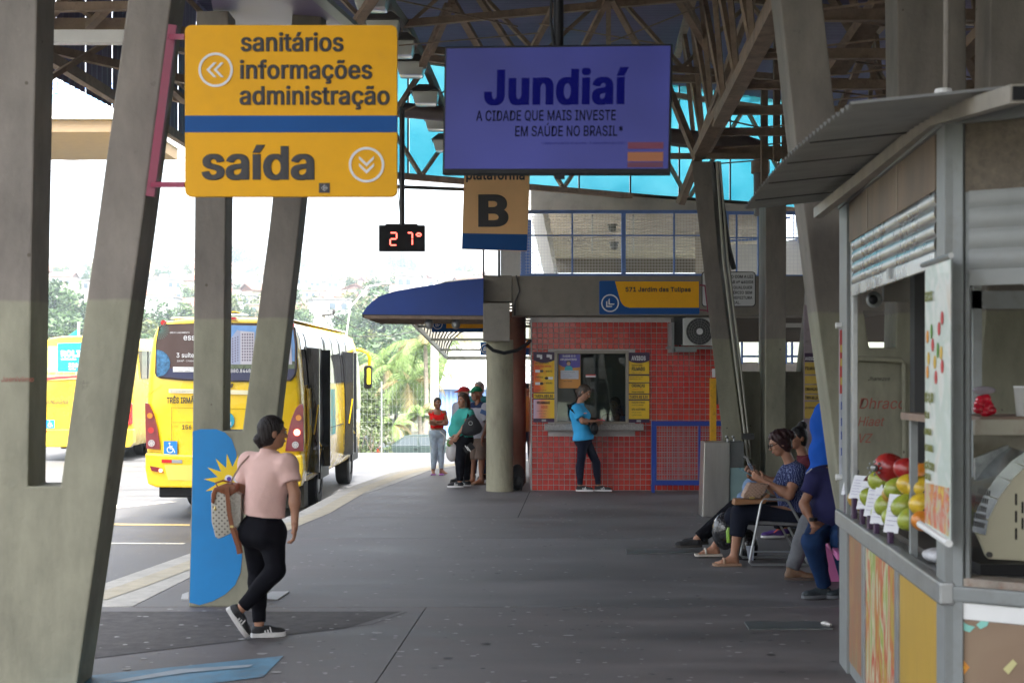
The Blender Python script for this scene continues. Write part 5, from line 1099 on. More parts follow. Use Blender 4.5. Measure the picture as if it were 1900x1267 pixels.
# tall poster behind the right column
Yt = 15.5; t = T('column_poster', 'tall yellow timetable poster in clear film behind the right column', 'poster', W(1505,900,Yt)); s_ = F/Yt
t.p('sheet', MB().box(GX(1492,Yt), GX(1522,Yt), Yt, Yt+.02, GZ(900,Yt), GZ(566,Yt)), mat('film_grey', (.27,.22,.24), .3, var=.25, scale=6))
for y0, y1 in ((672,694),(697,712),(714,730),(732,742),(745,776)): t.p('panel', MB().box(GX(1493,Yt), GX(1521,Yt), Yt-.004, Yt-.002, GZ(y1,Yt), GZ(y0,Yt)), mat('poster_faded', (.52,.36,.06), .4, var=.2))
t.p('picture', MB().box(GX(1504,Yt), GX(1514,Yt), Yt-.004, Yt-.002, GZ(625,Yt), GZ(600,Yt)), M_po); t.p('header', MB().box(GX(1493,Yt), GX(1521,Yt), Yt-.004, Yt-.002, GZ(671,Yt), GZ(655,Yt)), M_pd)
for s, y, h in (('AVISOS', 668, 7), ('FILMADO', 686, 7), ('CRIANÇAS', 724, 6), ('TARIFA R$ 5,50', 740, 6), ('NÃO ACEITAMOS', 758, 4)): t.text(s, W(1494, y, Yt-.006), h/s_/.73, M_ink if y != 668 else M_pw, bold=.03, sx=.72 if len(s) < 10 else .5)

# ------------------------------------------------------------------ buses
M_tyre = mat('tyre', (.02,.02,.021), .85, var=.2, scale=20); M_rim = mat('rim', (.30,.30,.30), .5, metal=.5)
M_lred = mat('lamp_red', (.50,.012,.012), .2, coat=.5); M_lmar = mat('lamp_maroon', (.20,.012,.018), .2, coat=.6); M_lamb = mat('lamp_amber', (.75,.26,.01), .25, coat=.4); M_lclr = mat('lamp_clear', (.55,.53,.50), .25, coat=.4)
M_lon = mat('lamp_on', (.8,.2,.1), .3, emit=(1,.22,.12), es=1.5)
M_gdark = glass('bus_glass', (.10,.11,.12), .12); 
def bus_body_mat(name, c): return mat(name, c, .28, var=.05, scale=1.2, coat=.5, dirt=.08, dcol=(.4,.3,.08))
def superbus(t, X0, X1, Y, L, z0, z1, m):
    cx, hw = (X0+X1)/2, (X1-X0)/2; H = z1-z0
    def sec(s_, dz, y):
        out = []
        prof = [(0,.90),(.02,.94),(.10,.985),(.30,1),(.55,.99),(.75,.955),(.88,.915),(.945,.86),(.978,.74),(.994,.5),(1,.0)]
        for v, w in prof: out.append((cx+hw*w*s_, y, z0+dz+(H-2*dz)*v))
        return out+[(2*cx-p[0], p[1], p[2]) for p in out[::-1][1:]]
    st = [(.90,.10,.03),(.955,.05,.0),(.985,.02,.07),(1,0,.22),(1,0,L-.4),(.98,.02,L-.12),(.93,.06,L)]
    st[0] = (.93,.06,.0); st[1] = (.97,.03,.035)
    vs = []; n_ = len(sec(1,0,0))
    for s_, dz, y in st: vs += sec(s_, dz, Y+y)
    mb = MB(); fs = [(j*n_+i, j*n_+(i+1)%n_, (j+1)*n_+(i+1)%n_, (j+1)*n_+i) for j in range(len(st)-1) for i in range(n_)]
    mb.add(vs, fs+[list(range(n_)), list(range((len(st)-1)*n_, len(st)*n_))[::-1]])
    return t.p('body', mb, m, smooth=True)
def wheel(t, c, r=.46, w=.28):
    mb = MB(); o = []
    for x, rr in ((-w/2,r*.55),(-w/2,r*.92),(-w/2+.03,r),(w/2-.03,r),(w/2,r*.92),(w/2,r*.55)):
        o.append((c[0]+x, rr))
    N = 24; vs = [(x, c[1]+rr*math.cos(2*PI*k/N), c[2]+rr*math.sin(2*PI*k/N)) for x, rr in o for k in range(N)]
    mb.add(vs, [(j*N+k, j*N+(k+1)%N, (j+1)*N+(k+1)%N, (j+1)*N+k) for j in range(5) for k in range(N)])
    w_ = t.p('wheel', mb, M_tyre, smooth=True)
    t.p('rim', MB().disc((c[0]-w/2+.02, c[1], c[2]), r*.56, ax='x', n=20, t=w-.04), M_rim, w_)
def face(t, name, pts, Yp, m, th=.012, parent=None, bevel=0): return t.p(name, MB().xz(pxz(pts, Yp), Yp, Yp+th), m, parent, bevel=bevel)
def wheelchair(t, x0, x1, y0, y1, Yp, parent):
    q = t.p('access_symbol', MB().xz(pxz([(x0,y0),(x1,y0),(x1,y1),(x0,y1)], Yp), Yp-.006, Yp-.002), mat('access_blue', (.01,.19,.52), .35), parent)
    c = W((x0+x1)/2, (y0+y1)/2, Yp-.010); s_ = (y1-y0)/(F/Yp)
    mb = MB().disc(c+Vector((-.04*s_,0,-.12*s_)), .24*s_, n=20, t=.003, ri=.18*s_).disc(c+Vector((-.08*s_,0,.34*s_)), .065*s_, n=10, t=.003)
    for a, b in (((-.06,.24),(-.04,-.05)),((-.04,-.05),(.20,-.05)),((.20,-.05),(.30,-.33)),((-.05,.12),(.14,.12))): mb.beam(c+Vector((a[0]*s_,0,a[1]*s_)), c+Vector((b[0]*s_,0,b[1]*s_)), .06*s_, .003, up=(0,1,0))
    t.p('wheelchair_mark', mb, M_signw, q)
# ---- main bus
YR = 22.3; X0, X1 = GX(268,YR), GX(561,YR); zt, zb = GZ(588,YR), GZ(905,YR); L = 8.9
t = T('bus', 'yellow bus at the platform with its rear towards the viewer and door open', 'bus', ((X0+X1)/2, YR+4, RZ), 'yellow buses')
M_by = bus_body_mat('bus_yellow', (.80,.53,.008))
body = superbus(t, X0, X1, YR, L, zb, zt, M_by)
t.p('roof_skin', MB().add([(X0+.32, YR+.35, zt-.012), (X1-.32, YR+.35, zt-.012), (X1-.32, YR+L-.3, zt-.012), (X0+.32, YR+L-.3, zt-.012), (X0+.35, YR+.35, zt+.012), (X1-.35, YR+.35, zt+.012), (X1-.35, YR+L-.3, zt+.012), (X0+.35, YR+L-.3, zt+.012)], [(3,2,1,0),(4,5,6,7),(0,1,5,4),(1,2,6,5),(2,3,7,6),(3,0,4,7)]), M_white)
Yp = YR-.03
winp = [(289,690),(291,640),(296,608),(304,603.5),(350,602),(418,600.5),(490,601.5),(540,604),(546,610),(549.5,640),(549,680),(546,696),(538,705),(500,706.5),(418,707),(340,704),(300,700),(292,697)]
wn_ = face(t, 'rear_window', winp, Yp, mat('window_print', (.075,.045,.04), .18, var=.12, scale=3, coat=.4), .05)
face(t, 'window_seal', [(x+(-1.6 if x < 418 else 1.6), y+(-1.6 if y < 650 else 1.6)) for x, y in winp], Yp+.004, M_black, .05)
sky_ = t.p('advert_sky', MB().xz(pxz([(418,603),(538,606),(544,612),(547,640),(546.5,682),(418,682)], Yp), Yp-.004, Yp-.001), mat('advert_sky', (.16,.33,.62), .2, var=.25, scale=3), wn_)
face(t, 'advert_foot', [(292,683),(420,683),(546.8,684),(546,694),(537,703.5),(500,705),(418,705.5),(340,702.5),(302,698.5),(294,695)], Yp-.004, mat('advert_navy', (.035,.04,.09), .2), .003, wn_)
face(t, 'advert_lawn', [(418,672),(470,668),(546.5,670),(546.5,684),(418,684)], Yp-.008, mat('advert_green', (.10,.13,.07), .3, var=.5, scale=18), .003, wn_)
bl = mat('advert_tower', (.48,.46,.50), .3); bs = mat('advert_tower_side', (.30,.33,.45), .3)
face(t, 'advert_tower_side', [(428,676),(428,628),(440,612),(446,614),(446,676)], Yp-.012, bs, .003, wn_); face(t, 'advert_tower', [(446,676),(446,614),(472,616),(472,676)], Yp-.012, bl, .003, wn_); face(t, 'advert_tower', [(524,676),(524,628),(540,630),(542,676)], Yp-.012, bl, .003, wn_)
mb = MB()
for j in range(10):
    for i in range(5): x = 449+i*4.6; y = 619+j*5.3; mb.xz(pxz([(x,y),(x+2.6,y),(x+2.6,y+3),(x,y+3)], Yp), Yp-.014, Yp-.0125)
    for i in range(3): x = 431+i*4.8; y = 627-i*1.5+j*4.8; mb.xz(pxz([(x,y),(x+2,y),(x+2,y+2.6),(x,y+2.6)], Yp), Yp-.014, Yp-.0125)
t.p('advert_windows', mb, mat('advert_dark', (.10,.08,.12), .3), wn_)
t.p('advert_globe', MB().xz([(max(x, GX(291,Yp)), z) for x, z in arc(GX(291,Yp), GZ(674,Yp), 25/(F/Yp), -90, 90, 18)], Yp-.012, Yp-.009), mat('advert_globe', (.05,.16,.30), .2, var=.6, scale=14), wn_)
mb = MB(); 
for k in range(12):
    a = math.radians(-100+k*14); p = W(296,612,Yp-.006); q = p+Vector((math.cos(a)*.15, 0, math.sin(a)*.15)); mb.beam(p, q, .008, .002, up=(0,1,0))
t.p('advert_palm', mb, mat('advert_leaf', (.08,.15,.12), .4), wn_)
ww = M_signw
def bt(s, x, y, h, m, bold=.02, sx=1, sh=0, parent=None, dy=.010): return t.text(s, W(x, y, Yp-dy), h/(F/Yp)/.73, m, bold=bold, sx=sx, shear=sh, parent=parent)
for s, x, y, h, sx in (('BREVE LANÇAMENTO',315,618.5,3.2,1.1),('essenza',340,631,13,1.05),('3 suítes',327,663,10,1.05),('130 M² - 2 VAGAS',328,671,3.4,1.1),('99880.8448',417,691,7.6,1.05),('8',524,692,6.5,1)): bt(s, x, y, h, ww, .01, sx, parent=wn_, dy=.016)
face(t, 'advert_label', [(321,680.5),(362,681),(362,690),(321,690)], Yp-.012, M_signw, .003, wn_); bt('VISITE O DECORADO', 337, 684.5, 2.6, M_ink, 0, 1, parent=wn_, dy=.018); bt('ELOY CHAVES - JUNDIAÍ', 322, 689, 2.6, M_ink, 0, 1, parent=wn_, dy=.018)
bt('NeoBus', 389, 718.5, 10, M_ink, .05, 1.1, .3)
face(t, 'white_label', [(313,721),(460,724),(460,732),(313,729)], Yp-.002, mat('label_pale', (.72,.66,.42), .4), .004); bt('Disque Denúncia 156', 317, 727.5, 5.5, mat('label_grey', (.4,.4,.38), .5), 0, 1.05)
bt('TRÊS IRMÃOS', 309, 747.5, 12.5, M_ink, .035, .72); bt('8', 512, 755, 14, M_ink, .05, .9); bt('SUGESTÕES, RECLAMAÇÕES', 320, 784.5, 2.6, M_ink, 0, 1.1); bt('FONE', 323, 792, 2.6, M_ink, 0, 1.1); bt('156', 337, 796, 9.5, M_ink, .03, 1)
wheelchair(t, 304, 329, 818, 844, Yp, body)
t.p('city_sticker', MB().disc(W(419, 780, Yp-.004), 16/(F/Yp), n=28, t=.004), mat('sticker_teal', (.01,.26,.36), .35), body); bt('JUNDIAÍ', 405, 788, 5.5, ww, .03, 1); bt('★', 412, 780, 9, ww, .0, 1)
for sg in (-1, 1):
    P = [(529,837),(533,807),(541,776),(549,757),(556,750),(561,749),(563,757),(563,837)] if sg > 0 else [(269,760),(269,747),(276,749),(285,768),(292,795),(296,820),(297,834),(271,832)]
    lp = face(t, 'tail_lamp', P, Yp-.005, M_lmar, .07, body, bevel=.006)
    C = ((554,775,6.3,M_lamb),(551,802,6.8,M_lon),(548,825,7.2,M_lclr)) if sg > 0 else ((278,771,6,M_lamb),(280,798,6.6,M_lon if 0 else M_lred),(281,822,7.2,M_lclr))
    for x, y, r, m in C:
        c = W(x, y, Yp-.022); t.p('lens', MB().disc(c, r/(F/Yp), n=20, t=.015), m, lp)
        t.p('lens_ring', MB().disc(c+Vector((0,-.003,0)), (r+.6)/(F/Yp), n=20, t=.01, ri=(r-.8)/(F/Yp)), M_lmar, lp)
        for k in range(6): a = k*PI/3; t.p('led', MB().disc(c+Vector((math.cos(a)*.032, -.006, math.sin(a)*.032)), .011, n=8, t=.004), M_lon if m is M_lon else M_rim if m is M_lclr else m, lp)
for x, y in ((303,599.5),(541,603.5)): t.p('marker_lamp', MB().disc(W(x, y-1, Yp+.0), .042, n=16, t=.05), M_lred, body)
t.p('brake_lamp', MB().xz(pxz([(402,588.5),(436,588.5),(440,590.5),(436,593),(402,593)], Yp), Yp-.012, Yp+.05), M_lred, body)
t.p('roof_hatch', MB().xz(pxz([(418,582),(424,579),(436,577.5),(446,580),(452,583)], YR+1.0), YR+.9, YR+1.5), M_by); t.p('hatch_mouth', MB().xz(pxz([(422,582),(428,580),(438,579.5),(446,582)], YR+.89), YR+.88, YR+.9), M_black)
bm_ = face(t, 'bumper', [(269,840),(300,842),(418,846),(530,846),(561,843),(563,870),(558,902),(546,907),(290,904),(274,898),(269,870)], YR-.06, M_by, .30, None, bevel=.03)
t.p('bumper_recess', MB().xz(pxz([(305,862),(520,865),(512,894),(312,890)], YR-.062), YR-.066, YR-.062), mat('bus_yellow_pale', (.78,.56,.10), .4))
t.p('lamp_fog', MB().xz(pxz([(278,864),(300,868),(304,877),(282,873)], YR-.07), YR-.085, YR-.06), M_lmar, bm_); t.p('lamp_fog_lens', MB().disc(W(298,872.5,YR-.09), .03, n=12, t=.01), M_lon, bm_)
t.p('reflector', MB().xz(pxz([(300,852),(319,852.5),(319,858.5),(300,858)], YR-.065), YR-.075, YR-.06).m(1).xz(pxz([(319,852.5),(338,853),(338,859),(319,858.5)], YR-.065), YR-.075, YR-.06), [M_lred, M_rim], bm_)
t.p('skid_plate', MB().box(X0+.2, X1-.2, YR+.1, YR+1.6, zb-.16, zb+.02), M_black, bevel=.03)
mb = MB().beam(W(270,838,Yp-.002), W(300,839,Yp-.002), .006, .006).beam(W(300,839,Yp-.002), W(304,850,Yp-.002), .006, .006).beam(W(304,850,Yp-.002), W(420,853,Yp-.002), .006, .006); mb.beam(W(318,756,Yp-.002), W(318,836,Yp-.002), .005, .005).beam(W(318,756,Yp-.002), W(520,760,Yp-.002), .005, .005).beam(W(520,760,Yp-.002), W(516,838,Yp-.002), .005, .005).beam(W(270,738,Yp+.03), W(300,712,Yp-.001), .004, .004); t.p('panel_seam', mb, M_black)
for y_ in (YR+2.6, YR+L-1.5):
    for x_ in (X0+.28, X1-.22): wheel(t, (x_, y_, RZ+.46))
    t.p('wheel_arch', MB().yz([(y_+p[0], p[1]) for p in arc(0, RZ+.5, .56, 0, 180, 12)], X1-.03, X1+.012), M_black)
t.p('axle', MB().box(X0+.4, X1-.4, YR+2.5, YR+2.7, RZ+.35, RZ+.55), M_black)
# right side: glazing, open doors, sliding body panels
xs_ = X1-.012; zs = lambda f_: zb+(zt-zb)*f_
def sidep(name, y0, y1, f0, f1, m, out=.02, parent=None): 
    w = lambda f_: (1.0 if f_ < .3 else .99 if f_ < .55 else .955 if f_ < .76 else .915 if f_ < .9 else .86)
    cx, hw = (X0+X1)/2, (X1-X0)/2
    def xo(f_): return cx+hw*np.interp(f_, [0,.1,.3,.55,.75,.88,.945], [.90,.985,1,.99,.955,.915,.86])
    fs_ = [f0]+[v for v in (.3,.55,.75,.88) if f0 < v < f1]+[f1]; vs = []
    for f_ in fs_: x = xo(f_)+out; vs += [(x, YR+y0, zs(f_)), (x, YR+y1, zs(f_)), (x-.03, YR+y0, zs(f_)), (x-.03, YR+y1, zs(f_))]
    q = []
    for i in range(len(fs_)-1):
        a = 4*i; b = a+4; q += [(a, a+1, b+1, b), (a+2, b+2, b+3, a+3), (a, b, b+2, a+2), (a+1, a+3, b+3, b+1)]
    q += [(0,2,3,1), (4*len(fs_)-4, 4*len(fs_)-3, 4*len(fs_)-1, 4*len(fs_)-2)]
    return t.p(name, MB().add(vs, q), m, parent)
m_gref = mat('side_glass', (.045,.05,.055), .06, spec=1, coat=1)
sidep('side_glazing', .35, L-1.1, .60, .915, m_gref, .010, body)
for y_ in (.9, 3.1, 4.2, 5.35, 6.5): sidep('window_bar', y_, y_+.05, .60, .915, M_black, .016, body)
for k, y_ in enumerate((3.2, 4.25, 5.4)): sidep('vent_pane', y_+.08, y_+.95, .80, .90, mat('pane_pale', (.25,.28,.30), .1, coat=1), .018, body)
for y0, y1 in ((.75, 2.75), (5.7, 6.9)):
    d = sidep('doorway', y0, y1, .05, .83, M_black, .022, body)
    t.p('door_leaf', MB().box(X1-.05, X1+.16, YR+y0+.02, YR+y0+.06, zs(.07), zs(.82)), mat('door_dark', (.02,.022,.025), .12, coat=.6), d)
    t.p('door_leaf', MB().box(X1-.02, X1+.14, YR+y1-.42, YR+y1-.38, zs(.07), zs(.82)), mat('door_dark', (.02,.022,.025), .12), d)
    t.p('handrail', MB().tube([(X1+.08, YR+y0+.0, zs(.30)), (X1+.15, YR+y0-.01, zs(.48))], .012, 6).tube([(X1+.05, YR+y0+.1, zs(.32)), (X1+.13, YR+y0+.5, zs(.22))], .014, 6), mat('rail_yellow', (.8,.55,.01), .3), d)
sidep('rear_flap', .42, .74, .02, .58, M_by, .05, body); t.p('flap_latch', MB().box(X1+.045, X1+.06, YR+.5, YR+.56, zs(.36), zs(.46)), M_rim)
sidep('body_decal', 3.0, 4.2, .25, .56, mat('decal_teal', (.02,.30,.30), .4, var=.8, scale=2.2, dirt=.9, dcol=(.80,.53,.01)), .004, body); sidep('body_seam', 2.9, 5.5, .30, .305, M_black, .006, body)
sidep('front_glazing', L-1.05, L-.3, .38, .84, m_gref, .012, body)
t.p('engine_cover', MB().box(X1-.4, X1-.02, YR+.3, YR+.75, RZ+.18, zb+.05), mat('grime', (.05,.045,.03), .8))
mr = t.p('mirror', MB().xz(rrect(GX(675,30.6), GX(689.5,30.6), GZ(721,30.6), GZ(678,30.6), .05), 30.6, 30.75), M_black, body, bevel=.02)
t.p('mirror_glass', MB().xz(rrect(GX(681,30.6), GX(688,30.6), GZ(713,30.6), GZ(683,30.6), .03), 30.585, 30.6), mat('mirror_yellow', (.65,.6,.03), .1), mr)
t.p('mirror_arm', MB().tube([W(662,648,30.7), W(672,650,30.65), W(682,655,30.6), W(686,663,30.6), W(685,678,30.66)], .035, 8), M_by, body, smooth=True)
# ---- left bus, far and sunlit
YL = 37.0; X0b, X1b = GX(66,YL), GX(246,YL); zt2, zb2 = GZ(622,YL), GZ(828,YL)
t = T('bus', 'pale yellow bus standing in the sun at far left behind the nearest column', 'bus', ((X0b+X1b)/2, YL+5, RZ), 'yellow buses')
M_by2 = bus_body_mat('bus_lemon', (.50,.36,.02)); body = superbus(t, X0b, X1b, YL, 11, zb2, zt2, M_by2); Yp = YL-.03
face(t, 'rear_panel', [(73,642),(240,640),(236,700),(74,706)], Yp, mat('panel_cream', (.48,.44,.16), .35), .05)
ad_ = face(t, 'advert', [(107,637),(205,634),(203,690),(107,689)], Yp-.004, mat('advert_teal', (.01,.26,.36), .3), .004)
def bt(s, x, y, h, m, bold=.02, sx=1, sh=0, parent=None, dy=.012): return t.text(s, W(x, y, Yp-dy), h/(F/Yp)/.73, m, bold=bold, sx=sx, shear=sh, parent=parent)
bt('ROLIM', 113, 661, 12, ww, .06, 1.15, parent=ad_); bt('HIDRÁULICA', 113, 668, 4, ww, .03, 1.1, parent=ad_); bt('3308', 127, 681, 8, ww, .04, 1.1, parent=ad_); bt('vendas', 127, 686, 4, ww, .02, 1, parent=ad_)
bt('AV. PREF. LUIS LATORRE', 83, 694, 4, M_ink, .02, 1.15); bt('JUNDIAIENSE', 86, 749, 9, M_ink, .03, .66); bt('156', 150, 716, 7, M_ink, .04, 1)
for y in (647, 684): face(t, 'stripe', [(77,y),(107,y-.4),(107,y+1.2),(77,y+1.6)], Yp-.003, mat('stripe_teal', (.10,.35,.45), .4), .002)
face(t, 'swoosh', [(74,702),(110,698),(150,696),(230,696),(230,700),(150,700),(110,703),(75,706)], Yp-.004, mat('swoosh_red', (.5,.03,.04), .4), .003)
wheelchair(t, 85, 101, 779, 794, Yp, body)
for P, C in (([(231,790),(234,745),(239,742),(245,750),(245,786)], ((239,761),(238,771),(235,783))), ([(67,745),(72,742),(76,750),(78,792),(67,792)], ((72,760),))):
    lp = face(t, 'tail_lamp', P, Yp-.012, M_lred, .08, body)
    for (x, y), m in zip(C, (M_lamb, M_lred, M_lclr)): t.p('lens', MB().disc(W(x, y, Yp-.025), 3.6/(F/Yp), n=14, t=.012), m, lp)
face(t, 'bumper', [(67,796),(246,796),(247,822),(240,830),(72,829),(66,820)], YL-.07, M_by2, .3, None, bevel=.03)
for x, y in ((84,799),(224,809)): t.p('reflector', MB().box(GX(x-5,YL), GX(x+5,YL) if x < 100 else GX(x+1,YL), YL-.09, YL-.06, GZ(y+1.6,YL), GZ(y-1.4,YL)), M_lred)
t.p('marker_lamp', MB().xz(pxz([(74,632),(84,631),(84,634),(74,636)], Yp), Yp-.01, Yp+.06), M_lred, body)
for x_ in (X0b+.25, X0b+.58, X1b-.55, X1b-.22): wheel(t, (x_, YL+3.0, RZ+.45), .48, .26)
for x_ in (X0b+.25, X1b-.2): wheel(t, (x_, YL+8.6, RZ+.45), .48, .26)
t.p('chassis', MB().box(X0b+.5, X1b-.5, YL+.5, YL+9, RZ+.3, zb2+.1), mat('chassis_brown', (.09,.05,.03), .8))
for k in range(6): 
    w_ = t.p('side_window', MB().box(X1b-.10, X1b+.008, YL+.9+k*1.5, YL+2.2+k*1.5, GZ(706,YL)+.05, GZ(650,YL)), m_gref, body); t.p('window_bar', MB().box(X1b-.09, X1b+.02, YL+1.5+k*1.5, YL+1.56+k*1.5, GZ(706,YL)+.05, GZ(650,YL)), M_black, w_)
fl = T('flag', 'green flag on a thin pole beyond the left bus', 'flag', W(147,660,60)); fl.p('pole', MB().tube([W(146,740,60), W(146,598,60)], .05, 6), M_white); fl.p('cloth', MB().add([W(145,610,60), W(122,626,60.3), W(124,630,60.1), W(145,628,60)], [(0,1,2,3)]).add([W(145,610,60.02), W(122,626,60.32), W(124,630,60.12), W(145,628,60.02)], [(3,2,1,0)]), mat('flag_green', (.01,.28,.20), .7))

# ------------------------------------------------------------------ parked cars on the lower street
def car(label, x, Y, m, kind='sedan', flip=1, L=4.3):
    z0 = RZ-2.045; t = T('parked_car', label, 'car', (x+L/2*flip, Y, z0), 'cars parked on the lower street')
    P = lambda u, w: (x+u*L*flip, z0+w)
    lo = [(0,.35),(0,.72),(.03,.86),(.16,.92) if kind == 'sedan' else (.02,.95),(.30,.95),(.72,.93),(.93,.78),(.995,.62),(1,.35),(.86,.28),(.14,.28)]
    t.p('body', MB().xz([P(*p) for p in lo], Y-.84, Y+.84), m, bevel=.06, smooth=True)
    cb = [(.12,.90),(.27,1.36),(.38,1.43),(.55,1.43),(.62,1.37),(.77,.92)] if kind == 'sedan' else [(.01,.92),(.07,1.38),(.14,1.46),(.52,1.46),(.60,1.38),(.76,.92)]
    bot = [(*P(*p),) for p in cb]; n_ = len(cb)
    vs = [(px, Y-.80+(0 if i in (0, n_-1) else .14), pz) for i, (px, pz) in enumerate(bot)]+[(px, Y+.80-(0 if i in (0, n_-1) else .14), pz) for i, (px, pz) in enumerate(bot)]
    t.p('roof', MB().add(vs, [list(range(n_)), list(range(n_, 2*n_))[::-1]]+[(i, i+n_, (i+1)%n_+n_, (i+1)%n_) for i in range(n_)]), m, bevel=.03, smooth=True)
    gl = mat('car_glass', (.03,.045,.05), .12)
    wins = (((.19,.95),(.28,1.30),(.42,1.36),(.44,.96)), ((.46,.96),(.445,1.36),(.55,1.36),(.60,1.30),(.70,.96))) if kind == 'sedan' else (((.06,.97),(.10,1.34),(.20,1.40),(.22,.97)), ((.24,.97),(.22,1.40),(.38,1.40),(.40,.97)), ((.42,.97),(.40,1.40),(.52,1.39),(.58,1.32),(.69,.97)))
    for w_ in wins:
        for s_ in (-1, 1): t.p('window', MB().add([(P(u, v)[0], Y+s_*(.812-.14*(v-.92)/.45), P(u, v)[1]) for u, v in w_], [list(range(len(w_)))]), gl, fix=False)
    t.p('rear_window', MB().add([(P(.125,.96)[0]-.03*flip, Y-.68, P(0,.96)[1]), (P(.125,.96)[0]-.03*flip, Y+.68, P(0,.96)[1]), (P(.25,1.32)[0]-.06*flip, Y+.58, P(0,1.32)[1]), (P(.25,1.32)[0]-.06*flip, Y-.58, P(0,1.32)[1])], [(0,1,2,3)]), gl, fix=False)
    for s_ in (-1, 1): t.p('tail_lamp', MB().box(*sorted((P(-.004,0)[0], P(.035,0)[0])), *sorted((Y+s_*.855, Y+s_*.62)), z0+.62, z0+.84), M_lred)
    for s_ in (-1, 1): t.p('headlamp', MB().box(*sorted((P(.95,0)[0], P(.995,0)[0])), *sorted((Y+s_*.85, Y+s_*.55)), z0+.56, z0+.70), M_lclr)
    t.p('door_seam', MB().box(P(.455,0)[0]-.01, P(.455,0)[0]+.01, Y-.845, Y-.835, z0+.35, z0+.92).box(*sorted((P(.40,0)[0], P(.44,0)[0])), Y-.86, Y-.84, z0+.80, z0+.83), M_black)
    for u in (.18, .80):
        for s_ in (-1, 1):
            w_ = t.p('wheel', MB().tube([(P(u,0)[0], Y+s_*.66, z0+.31), (P(u,0)[0], Y+s_*.86, z0+.31)], .31, 20), M_tyre); t.p('rim', MB().tube([(P(u,0)[0], Y+s_*.80, z0+.31), (P(u,0)[0], Y+s_*.865, z0+.31)], .2, 14), M_rim, w_)
    t.p('mirror', MB().box(*sorted((P(.66,0)[0], P(.70,0)[0])), Y-1.0, Y-.86, z0+.94, z0+1.06), m)
YC = 66.0
car('dark green sedan parked beyond the road behind the woman in red', GX(702,YC), YC, mat('car_green', (.02,.035,.032), .5, spec=.2))
car('dark wagon with red rear lamp parked behind the bus mirror', GX(674,64)-3.75, 64, mat('car_dark', (.02,.022,.03), .5, spec=.2), 'hatch', 1, 4.1) if 0 else car('dark hatchback with red rear lamp parked left of the green sedan', GX(697,64), 64, mat('car_dark', (.02,.022,.03), .5, spec=.2), 'hatch', -1, 3.9)
car('pale car parked behind the legs of the woman in the green top', GX(930,80), 80, mat('car_pale', (.16,.21,.21), .4, spec=.3), 'hatch', -1, 3.9)
# mesh fence along the far edge of the road
t = T('wire_fence', 'fine wire fence along the far edge of the sunlit road', 'fence', W(760,845,41)); g = MB(); x = -11.0
while x < 0: g.add([(x,40.9,RZ),(x+.004,40.9,RZ),(x+.004,40.9,RZ+2.0),(x,40.9,RZ+2.0)], [(0,1,2,3)]); x += .12
for z in range(1, 9): g.add([(-11,40.9,RZ+.22*z),(0,40.9,RZ+.22*z),(0,40.9,RZ+.22*z+.004),(-11,40.9,RZ+.22*z+.004)], [(0,1,2,3)])
t.p('wire_mesh', g, mat('fence_wire', (.22,.24,.23), .5), fix=False)
for x in (-9.0, -6.4, -3.75, -1.2): t.p('post', MB().tube([(x,40.9,RZ), (x,40.9,RZ+2.05)], .025, 6), mat('fence_wire', (.22,.24,.23), .5))
# blue and white shed behind the waiting people
t = T('shed', 'white walled shed with blue corrugated lower wall behind the waiting group', 'building', (GX(870,95), 95, RZ-2.05)); YZ = 95
t.p('white_wall', MB().xz(pxz([(815,718),(838,640),(1000,630),(1000,718)], YZ), YZ, YZ+14), M_white)
mb = MB(); x = GX(812,YZ)
while x < GX(1000,YZ): mb.box(x, x+.14, YZ-.10, YZ-.04, RZ-2.05, GZ(722,YZ)); x += .28
t.p('blue_ribs', mb, mat('shed_blue', (.16,.27,.52), .6)); t.p('blue_wall', MB().box(GX(812,YZ), GX(1000,YZ), YZ-.04, YZ+13.9, RZ-2.05, GZ(718.5,YZ)), mat('shed_blue', (.16,.27,.52), .6))
t.p('eaves', MB().box(GX(810,YZ), GX(1000,YZ), YZ-.4, YZ-.1, GZ(722,YZ), GZ(718,YZ)), mat('shed_blue_light', (.30,.42,.62), .6))
t = T('distant_overpass', 'far overpass with blue barrier seen at the upper left', 'overpass', W(140,240,45)); YO = 45
t.p('soffit', MB().box(GX(-160,YO), GX(246,YO), YO, YO+6, GZ(245,YO), GZ(223,YO)), mat('soffit_tan', (.33,.23,.13), .8, var=.1, stretch=(1,1,8))); t.p('parapet', MB().box(GX(-160,YO), GX(250,YO), YO-.2, YO+6.2, GZ(222.5,YO), GZ(196,YO)), M_white)
t.p('barrier', MB().box(GX(-160,YO), GX(250,YO), YO-.1, YO, GZ(195.5,YO), GZ(175,YO)), mat('barrier_blue', (.22,.42,.66), .5))
for y in (155, 164): t.p('rail', MB().box(GX(-160,YO), GX(250,YO), YO-.1, YO-.04, GZ(y+3,YO), GZ(y,YO)), M_blue)
for x in (-140, -60, 20, 106, 185): t.p('post', MB().box(GX(x-3,YO), GX(x+3,YO), YO-.12, YO-.02, GZ(175,YO), GZ(150,YO)), M_blue)
t.p('pillar', MB().box(GX(-160,YO), GX(-120,YO), YO+1, YO+3, RZ-2, GZ(245,YO)), M_beam)

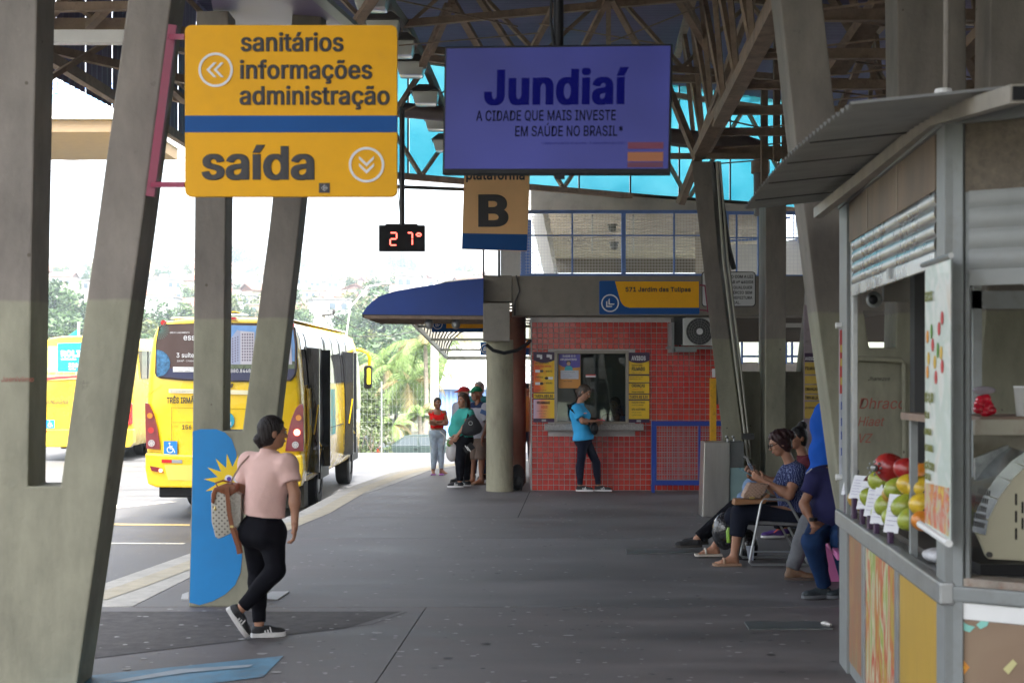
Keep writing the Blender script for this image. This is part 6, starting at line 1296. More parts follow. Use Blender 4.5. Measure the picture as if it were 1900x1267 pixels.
# ------------------------------------------------------------------ poles and wires
def pole(px, Y, ytop, r, label, arms=True):
    z0 = terrain_z(GX(px,Y), Y); top = GZ(ytop,Y); x = GX(px,Y); t = T('utility_pole', label, 'pole', (x, Y, z0)); t.p('post', MB().tube([(x,Y,z0-.5),(x,Y,top)], [r*1.25, r], 10), mat('pole_concrete', (.36,.34,.30), .8, var=.15), smooth=True)
    if arms:
        for dz in (.5, 1.5, 2.6): t.p('bracket', MB().tube([(x,Y-r,top-dz),(x+.5,Y-r,top-dz+.05)], .04, 6).ell((x+.5,Y-r,top-dz+.15), (.07,.07,.12), 8, 6), M_dark)
pole(598, 60, 563, .16, 'concrete utility pole with insulators rising above the bus roof')
pole(806, 78, 640, .22, 'grey round post between the palms and the shed', False); pole(726, 90, 800, .10, 'thin white post among the palms', False)
def wire(pts, label, r=.03): one('power_line', MB().tube(pts, r, 5, caps=False), M_dark, label, 'cable', pts[0])
def sag(a, b, s, n=10): return [a.lerp(b, i/n)-Vector((0,0,s*4*(i/n)*(1-i/n))) for i in range(n+1)]
wire(sag(W(60,292,70), W(360,292,70), .2), 'upper thin wire crossing the sky at left', .016); wire(sag(W(60,314,70), W(360,315,70), .2), 'lower thin wire crossing the sky at left', .016)
wire(sag(W(598,569,60), W(700,620,62), .2), 'wire running right from the pole above the bus', .02); wire(sag(W(620,620,75), W(810,605,80), .3), 'thin wire over the trees at the middle', .022); wire(sag(W(60,617,70), W(290,585,66), .5), 'dark wire crossing behind the nearest column', .022)
wire(sag(W(603,596,60), W(684,530,110), -.2), 'pale slanting wire up to the lamp arm', .03)
t = T('street_lamp', 'long curved street lamp arm against the hillside', 'street lamp', W(684,700,110)); t.p('arm', MB().tube([W(640,640,110), W(650,570,110), W(684,531,110), W(712,527,110)], .06, 6), M_white, smooth=True); t.p('head', MB().ell(W(716,527,110), (.5,.2,.12), 8, 6), M_grey)

# ------------------------------------------------------------------ vegetation
def leaf_mat(name, c, var=.5):
    m = mat(name, c, .6); n, l, b = nodes_of(m); g = n.new('ShaderNodeNewGeometry'); r = n.new('ShaderNodeMapRange'); r.inputs[3].default_value = 1-var; r.inputs[4].default_value = 1+var; l.new(g.outputs['Random Per Island'], r.inputs[0])
    v = n.new('ShaderNodeVectorMath'); v.operation = 'SCALE'; v.inputs[0].default_value = c; l.new(r.outputs[0], v.inputs['Scale']); l.new(v.outputs[0], b.inputs['Base Color'])
    tr = n.new('ShaderNodeBsdfTranslucent'); l.new(v.outputs[0], tr.inputs[0]); mx = n.new('ShaderNodeMixShader'); mx.inputs[0].default_value = .3; l.new(b.outputs[0], mx.inputs[1]); l.new(tr.outputs[0], mx.inputs[2]); l.new(mx.outputs[0], n['Material Output'].inputs[0]); return m
M_lf = [leaf_mat('foliage_deep', (.045,.085,.030)), leaf_mat('foliage_mid', (.075,.125,.035)), leaf_mat('foliage_olive', (.11,.135,.045))]
M_bark = mat('bark', (.14,.11,.08), .9, var=.3, scale=6, bump=.4)
def crown_mb(seed, R, H, n=1500, ls=.35, cl=14):
    r = random.Random(seed); mb = MB(); C = []
    for _ in range(cl):
        a = r.uniform(0, 2*PI); q = r.uniform(0, 1)**.6; z = r.uniform(-.5, .5); C.append((math.cos(a)*R*q*(.75-.5*abs(z)), math.sin(a)*R*q*(.75-.5*abs(z)), z*H, r.uniform(.28,.5)))
    for _ in range(n):
        c = r.choice(C); d = Vector((r.gauss(0,1), r.gauss(0,1), r.gauss(0,1))).normalized()*r.uniform(.55,1)**.5
        p = Vector((c[0]+d.x*R*c[3], c[1]+d.y*R*c[3], c[2]+d.z*H*c[3]*.8)); u = Vector((r.gauss(0,1), r.gauss(0,1), r.gauss(0,.6))).normalized(); w = u.cross(Vector((r.gauss(0,1), r.gauss(0,1), r.gauss(0,1)))).normalized(); s_ = ls*r.uniform(.6,1.4)
        mb.add([p-u*s_, p+w*s_*.45, p+u*s_, p-w*s_*.45], [(0,1,2,3)])
    return mb
def tree_proto(i, R, H, th, m, n, ls):
    t = T('tree', 'x', 'tree', (0,0,0), 'broadleaf trees on and below the hill'); t.p('crown', MB().add([(x, y, z+th+H*.45) for x, y, z in crown_mb(i, R, H, n, ls).v], [(4*k, 4*k+1, 4*k+2, 4*k+3) for k in range(n)]), m, fix=False)
    tk = MB().tube([(0,0,-1),(.1,0,th*.5),(0,.1,th+H*.3)], [R*.06,R*.045,R*.03], 7)
    for k in range(4): a = k*1.6+i; tk.tube([(0,.05,th*.7+k*.2),(math.cos(a)*R*.4, math.sin(a)*R*.4, th+H*.45)], [R*.03, R*.012], 5)
    t.p('trunk', tk, M_bark); return t
protos = [tree_proto(31, 5, 6.5, 2.5, M_lf[0], 1700, .45), tree_proto(32, 4.2, 5, 2.2, M_lf[1], 1500, .42), tree_proto(33, 5.5, 5.5, 3.2, M_lf[2], 1600, .5), tree_proto(34, 3.6, 7, 2.6, M_lf[0], 1300, .4)]
used = set(); cnt = [0]
def where(px):
    return ('at far left' if px < 175 else 'left of the mural column' if px < 360 else 'between the mural column arms' if px < 505 else 'above the bus rear' if px < 600 else 'above the bus front' if px < 700 else 'above the palms' if px < 800 else 'above the awning')
def deep(Y): return 'at the hill foot' if Y < 330 else 'halfway up the hill' if Y < 650 else 'high on the hill' if Y < 880 else 'on the hill crest'
def put_tree(k, px, Y, s_, hz=None, label=None):
    x = GX(px, Y); z = terrain_z(x, Y) if hz is None else hz
    if k not in used: o = protos[k].o; used.add(k)
    else: o = copy_tree(protos[k].o)
    o.location = (x, Y, z-.3); s_ *= .62 if Y > 155 else .8; o.scale = (s_, s_, s_*rnd.uniform(.85,1.15)); o.rotation_euler = (0, 0, rnd.uniform(0, 6.28))
    o['label'] = label or ('%s tree %s, %s' % (['dense dark','round mid green','spreading olive','tall dark'][k], deep(Y), where(px)))
    o['group'] = 'broadleaf trees on and below the hill, '+where(px); cnt[0] += 1
for px, Y, k, s_ in ((85,190,0,1.5),(105,200,1,1.4),(130,210,0,1.4),(155,195,2,1.2),(95,230,3,1.7),(140,260,0,1.5),(115,300,1,1.5),(255,170,1,1.2),(275,180,0,1.3),(262,230,3,1.4),(286,215,2,1.3),(300,260,0,1.2),(345,300,1,1.3),
    (640,240,1,1.1),(665,190,0,1.25),(690,200,2,1.3),(712,185,0,1.4),(738,205,1,1.3),(760,190,3,1.3),(700,250,0,1.6),(735,260,2,1.6),(670,270,1,1.4),(770,240,1,1.1),(800,180,2,1.0),(560,300,1,1.2),(430,320,0,1.1),(480,330,2,1.1),
    (675,120,0,.8),(700,130,1,.8),(735,125,0,.9),(765,120,3,.8),(790,130,1,.8),(832,120,2,.7),(658,140,3,.9)): put_tree(k, px, Y, s_)
# palms
def palm(label, px, Y, ytop, R, nf=20, seed=1, tr=.22):
    r = random.Random(seed); x = GX(px, Y); z0 = terrain_z(x, Y); zt_ = GZ(ytop, Y); t = T('palm_tree', label, 'palm tree', (x, Y, z0), 'palm trees beyond the parked cars')
    t.p('trunk', MB().tube([(x,Y,z0-.3),(x+.08,Y,(z0+zt_)/2),(x,Y,zt_)], [tr*1.3,tr,tr*.9], 10), mat('palm_bark', (.30,.26,.20), .9, var=.3, scale=3, stretch=(1,1,6), bump=.5), smooth=True)
    for k in range(nf):
        a = 2*PI*k/nf+r.uniform(-.2,.2); el = r.uniform(-.3, 1.15); mb = MB(); pts = []; p = Vector((x, Y, zt_)); L_ = R*r.uniform(.85,1.15); seg_ = 9
        for j in range(seg_+1):
            pts.append(p.copy()); e = el-(j/seg_)**1.2*(1.9+.3*el); p = p+Vector((math.cos(a)*math.cos(e), math.sin(a)*math.cos(e), math.sin(e)))*L_/seg_
        mb.tube(pts, [.04*(1-j/(seg_+2)) for j in range(seg_+1)], 4, caps=False)
        for j in range(1, seg_*3):
            q = j/3; i = int(q); c = pts[i].lerp(pts[min(i+1, seg_)], q-i); d = (pts[min(i+1, seg_)]-pts[i]).normalized(); sd_ = d.cross(Vector((0,0,1))).normalized(); ll = R*.26*math.sin(PI*min(.95, .12+q/seg_*.85))
            for s_ in (-1, 1):
                e = c+(sd_*s_*.75+d*.55+Vector((0,0,-.45-.3*r.random())))*ll; mb.add([c-d*.03, c+d*.06, e], [(0,1,2)])
        t.p('frond', mb, M_palm if k % 6 else M_palmd, fix=False)
M_palm = leaf_mat('palm_leaf', (.13,.20,.05), .35); M_palmd = leaf_mat('palm_dry', (.30,.24,.10), .3)
palm('palm with thick pale trunk straight above the dark sedan', 756, 84, 712, 3.0, 24, 3, .17); palm('tall palm trunk left of the grey post with hanging fronds', 789, 82, 640, 3.2, 16, 5, .13); palm('palm crown just right of the bus mirror', 716, 96, 682, 3.4, 22, 7, .2); palm('low young palm between bus front and cars', 728, 76, 790, 1.6, 14, 9, .12); palm('palm crown against the corner of the shed', 806, 100, 690, 3.0, 18, 11, .2); palm('yellowing palm behind the woman in red', 778, 78, 770, 1.9, 14, 13, .14)
bush = tree_proto(36, 1.0, 2.8, .6, leaf_mat('foliage_bright', (.07,.10,.03), .5), 1100, .10); bush.o.location = (GX(691,58), 58, RZ-2.05); bush.o['label'] = 'bright flowering tree just right of the bus front'; bush.o['group'] = 'small trees by the cars'
tree_b = copy_tree(bush.o); tree_b.location = (GX(664,62), 62, RZ-2.05); tree_b['label'] = 'bright small tree mostly hidden by the bus front'
# houses
def house_proto(i):
    r = random.Random(60+i); w, d, h = r.uniform(6,9.5), r.uniform(6,8), (3.0 if i % 3 == 0 else 5.6 if i % 3 == 1 else 4.0)
    walls = [(.42,.41,.39),(.33,.25,.18),(.38,.33,.26),(.24,.13,.09),(.36,.36,.37),(.40,.36,.22),(.28,.32,.36),(.26,.24,.22)]
    names = ['white','beige','cream','bare brick','pale grey','yellowish','bluish','grey rendered']
    m = mat('house_wall_%d' % i, walls[i], .85, var=.12, scale=.5, dirt=.25, dcol=(.3,.25,.2)); mr = mat('roof_clay', (.14,.06,.04), .85, var=.25, scale=1.2) if i in (0,2,5,3) else mat('roof_cement', (.24,.235,.225), .85, var=.2, scale=1)
    t = T('house', names[i], 'house', (0,0,0)); wl_ = t.p('wall', MB().box(-w/2,w/2,-d/2,d/2,-4,h), m)
    if i in (0,2,5,3): t.p('roof', MB().yz([(-d/2-.5,h),(0,h+1.5),(d/2+.5,h),(d/2+.5,h+.18),(0,h+1.7),(-d/2-.5,h+.18)], -w/2-.4, w/2+.4).yz([(-d/2,h),(0,h+1.45),(d/2,h)], -w/2+.01, w/2-.01), mr)
    else: t.p('roof', MB().box(-w/2-.25,w/2+.25,-d/2-.25,d/2+.25,h,h+.22).box(-1,.6,-.8,.8,h+.22,h+1.4), mr)
    fl_ = 2 if h > 5 else 1; mw = mat('house_window', (.06,.08,.10), .2)
    for f_ in range(fl_):
        for x in (-w*.3, 0, w*.3):
            if r.random() < .85:
                a = t.p('window', MB().box(x-.6,x+.6,-d/2-.03,-d/2+.01,.9+f_*2.8,2.1+f_*2.8), mw, wl_)
    t.p('door', MB().box(w*.12,w*.12+.9,-d/2-.04,-d/2+.01,0,2.1), mat('house_door', (.16,.10,.07), .6), wl_); t.p('side_wall', MB().box(-w/2-1.6,-w/2-.01,-d/2+.5,d/2,-4,h*.62), m)
    return t.o, names[i]+(' house with clay gable roof' if i in (0,2,5,3) else ' flat-roofed house')
hp_ = [house_proto(i) for i in range(8)]; hu_ = set(); hr = random.Random(11); placed = []
tries = 0
while len(placed) < 200 and tries < 6000:
    tries += 1; px = hr.uniform(70, 905); Y = hr.uniform(300, 985); x = GX(px, Y)
    if any(abs(px-a) < 30*600/Y*.72 and abs(Y-b) < 42 for a, b in placed): continue
    if px < 160 and Y < 520 and hr.random() < .75: continue
    placed.append((px, Y)); i = hr.randrange(8) if hr.random() < .6 else hr.choice((0,4,2))
    if i not in hu_: o = hp_[i][0]; hu_.add(i)
    else: o = copy_tree(hp_[i][0])
    o.location = (x, Y, terrain_z(x, Y)-.2); o.rotation_euler = (0, 0, hr.choice((0,0,.3,-.35,1.57,.7))); s_ = hr.uniform(.8,1.3); o.scale = (s_, s_, s_*hr.uniform(.85,1.2))
    o['label'] = '%s %s, %s' % (hp_[i][1], deep(Y), where(px)); o['group'] = 'hillside houses '+where(px)
for i in range(8):
    if i not in hu_: print('unused', i)
tr = random.Random(5); n_ = 0
while n_ < 170:
    px = tr.uniform(70, 900); Y = tr.uniform(260, 1000)
    put_tree(tr.randrange(4), px, Y, tr.uniform(.7,1.3)); n_ += 1
for px, Y, s_ in ((440,985,3.0),(452,988,2.6),(428,990,2.2),(556,975,2.4),(566,985,2.6),(745,940,2.6),(765,950,2.4),(730,930,2.3),(865,900,2.2),(690,960,1.8),(120,900,2),(95,880,2.2),(845,870,2.4),(820,900,2)): put_tree(tr.randrange(4), px, Y, s_)
# air over the valley
mb = MB().box(-900, 500, -40, 1300, -40, 95)
hz_ = D.materials.new('haze_air'); hz_.use_nodes = True; n = hz_.node_tree.nodes; l = hz_.node_tree.links; n.remove(n['Principled BSDF']); v = n.new('ShaderNodeVolumePrincipled'); v.inputs['Color'].default_value = (.78,.89,1,1); v.inputs['Density'].default_value = .0004; v.inputs['Anisotropy'].default_value = .3; l.new(v.outputs[0], n['Material Output'].inputs['Volume'])
o = link('haze', mb.mesh('haze', hz_)); o['kind'] = 'stuff'

# ------------------------------------------------------------------ another column far right, seen through the kiosk
t = T('concrete_column', 'broad concrete column seen inside the kiosk above the food display', 'column', (GX(1880,9.9), 9.9, 0), G_COL)
t.p('column_body', prism(MB(), [(1812,bottom(9.9)),(1818,700),(1832,540),(1840,-211),(2100,-211),(2100,bottom(9.9))], 9.9, .33), M_col, bevel=.012)

# ------------------------------------------------------------------ fruit kiosk
def K1Y(px): return 1.326/((px-950)/F-.0892)
def K2Y(px): return 7.39/(1+.69*(px-950)/F)
N1 = Vector((-.996, .089, 0)); N2 = Vector((-.568, -.823, 0))
def K1(px, z=None, py=None, off=0):
    Y = K1Y(px); p = Vector((GX(px, Y), Y, z if z is not None else GZ(py, Y))); return p+N1*off
def K2(px, z=None, py=None, off=0):
    Y = K2Y(px); p = Vector((GX(px, Y), Y, z if z is not None else GZ(py, Y))); return p+N2*off
def wallbox(mb, K, pa, pb, z0, z1, o0, o1):
    q = [K(pa, z0, off=o1), K(pb, z0, off=o1), K(pb, z0, off=o0), K(pa, z0, off=o0)]; r = [Vector((p.x, p.y, z1)) for p in q]; return mb.hexa(q+r)
t = T('kiosk', 'aluminium fruit kiosk with raised shutters and painted panels at the right', 'kiosk', (2.6, 7.5, 0)); kt = t
def kw(name, K, pa, pb, z0, z1, o0, o1, m, parent=None, bevel=.003, **k): return t.p(name, wallbox(MB(), K, pa, pb, z0, z1, o0, o1), m, parent, bevel=bevel, **k)
kw('corner_post', K1, 1563, 1577, 0, 3.0, -.04, .02, M_grey); kw('corner_post', K1, 1746, 1762, .0, 3.0, -.05, .02, M_grey); kw('corner_post', K2, 1764, 1789, .0, 3.0, -.05, .02, M_grey)
kw('guide_rail', K1, 1578, 1582.5, 1.0, 2.75, -.03, .0, M_alu); kw('guide_rail', K1, 1738, 1744, 1.0, 2.75, -.03, .0, M_alu); kw('guide_rail', K2, 1791, 1799, 1.0, 2.75, -.03, .0, M_grey)
kw('top_beam', K1, 1563, 1762, 2.95, 3.05, -.05, .03, M_grey); kw('top_beam', K2, 1763, 2080, 2.95, 3.05, -.05, .03, M_grey)
kw('counter_rail', K1, 1562, 1763, .90, 1.0, -.02, .045, M_alu, bevel=.012); kw('counter_rail', K2, 1764, 2080, .92, .985, -.02, .03, M_grey, bevel=.01)
kw('sill', K2, 1790, 2080, .986, 1.02, -.12, .02, mat('rusty_sill', (.26,.22,.18), .6, var=.3, scale=12, dirt=.8, dcol=(.16,.06,.03)))
t.p('counter_top', MB().xy([tuple(K1(1566, 0, off=-.02).to_2d()), tuple(K1(1762, 0, off=-.02).to_2d()), tuple(K1(1762, 0, off=-.62).to_2d()), tuple(K1(1566, 0, off=-.62).to_2d())], .955, .985), mat('counter_steel', (.25,.26,.26), .3, metal=.7, var=.15))
def paint_mat(name, cols, scale, stretch, seed=0):
    m = mat(name, cols[0], .45, coat=.15); n, l, b = nodes_of(m); tc = n.new('ShaderNodeTexCoord'); mp = n.new('ShaderNodeMapping'); mp.inputs['Scale'].default_value = stretch; mp.inputs['Location'].default_value = (seed, seed*2, 0); l.new(tc.outputs['Object'], mp.inputs[0])
    t_ = n.new('ShaderNodeTexNoise'); t_.inputs['Scale'].default_value = scale; t_.inputs['Detail'].default_value = 4; t_.inputs['Distortion'].default_value = 1.4; l.new(mp.outputs[0], t_.inputs['Vector'])
    cr = n.new('ShaderNodeValToRGB'); e = cr.color_ramp.elements; e[0].position = .3; e[0].color = (*cols[0],1); e[1].position = .72; e[1].color = (*cols[-1],1)
    for i, c in enumerate(cols[1:-1]): q = e.new(.3+.42*(i+1)/(len(cols)-1)); q.color = (*c,1)
    l.new(t_.outputs[0], cr.inputs[0]); l.new(cr.outputs[0], b.inputs['Base Color']); return m
m1 = paint_mat('mural_rust', [(.20,.25,.12),(.30,.17,.09),(.33,.15,.08),(.36,.22,.09),(.22,.20,.12)], 1.6, (3,3,.8), 2)
m2 = paint_mat('mural_fruit', [(.42,.27,.05),(.45,.34,.06),(.50,.08,.04),(.55,.55,.35),(.25,.35,.06),(.60,.50,.10)], 2.2, (3.2,3.2,.8), 1)
m3 = paint_mat('mural_ochre', [(.30,.19,.05),(.46,.29,.04),(.50,.31,.04),(.40,.26,.05)], 1.2, (2,2,.5), 3)
m4 = paint_mat('mural_brown', [(.20,.13,.08),(.24,.16,.10),(.27,.19,.12)], 2, (1,1,1), 4)
for pa, pb, m in ((1567,1602,m1),(1608,1664,m2),(1671,1744,m3)): kw('painted_panel', K1, pa, pb, .08, .895, -.02, .005, m)
kw('panel_trim', K1, 1602.5, 1607.5, .05, .9, -.01, .015, M_alu); kw('panel_trim', K1, 1664.5, 1670.5, .05, .9, -.01, .015, M_alu); kw('plinth', K1, 1564, 1762, 0, .075, -.05, .0, M_grey)
kw('panel_frame', K2, 1764, 2080, .845, .915, -.01, .012, M_white); kw('panel_frame', K2, 1764, 1774, 0, .843, -.01, .012, M_white); pn_ = kw('painted_panel', K2, 1775, 2080, .05, .843, -.02, .004, m4)
def k2poly(pts, m, name='painted_shape', off=.007):
    vs = [K2(x, py=y, off=off) for x, y in pts]; return t.p(name, MB().add(vs+[v-N2*.003 for v in vs], [list(range(len(vs))), list(range(len(vs), 2*len(vs)))[::-1]]+[(i, i+len(vs), (i+1)%len(vs)+len(vs), (i+1)%len(vs)) for i in range(len(vs))]), m, pn_)
k2poly([(1772,1205),(1800,1237),(1785,1255),(1772,1262)], mat('paint_orange', (.62,.25,.03), .5, var=.2)); k2poly([(1776,1225),(1792,1237),(1780,1250)], mat('paint_gold', (.72,.48,.05), .5), off=.011)
k2poly([(1862,1240),(1880,1222),(1888,1230),(1872,1250)], mat('paint_sand', (.52,.48,.22), .5))
for q in ([(1784,1150),(1796,1158),(1810,1162),(1800,1172),(1788,1168)],[(1812,1158),(1822,1150),(1838,1148),(1832,1160),(1820,1166)],[(1785,1126),(1830,1130),(1822,1136),(1795,1135)]): k2poly(q, mat('paint_aqua', (.22,.52,.44), .5, var=.15))
k2poly([(1893,1133),(1900,1133),(1900,1160),(1896,1150)], mat('paint_red', (.5,.06,.04), .5))
kw('curtain', K1, 1579, 1740, 2.70, 2.97, .005, .012, mat('curtain_brown', (.17,.125,.085), .7, var=.3, scale=3, stretch=(1,1,.3), dirt=.3))
for p_ in (1612, 1668): kw('curtain_seam', K1, p_, p_+2, 2.705, 2.965, .013, .016, mat('seam', (.28,.23,.17), .7))
nm = mat('net_brown', (.14,.115,.085), .8, var=.3, scale=30, bump=.8, bscale=120); kw('net_curtain', K2, 1791, 2080, 2.66, 2.95, .0, .008, nm)
def shutter(K, pa, pb, z0, z1, n_, m, nrm):
    mb = MB(); vs = []
    for i in range(n_*6+1):
        u = i/(n_*6); z = z0+.07+(z1-z0-.07)*u; o = .012*abs(math.sin(PI*i/6))**.7 if i % 6 else 0
        vs += [K(pa, z, off=o), K(pb, z, off=o)]
    mb.add(vs, [(2*i, 2*i+1, 2*i+3, 2*i+2) for i in range(n_*6)]); s = t.p('roller_shutter', mb, m, fix=False, smooth=True)
    q = wallbox(MB(), K, pa, pb, z0, z0+.069, -.004, .014); t.p('bottom_bar', q, m, s, bevel=.003)
m_sh = mat('shutter_metal', (.50,.52,.52), .28, metal=.85, var=.12, scale=4, dirt=.2, dcol=(.2,.18,.16)); m_sh2 = mat('shutter_painted', (.24,.25,.24), .5, var=.1, scale=4, dirt=.3, dcol=(.2,.17,.14))
shutter(K1, 1583, 1738, 2.36, 2.78, 5, m_sh, N1); shutter(K2, 1799, 2080, 2.26, 2.68, 4, m_sh2, N2)
t.p('shutter_latch', MB().box(*[v for c in zip(K1(1659,2.38,off=.015)-Vector((.02,.02,.0)), K1(1659,2.38,off=.015)+Vector((.02,.02,.05))) for v in c]), M_alu)
# corrugated awning
A_, B_, C_, D_ = Vector((1.55,9.5,2.98)), Vector((1.31,5.5,2.93)), Vector((3.2,5.5,3.12)), Vector((3.3,9.5,3.16)); n_ = 150; vs = []
for i in range(n_+1):
    u = i/n_; dz = Vector((0,0,.014*math.sin(i*PI/2))); hump = Vector((0,0,.05*math.sin(PI*u))); a = B_.lerp(A_, u); b = C_.lerp(D_, u)
    for w_ in (0, .33, .66, 1): vs.append(a.lerp(b, w_)+dz+hump)
mb = MB().add(vs, [(4*i+j, 4*i+j+1, 4*i+j+5, 4*i+j+4) for i in range(n_) for j in range(3)])
aw = t.p('awning', mb, mat('awning_sheet', (.36,.36,.335), .5, metal=.1, var=.15, scale=2, stretch=(1,4,1), dirt=.3, dcol=(.2,.17,.14)), fix=False, smooth=True)
for u in (.3, .5, .7, .88): a = B_.lerp(A_, u)+Vector((0,0,-.012+.05*math.sin(PI*u))); b = C_.lerp(D_, u)+Vector((0,0,-.012+.05*math.sin(PI*u))); t.p('lap_seam', MB().beam(a+Vector((.02,0,0)), b, .006, .006), M_dark, aw)
t.p('awning_beam', MB().beam((2.0,9.3,2.93), (1.98,8.0,2.99), .055, .065).beam((1.98,8.0,2.99), (1.85,6.2,3.0), .055, .065).beam((1.85,6.2,3.0), (1.80,5.06,2.885), .055, .065), mat('beam_alu', (.36,.33,.28), .5, metal=.3, var=.2, dirt=.3), aw)
t.p('beam_mouth', MB().box(1.778,1.822,5.045,5.053,2.86,2.91), M_black, aw)
t.p('roof_deck', MB().xy([(2.0,9.3),(1.95,6.1),(4.6,4.3),(4.6,9.3)], 3.05, 3.08), M_grey)
t.p('insulator', MB().tube([W(1750,178,7), W(1750,166,7)], [.05,.04], 12), M_white, smooth=True); t.p('service_pipe', MB().tube([W(1757,-40,7), W(1756,168,7)], .016, 8), M_col, smooth=True)
# far side of the kiosk and its inside
t.p('rear_post', MB().box(GX(1697,8.6), GX(1716,8.6), 8.6, 8.7, 0, 3.0), mat('inner_dark', (.035,.035,.035), .6)); t.p('inner_top', MB().box(GX(1640,9.0), GX(1716,9.0), 9.0, 9.05, GZ(560,9.0), 3.0), mat('inner_pale', (.30,.28,.24), .6))
t.p('camera_dome', MB().ell(W(1622,556,8.6), (.05,.05,.05), 12, 8).m(1).ell(W(1620,556,8.56), (.03,.03,.03), 10, 6), [M_grey, M_black], smooth=True)
t.p('stand_post', MB().box(GX(1690,7.0), GX(1703,7.0), 7.0, 7.03, .98, GZ(775,6.9)), M_grey); t.p('stand_shelf', MB().box(GX(1692,6.9), GX(1722,6.9), 6.6, 7.1, GZ(780,6.9), GZ(767,6.9)), mat('rusty_shelf', (.22,.15,.11), .6, var=.3, dirt=.7, dcol=(.14,.06,.03)))
t.p('inner_shelf', MB().box(GX(1806,6.6), GX(2100,6.6), 6.5, 6.95, GZ(781,6.5), GZ(773,6.5)), mat('rusty_shelf', (.22,.15,.11), .6)); t.p('shelf_edge', MB().box(GX(1806,6.5), GX(2100,6.5), 6.47, 6.5, GZ(806,6.5), GZ(778,6.5)), mat('shelf_cream', (.36,.34,.26), .5, var=.1, dirt=.6, dcol=(.16,.06,.03)))
t.p('back_counter', MB().box(GX(1800,6.5), GX(2100,6.5), 6.3, 7.2, .85, .93), mat('inner_dark', (.035,.035,.035), .6)); t.p('rear_frame', MB().box(GX(1806,8.0), GX(1822,8.0), 8.0, 8.05, .9, 2.9), M_grey)
t.p('rear_frame', MB().box(GX(1806,8.0), GX(2080,8.0), 8.0, 8.05, 2.25, 2.35), M_grey)
# food warmer with curved glass
Yv = 6.45; t = T('food_warmer', 'cream food warmer with curved glass front on the kiosk counter', 'food warmer', W(1860,1042,Yv))
sp = [(1836,1037),(1908,1041),(1990,1041),(1990,842),(1905,846),(1880,866),(1855,893),(1832,925),(1815,962),(1810,985),(1822,1010),(1830,1030)]
t.p('side_panel', prism(MB(), sp, Yv, .03), mat('cream_enamel', (.50,.47,.33), .4, var=.06, scale=4), bevel=.006)
for k, (x, y0) in enumerate(((1883,915),(1883,947),(1883,979),(1895,930),(1895,960))): t.p('vent_slot', MB().xz(rrect(GX(x,Yv), GX(x+4,Yv), GZ(y0+22,Yv), GZ(y0,Yv), .004, 2), Yv-.003, Yv-.001), M_black)
t.p('knob', MB().disc(W(1837,1029,Yv-.02), .013, n=14, t=.018), M_dark)
arcp = [(1902,838),(1876,856),(1850,883),(1826,917),(1808,955),(1803,985)]; mb = MB(); vs = []
for x, y in arcp: p = W(x, y, Yv-.02); vs += [p, p+Vector((.10,.55,0))]
mb.add(vs, [(2*i, 2*i+1, 2*i+3, 2*i+2) for i in range(len(arcp)-1)]); 
for i in range(len(arcp)-1): mb.add([W(*arcp[i], Yv-.02), W(*arcp[i+1], Yv-.02), W(arcp[i+1][0]+26, arcp[i+1][1]+8, Yv-.02), W(arcp[i][0]+26, arcp[i][1]+10, Yv-.02)], [(0,1,2,3)])
t.p('curved_front', mb, mat('curved_steel', (.20,.22,.24), .12, metal=.8, var=.3, scale=8), fix=False, smooth=True)
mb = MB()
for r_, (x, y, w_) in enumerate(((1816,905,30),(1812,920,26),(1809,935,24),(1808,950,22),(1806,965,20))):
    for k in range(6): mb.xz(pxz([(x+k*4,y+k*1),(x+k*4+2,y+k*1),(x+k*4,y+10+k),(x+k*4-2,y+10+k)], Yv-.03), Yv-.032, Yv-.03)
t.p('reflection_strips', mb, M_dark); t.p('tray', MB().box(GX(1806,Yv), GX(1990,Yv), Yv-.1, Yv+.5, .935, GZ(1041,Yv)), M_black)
t.p('inner_glass', MB().hexa([W(1806,930,6.9),W(1990,930,6.9),W(1990,930,6.95),W(1806,930,6.95),W(1806,806,6.9),W(1990,806,6.9),W(1990,806,6.95),W(1806,806,6.95)]), mat('inner_brown', (.18,.16,.11), .2, var=.4, scale=6))
t.p('price_list', MB().xz(pxz([(1808,850),(1870,825),(1870,880),(1808,890)], 6.85), 6.84, 6.86), mat('faded_print', (.28,.30,.28), .4, var=.4, scale=20))
# sweets bag and cup on the shelf
M_wrap = mat('wrapper_red', (.55,.01,.03), .15, coat=1, var=.5, scale=12)
t = T('sweets_bag', 'clear bag of red wrapped sweets on the kiosk shelf', 'bag', W(1828,772,6.5))
for k in range(14): a = rnd.uniform(0,6.3); q = W(1828+math.cos(a)*16*rnd.random(), 752+math.sin(a)*13, 6.55+rnd.uniform(-.03,.03)); t.p('sweet', MB().ell(q, (.026,.024,.022), 8, 6), M_wrap, smooth=True)
t.p('bag_top', MB().ell(W(1826,724,6.55), (.055,.03,.02), 10, 6), mat('clear_wrap', (.45,.40,.45), .1, alpha=.6), smooth=True)
t = T('plastic_cup', 'white plastic cup at the right edge of the kiosk shelf', 'cup', W(1897,772,6.5)); t.p('cup', MB().tube([W(1897,772,6.5), W(1897,718,6.5)], [.026,.038], 14), mat('cup_white', (.55,.55,.52), .3, alpha=.8), smooth=True); t.p('rim', MB().tube([W(1897,719,6.5), W(1897,716,6.5)], .04, 14), M_white)
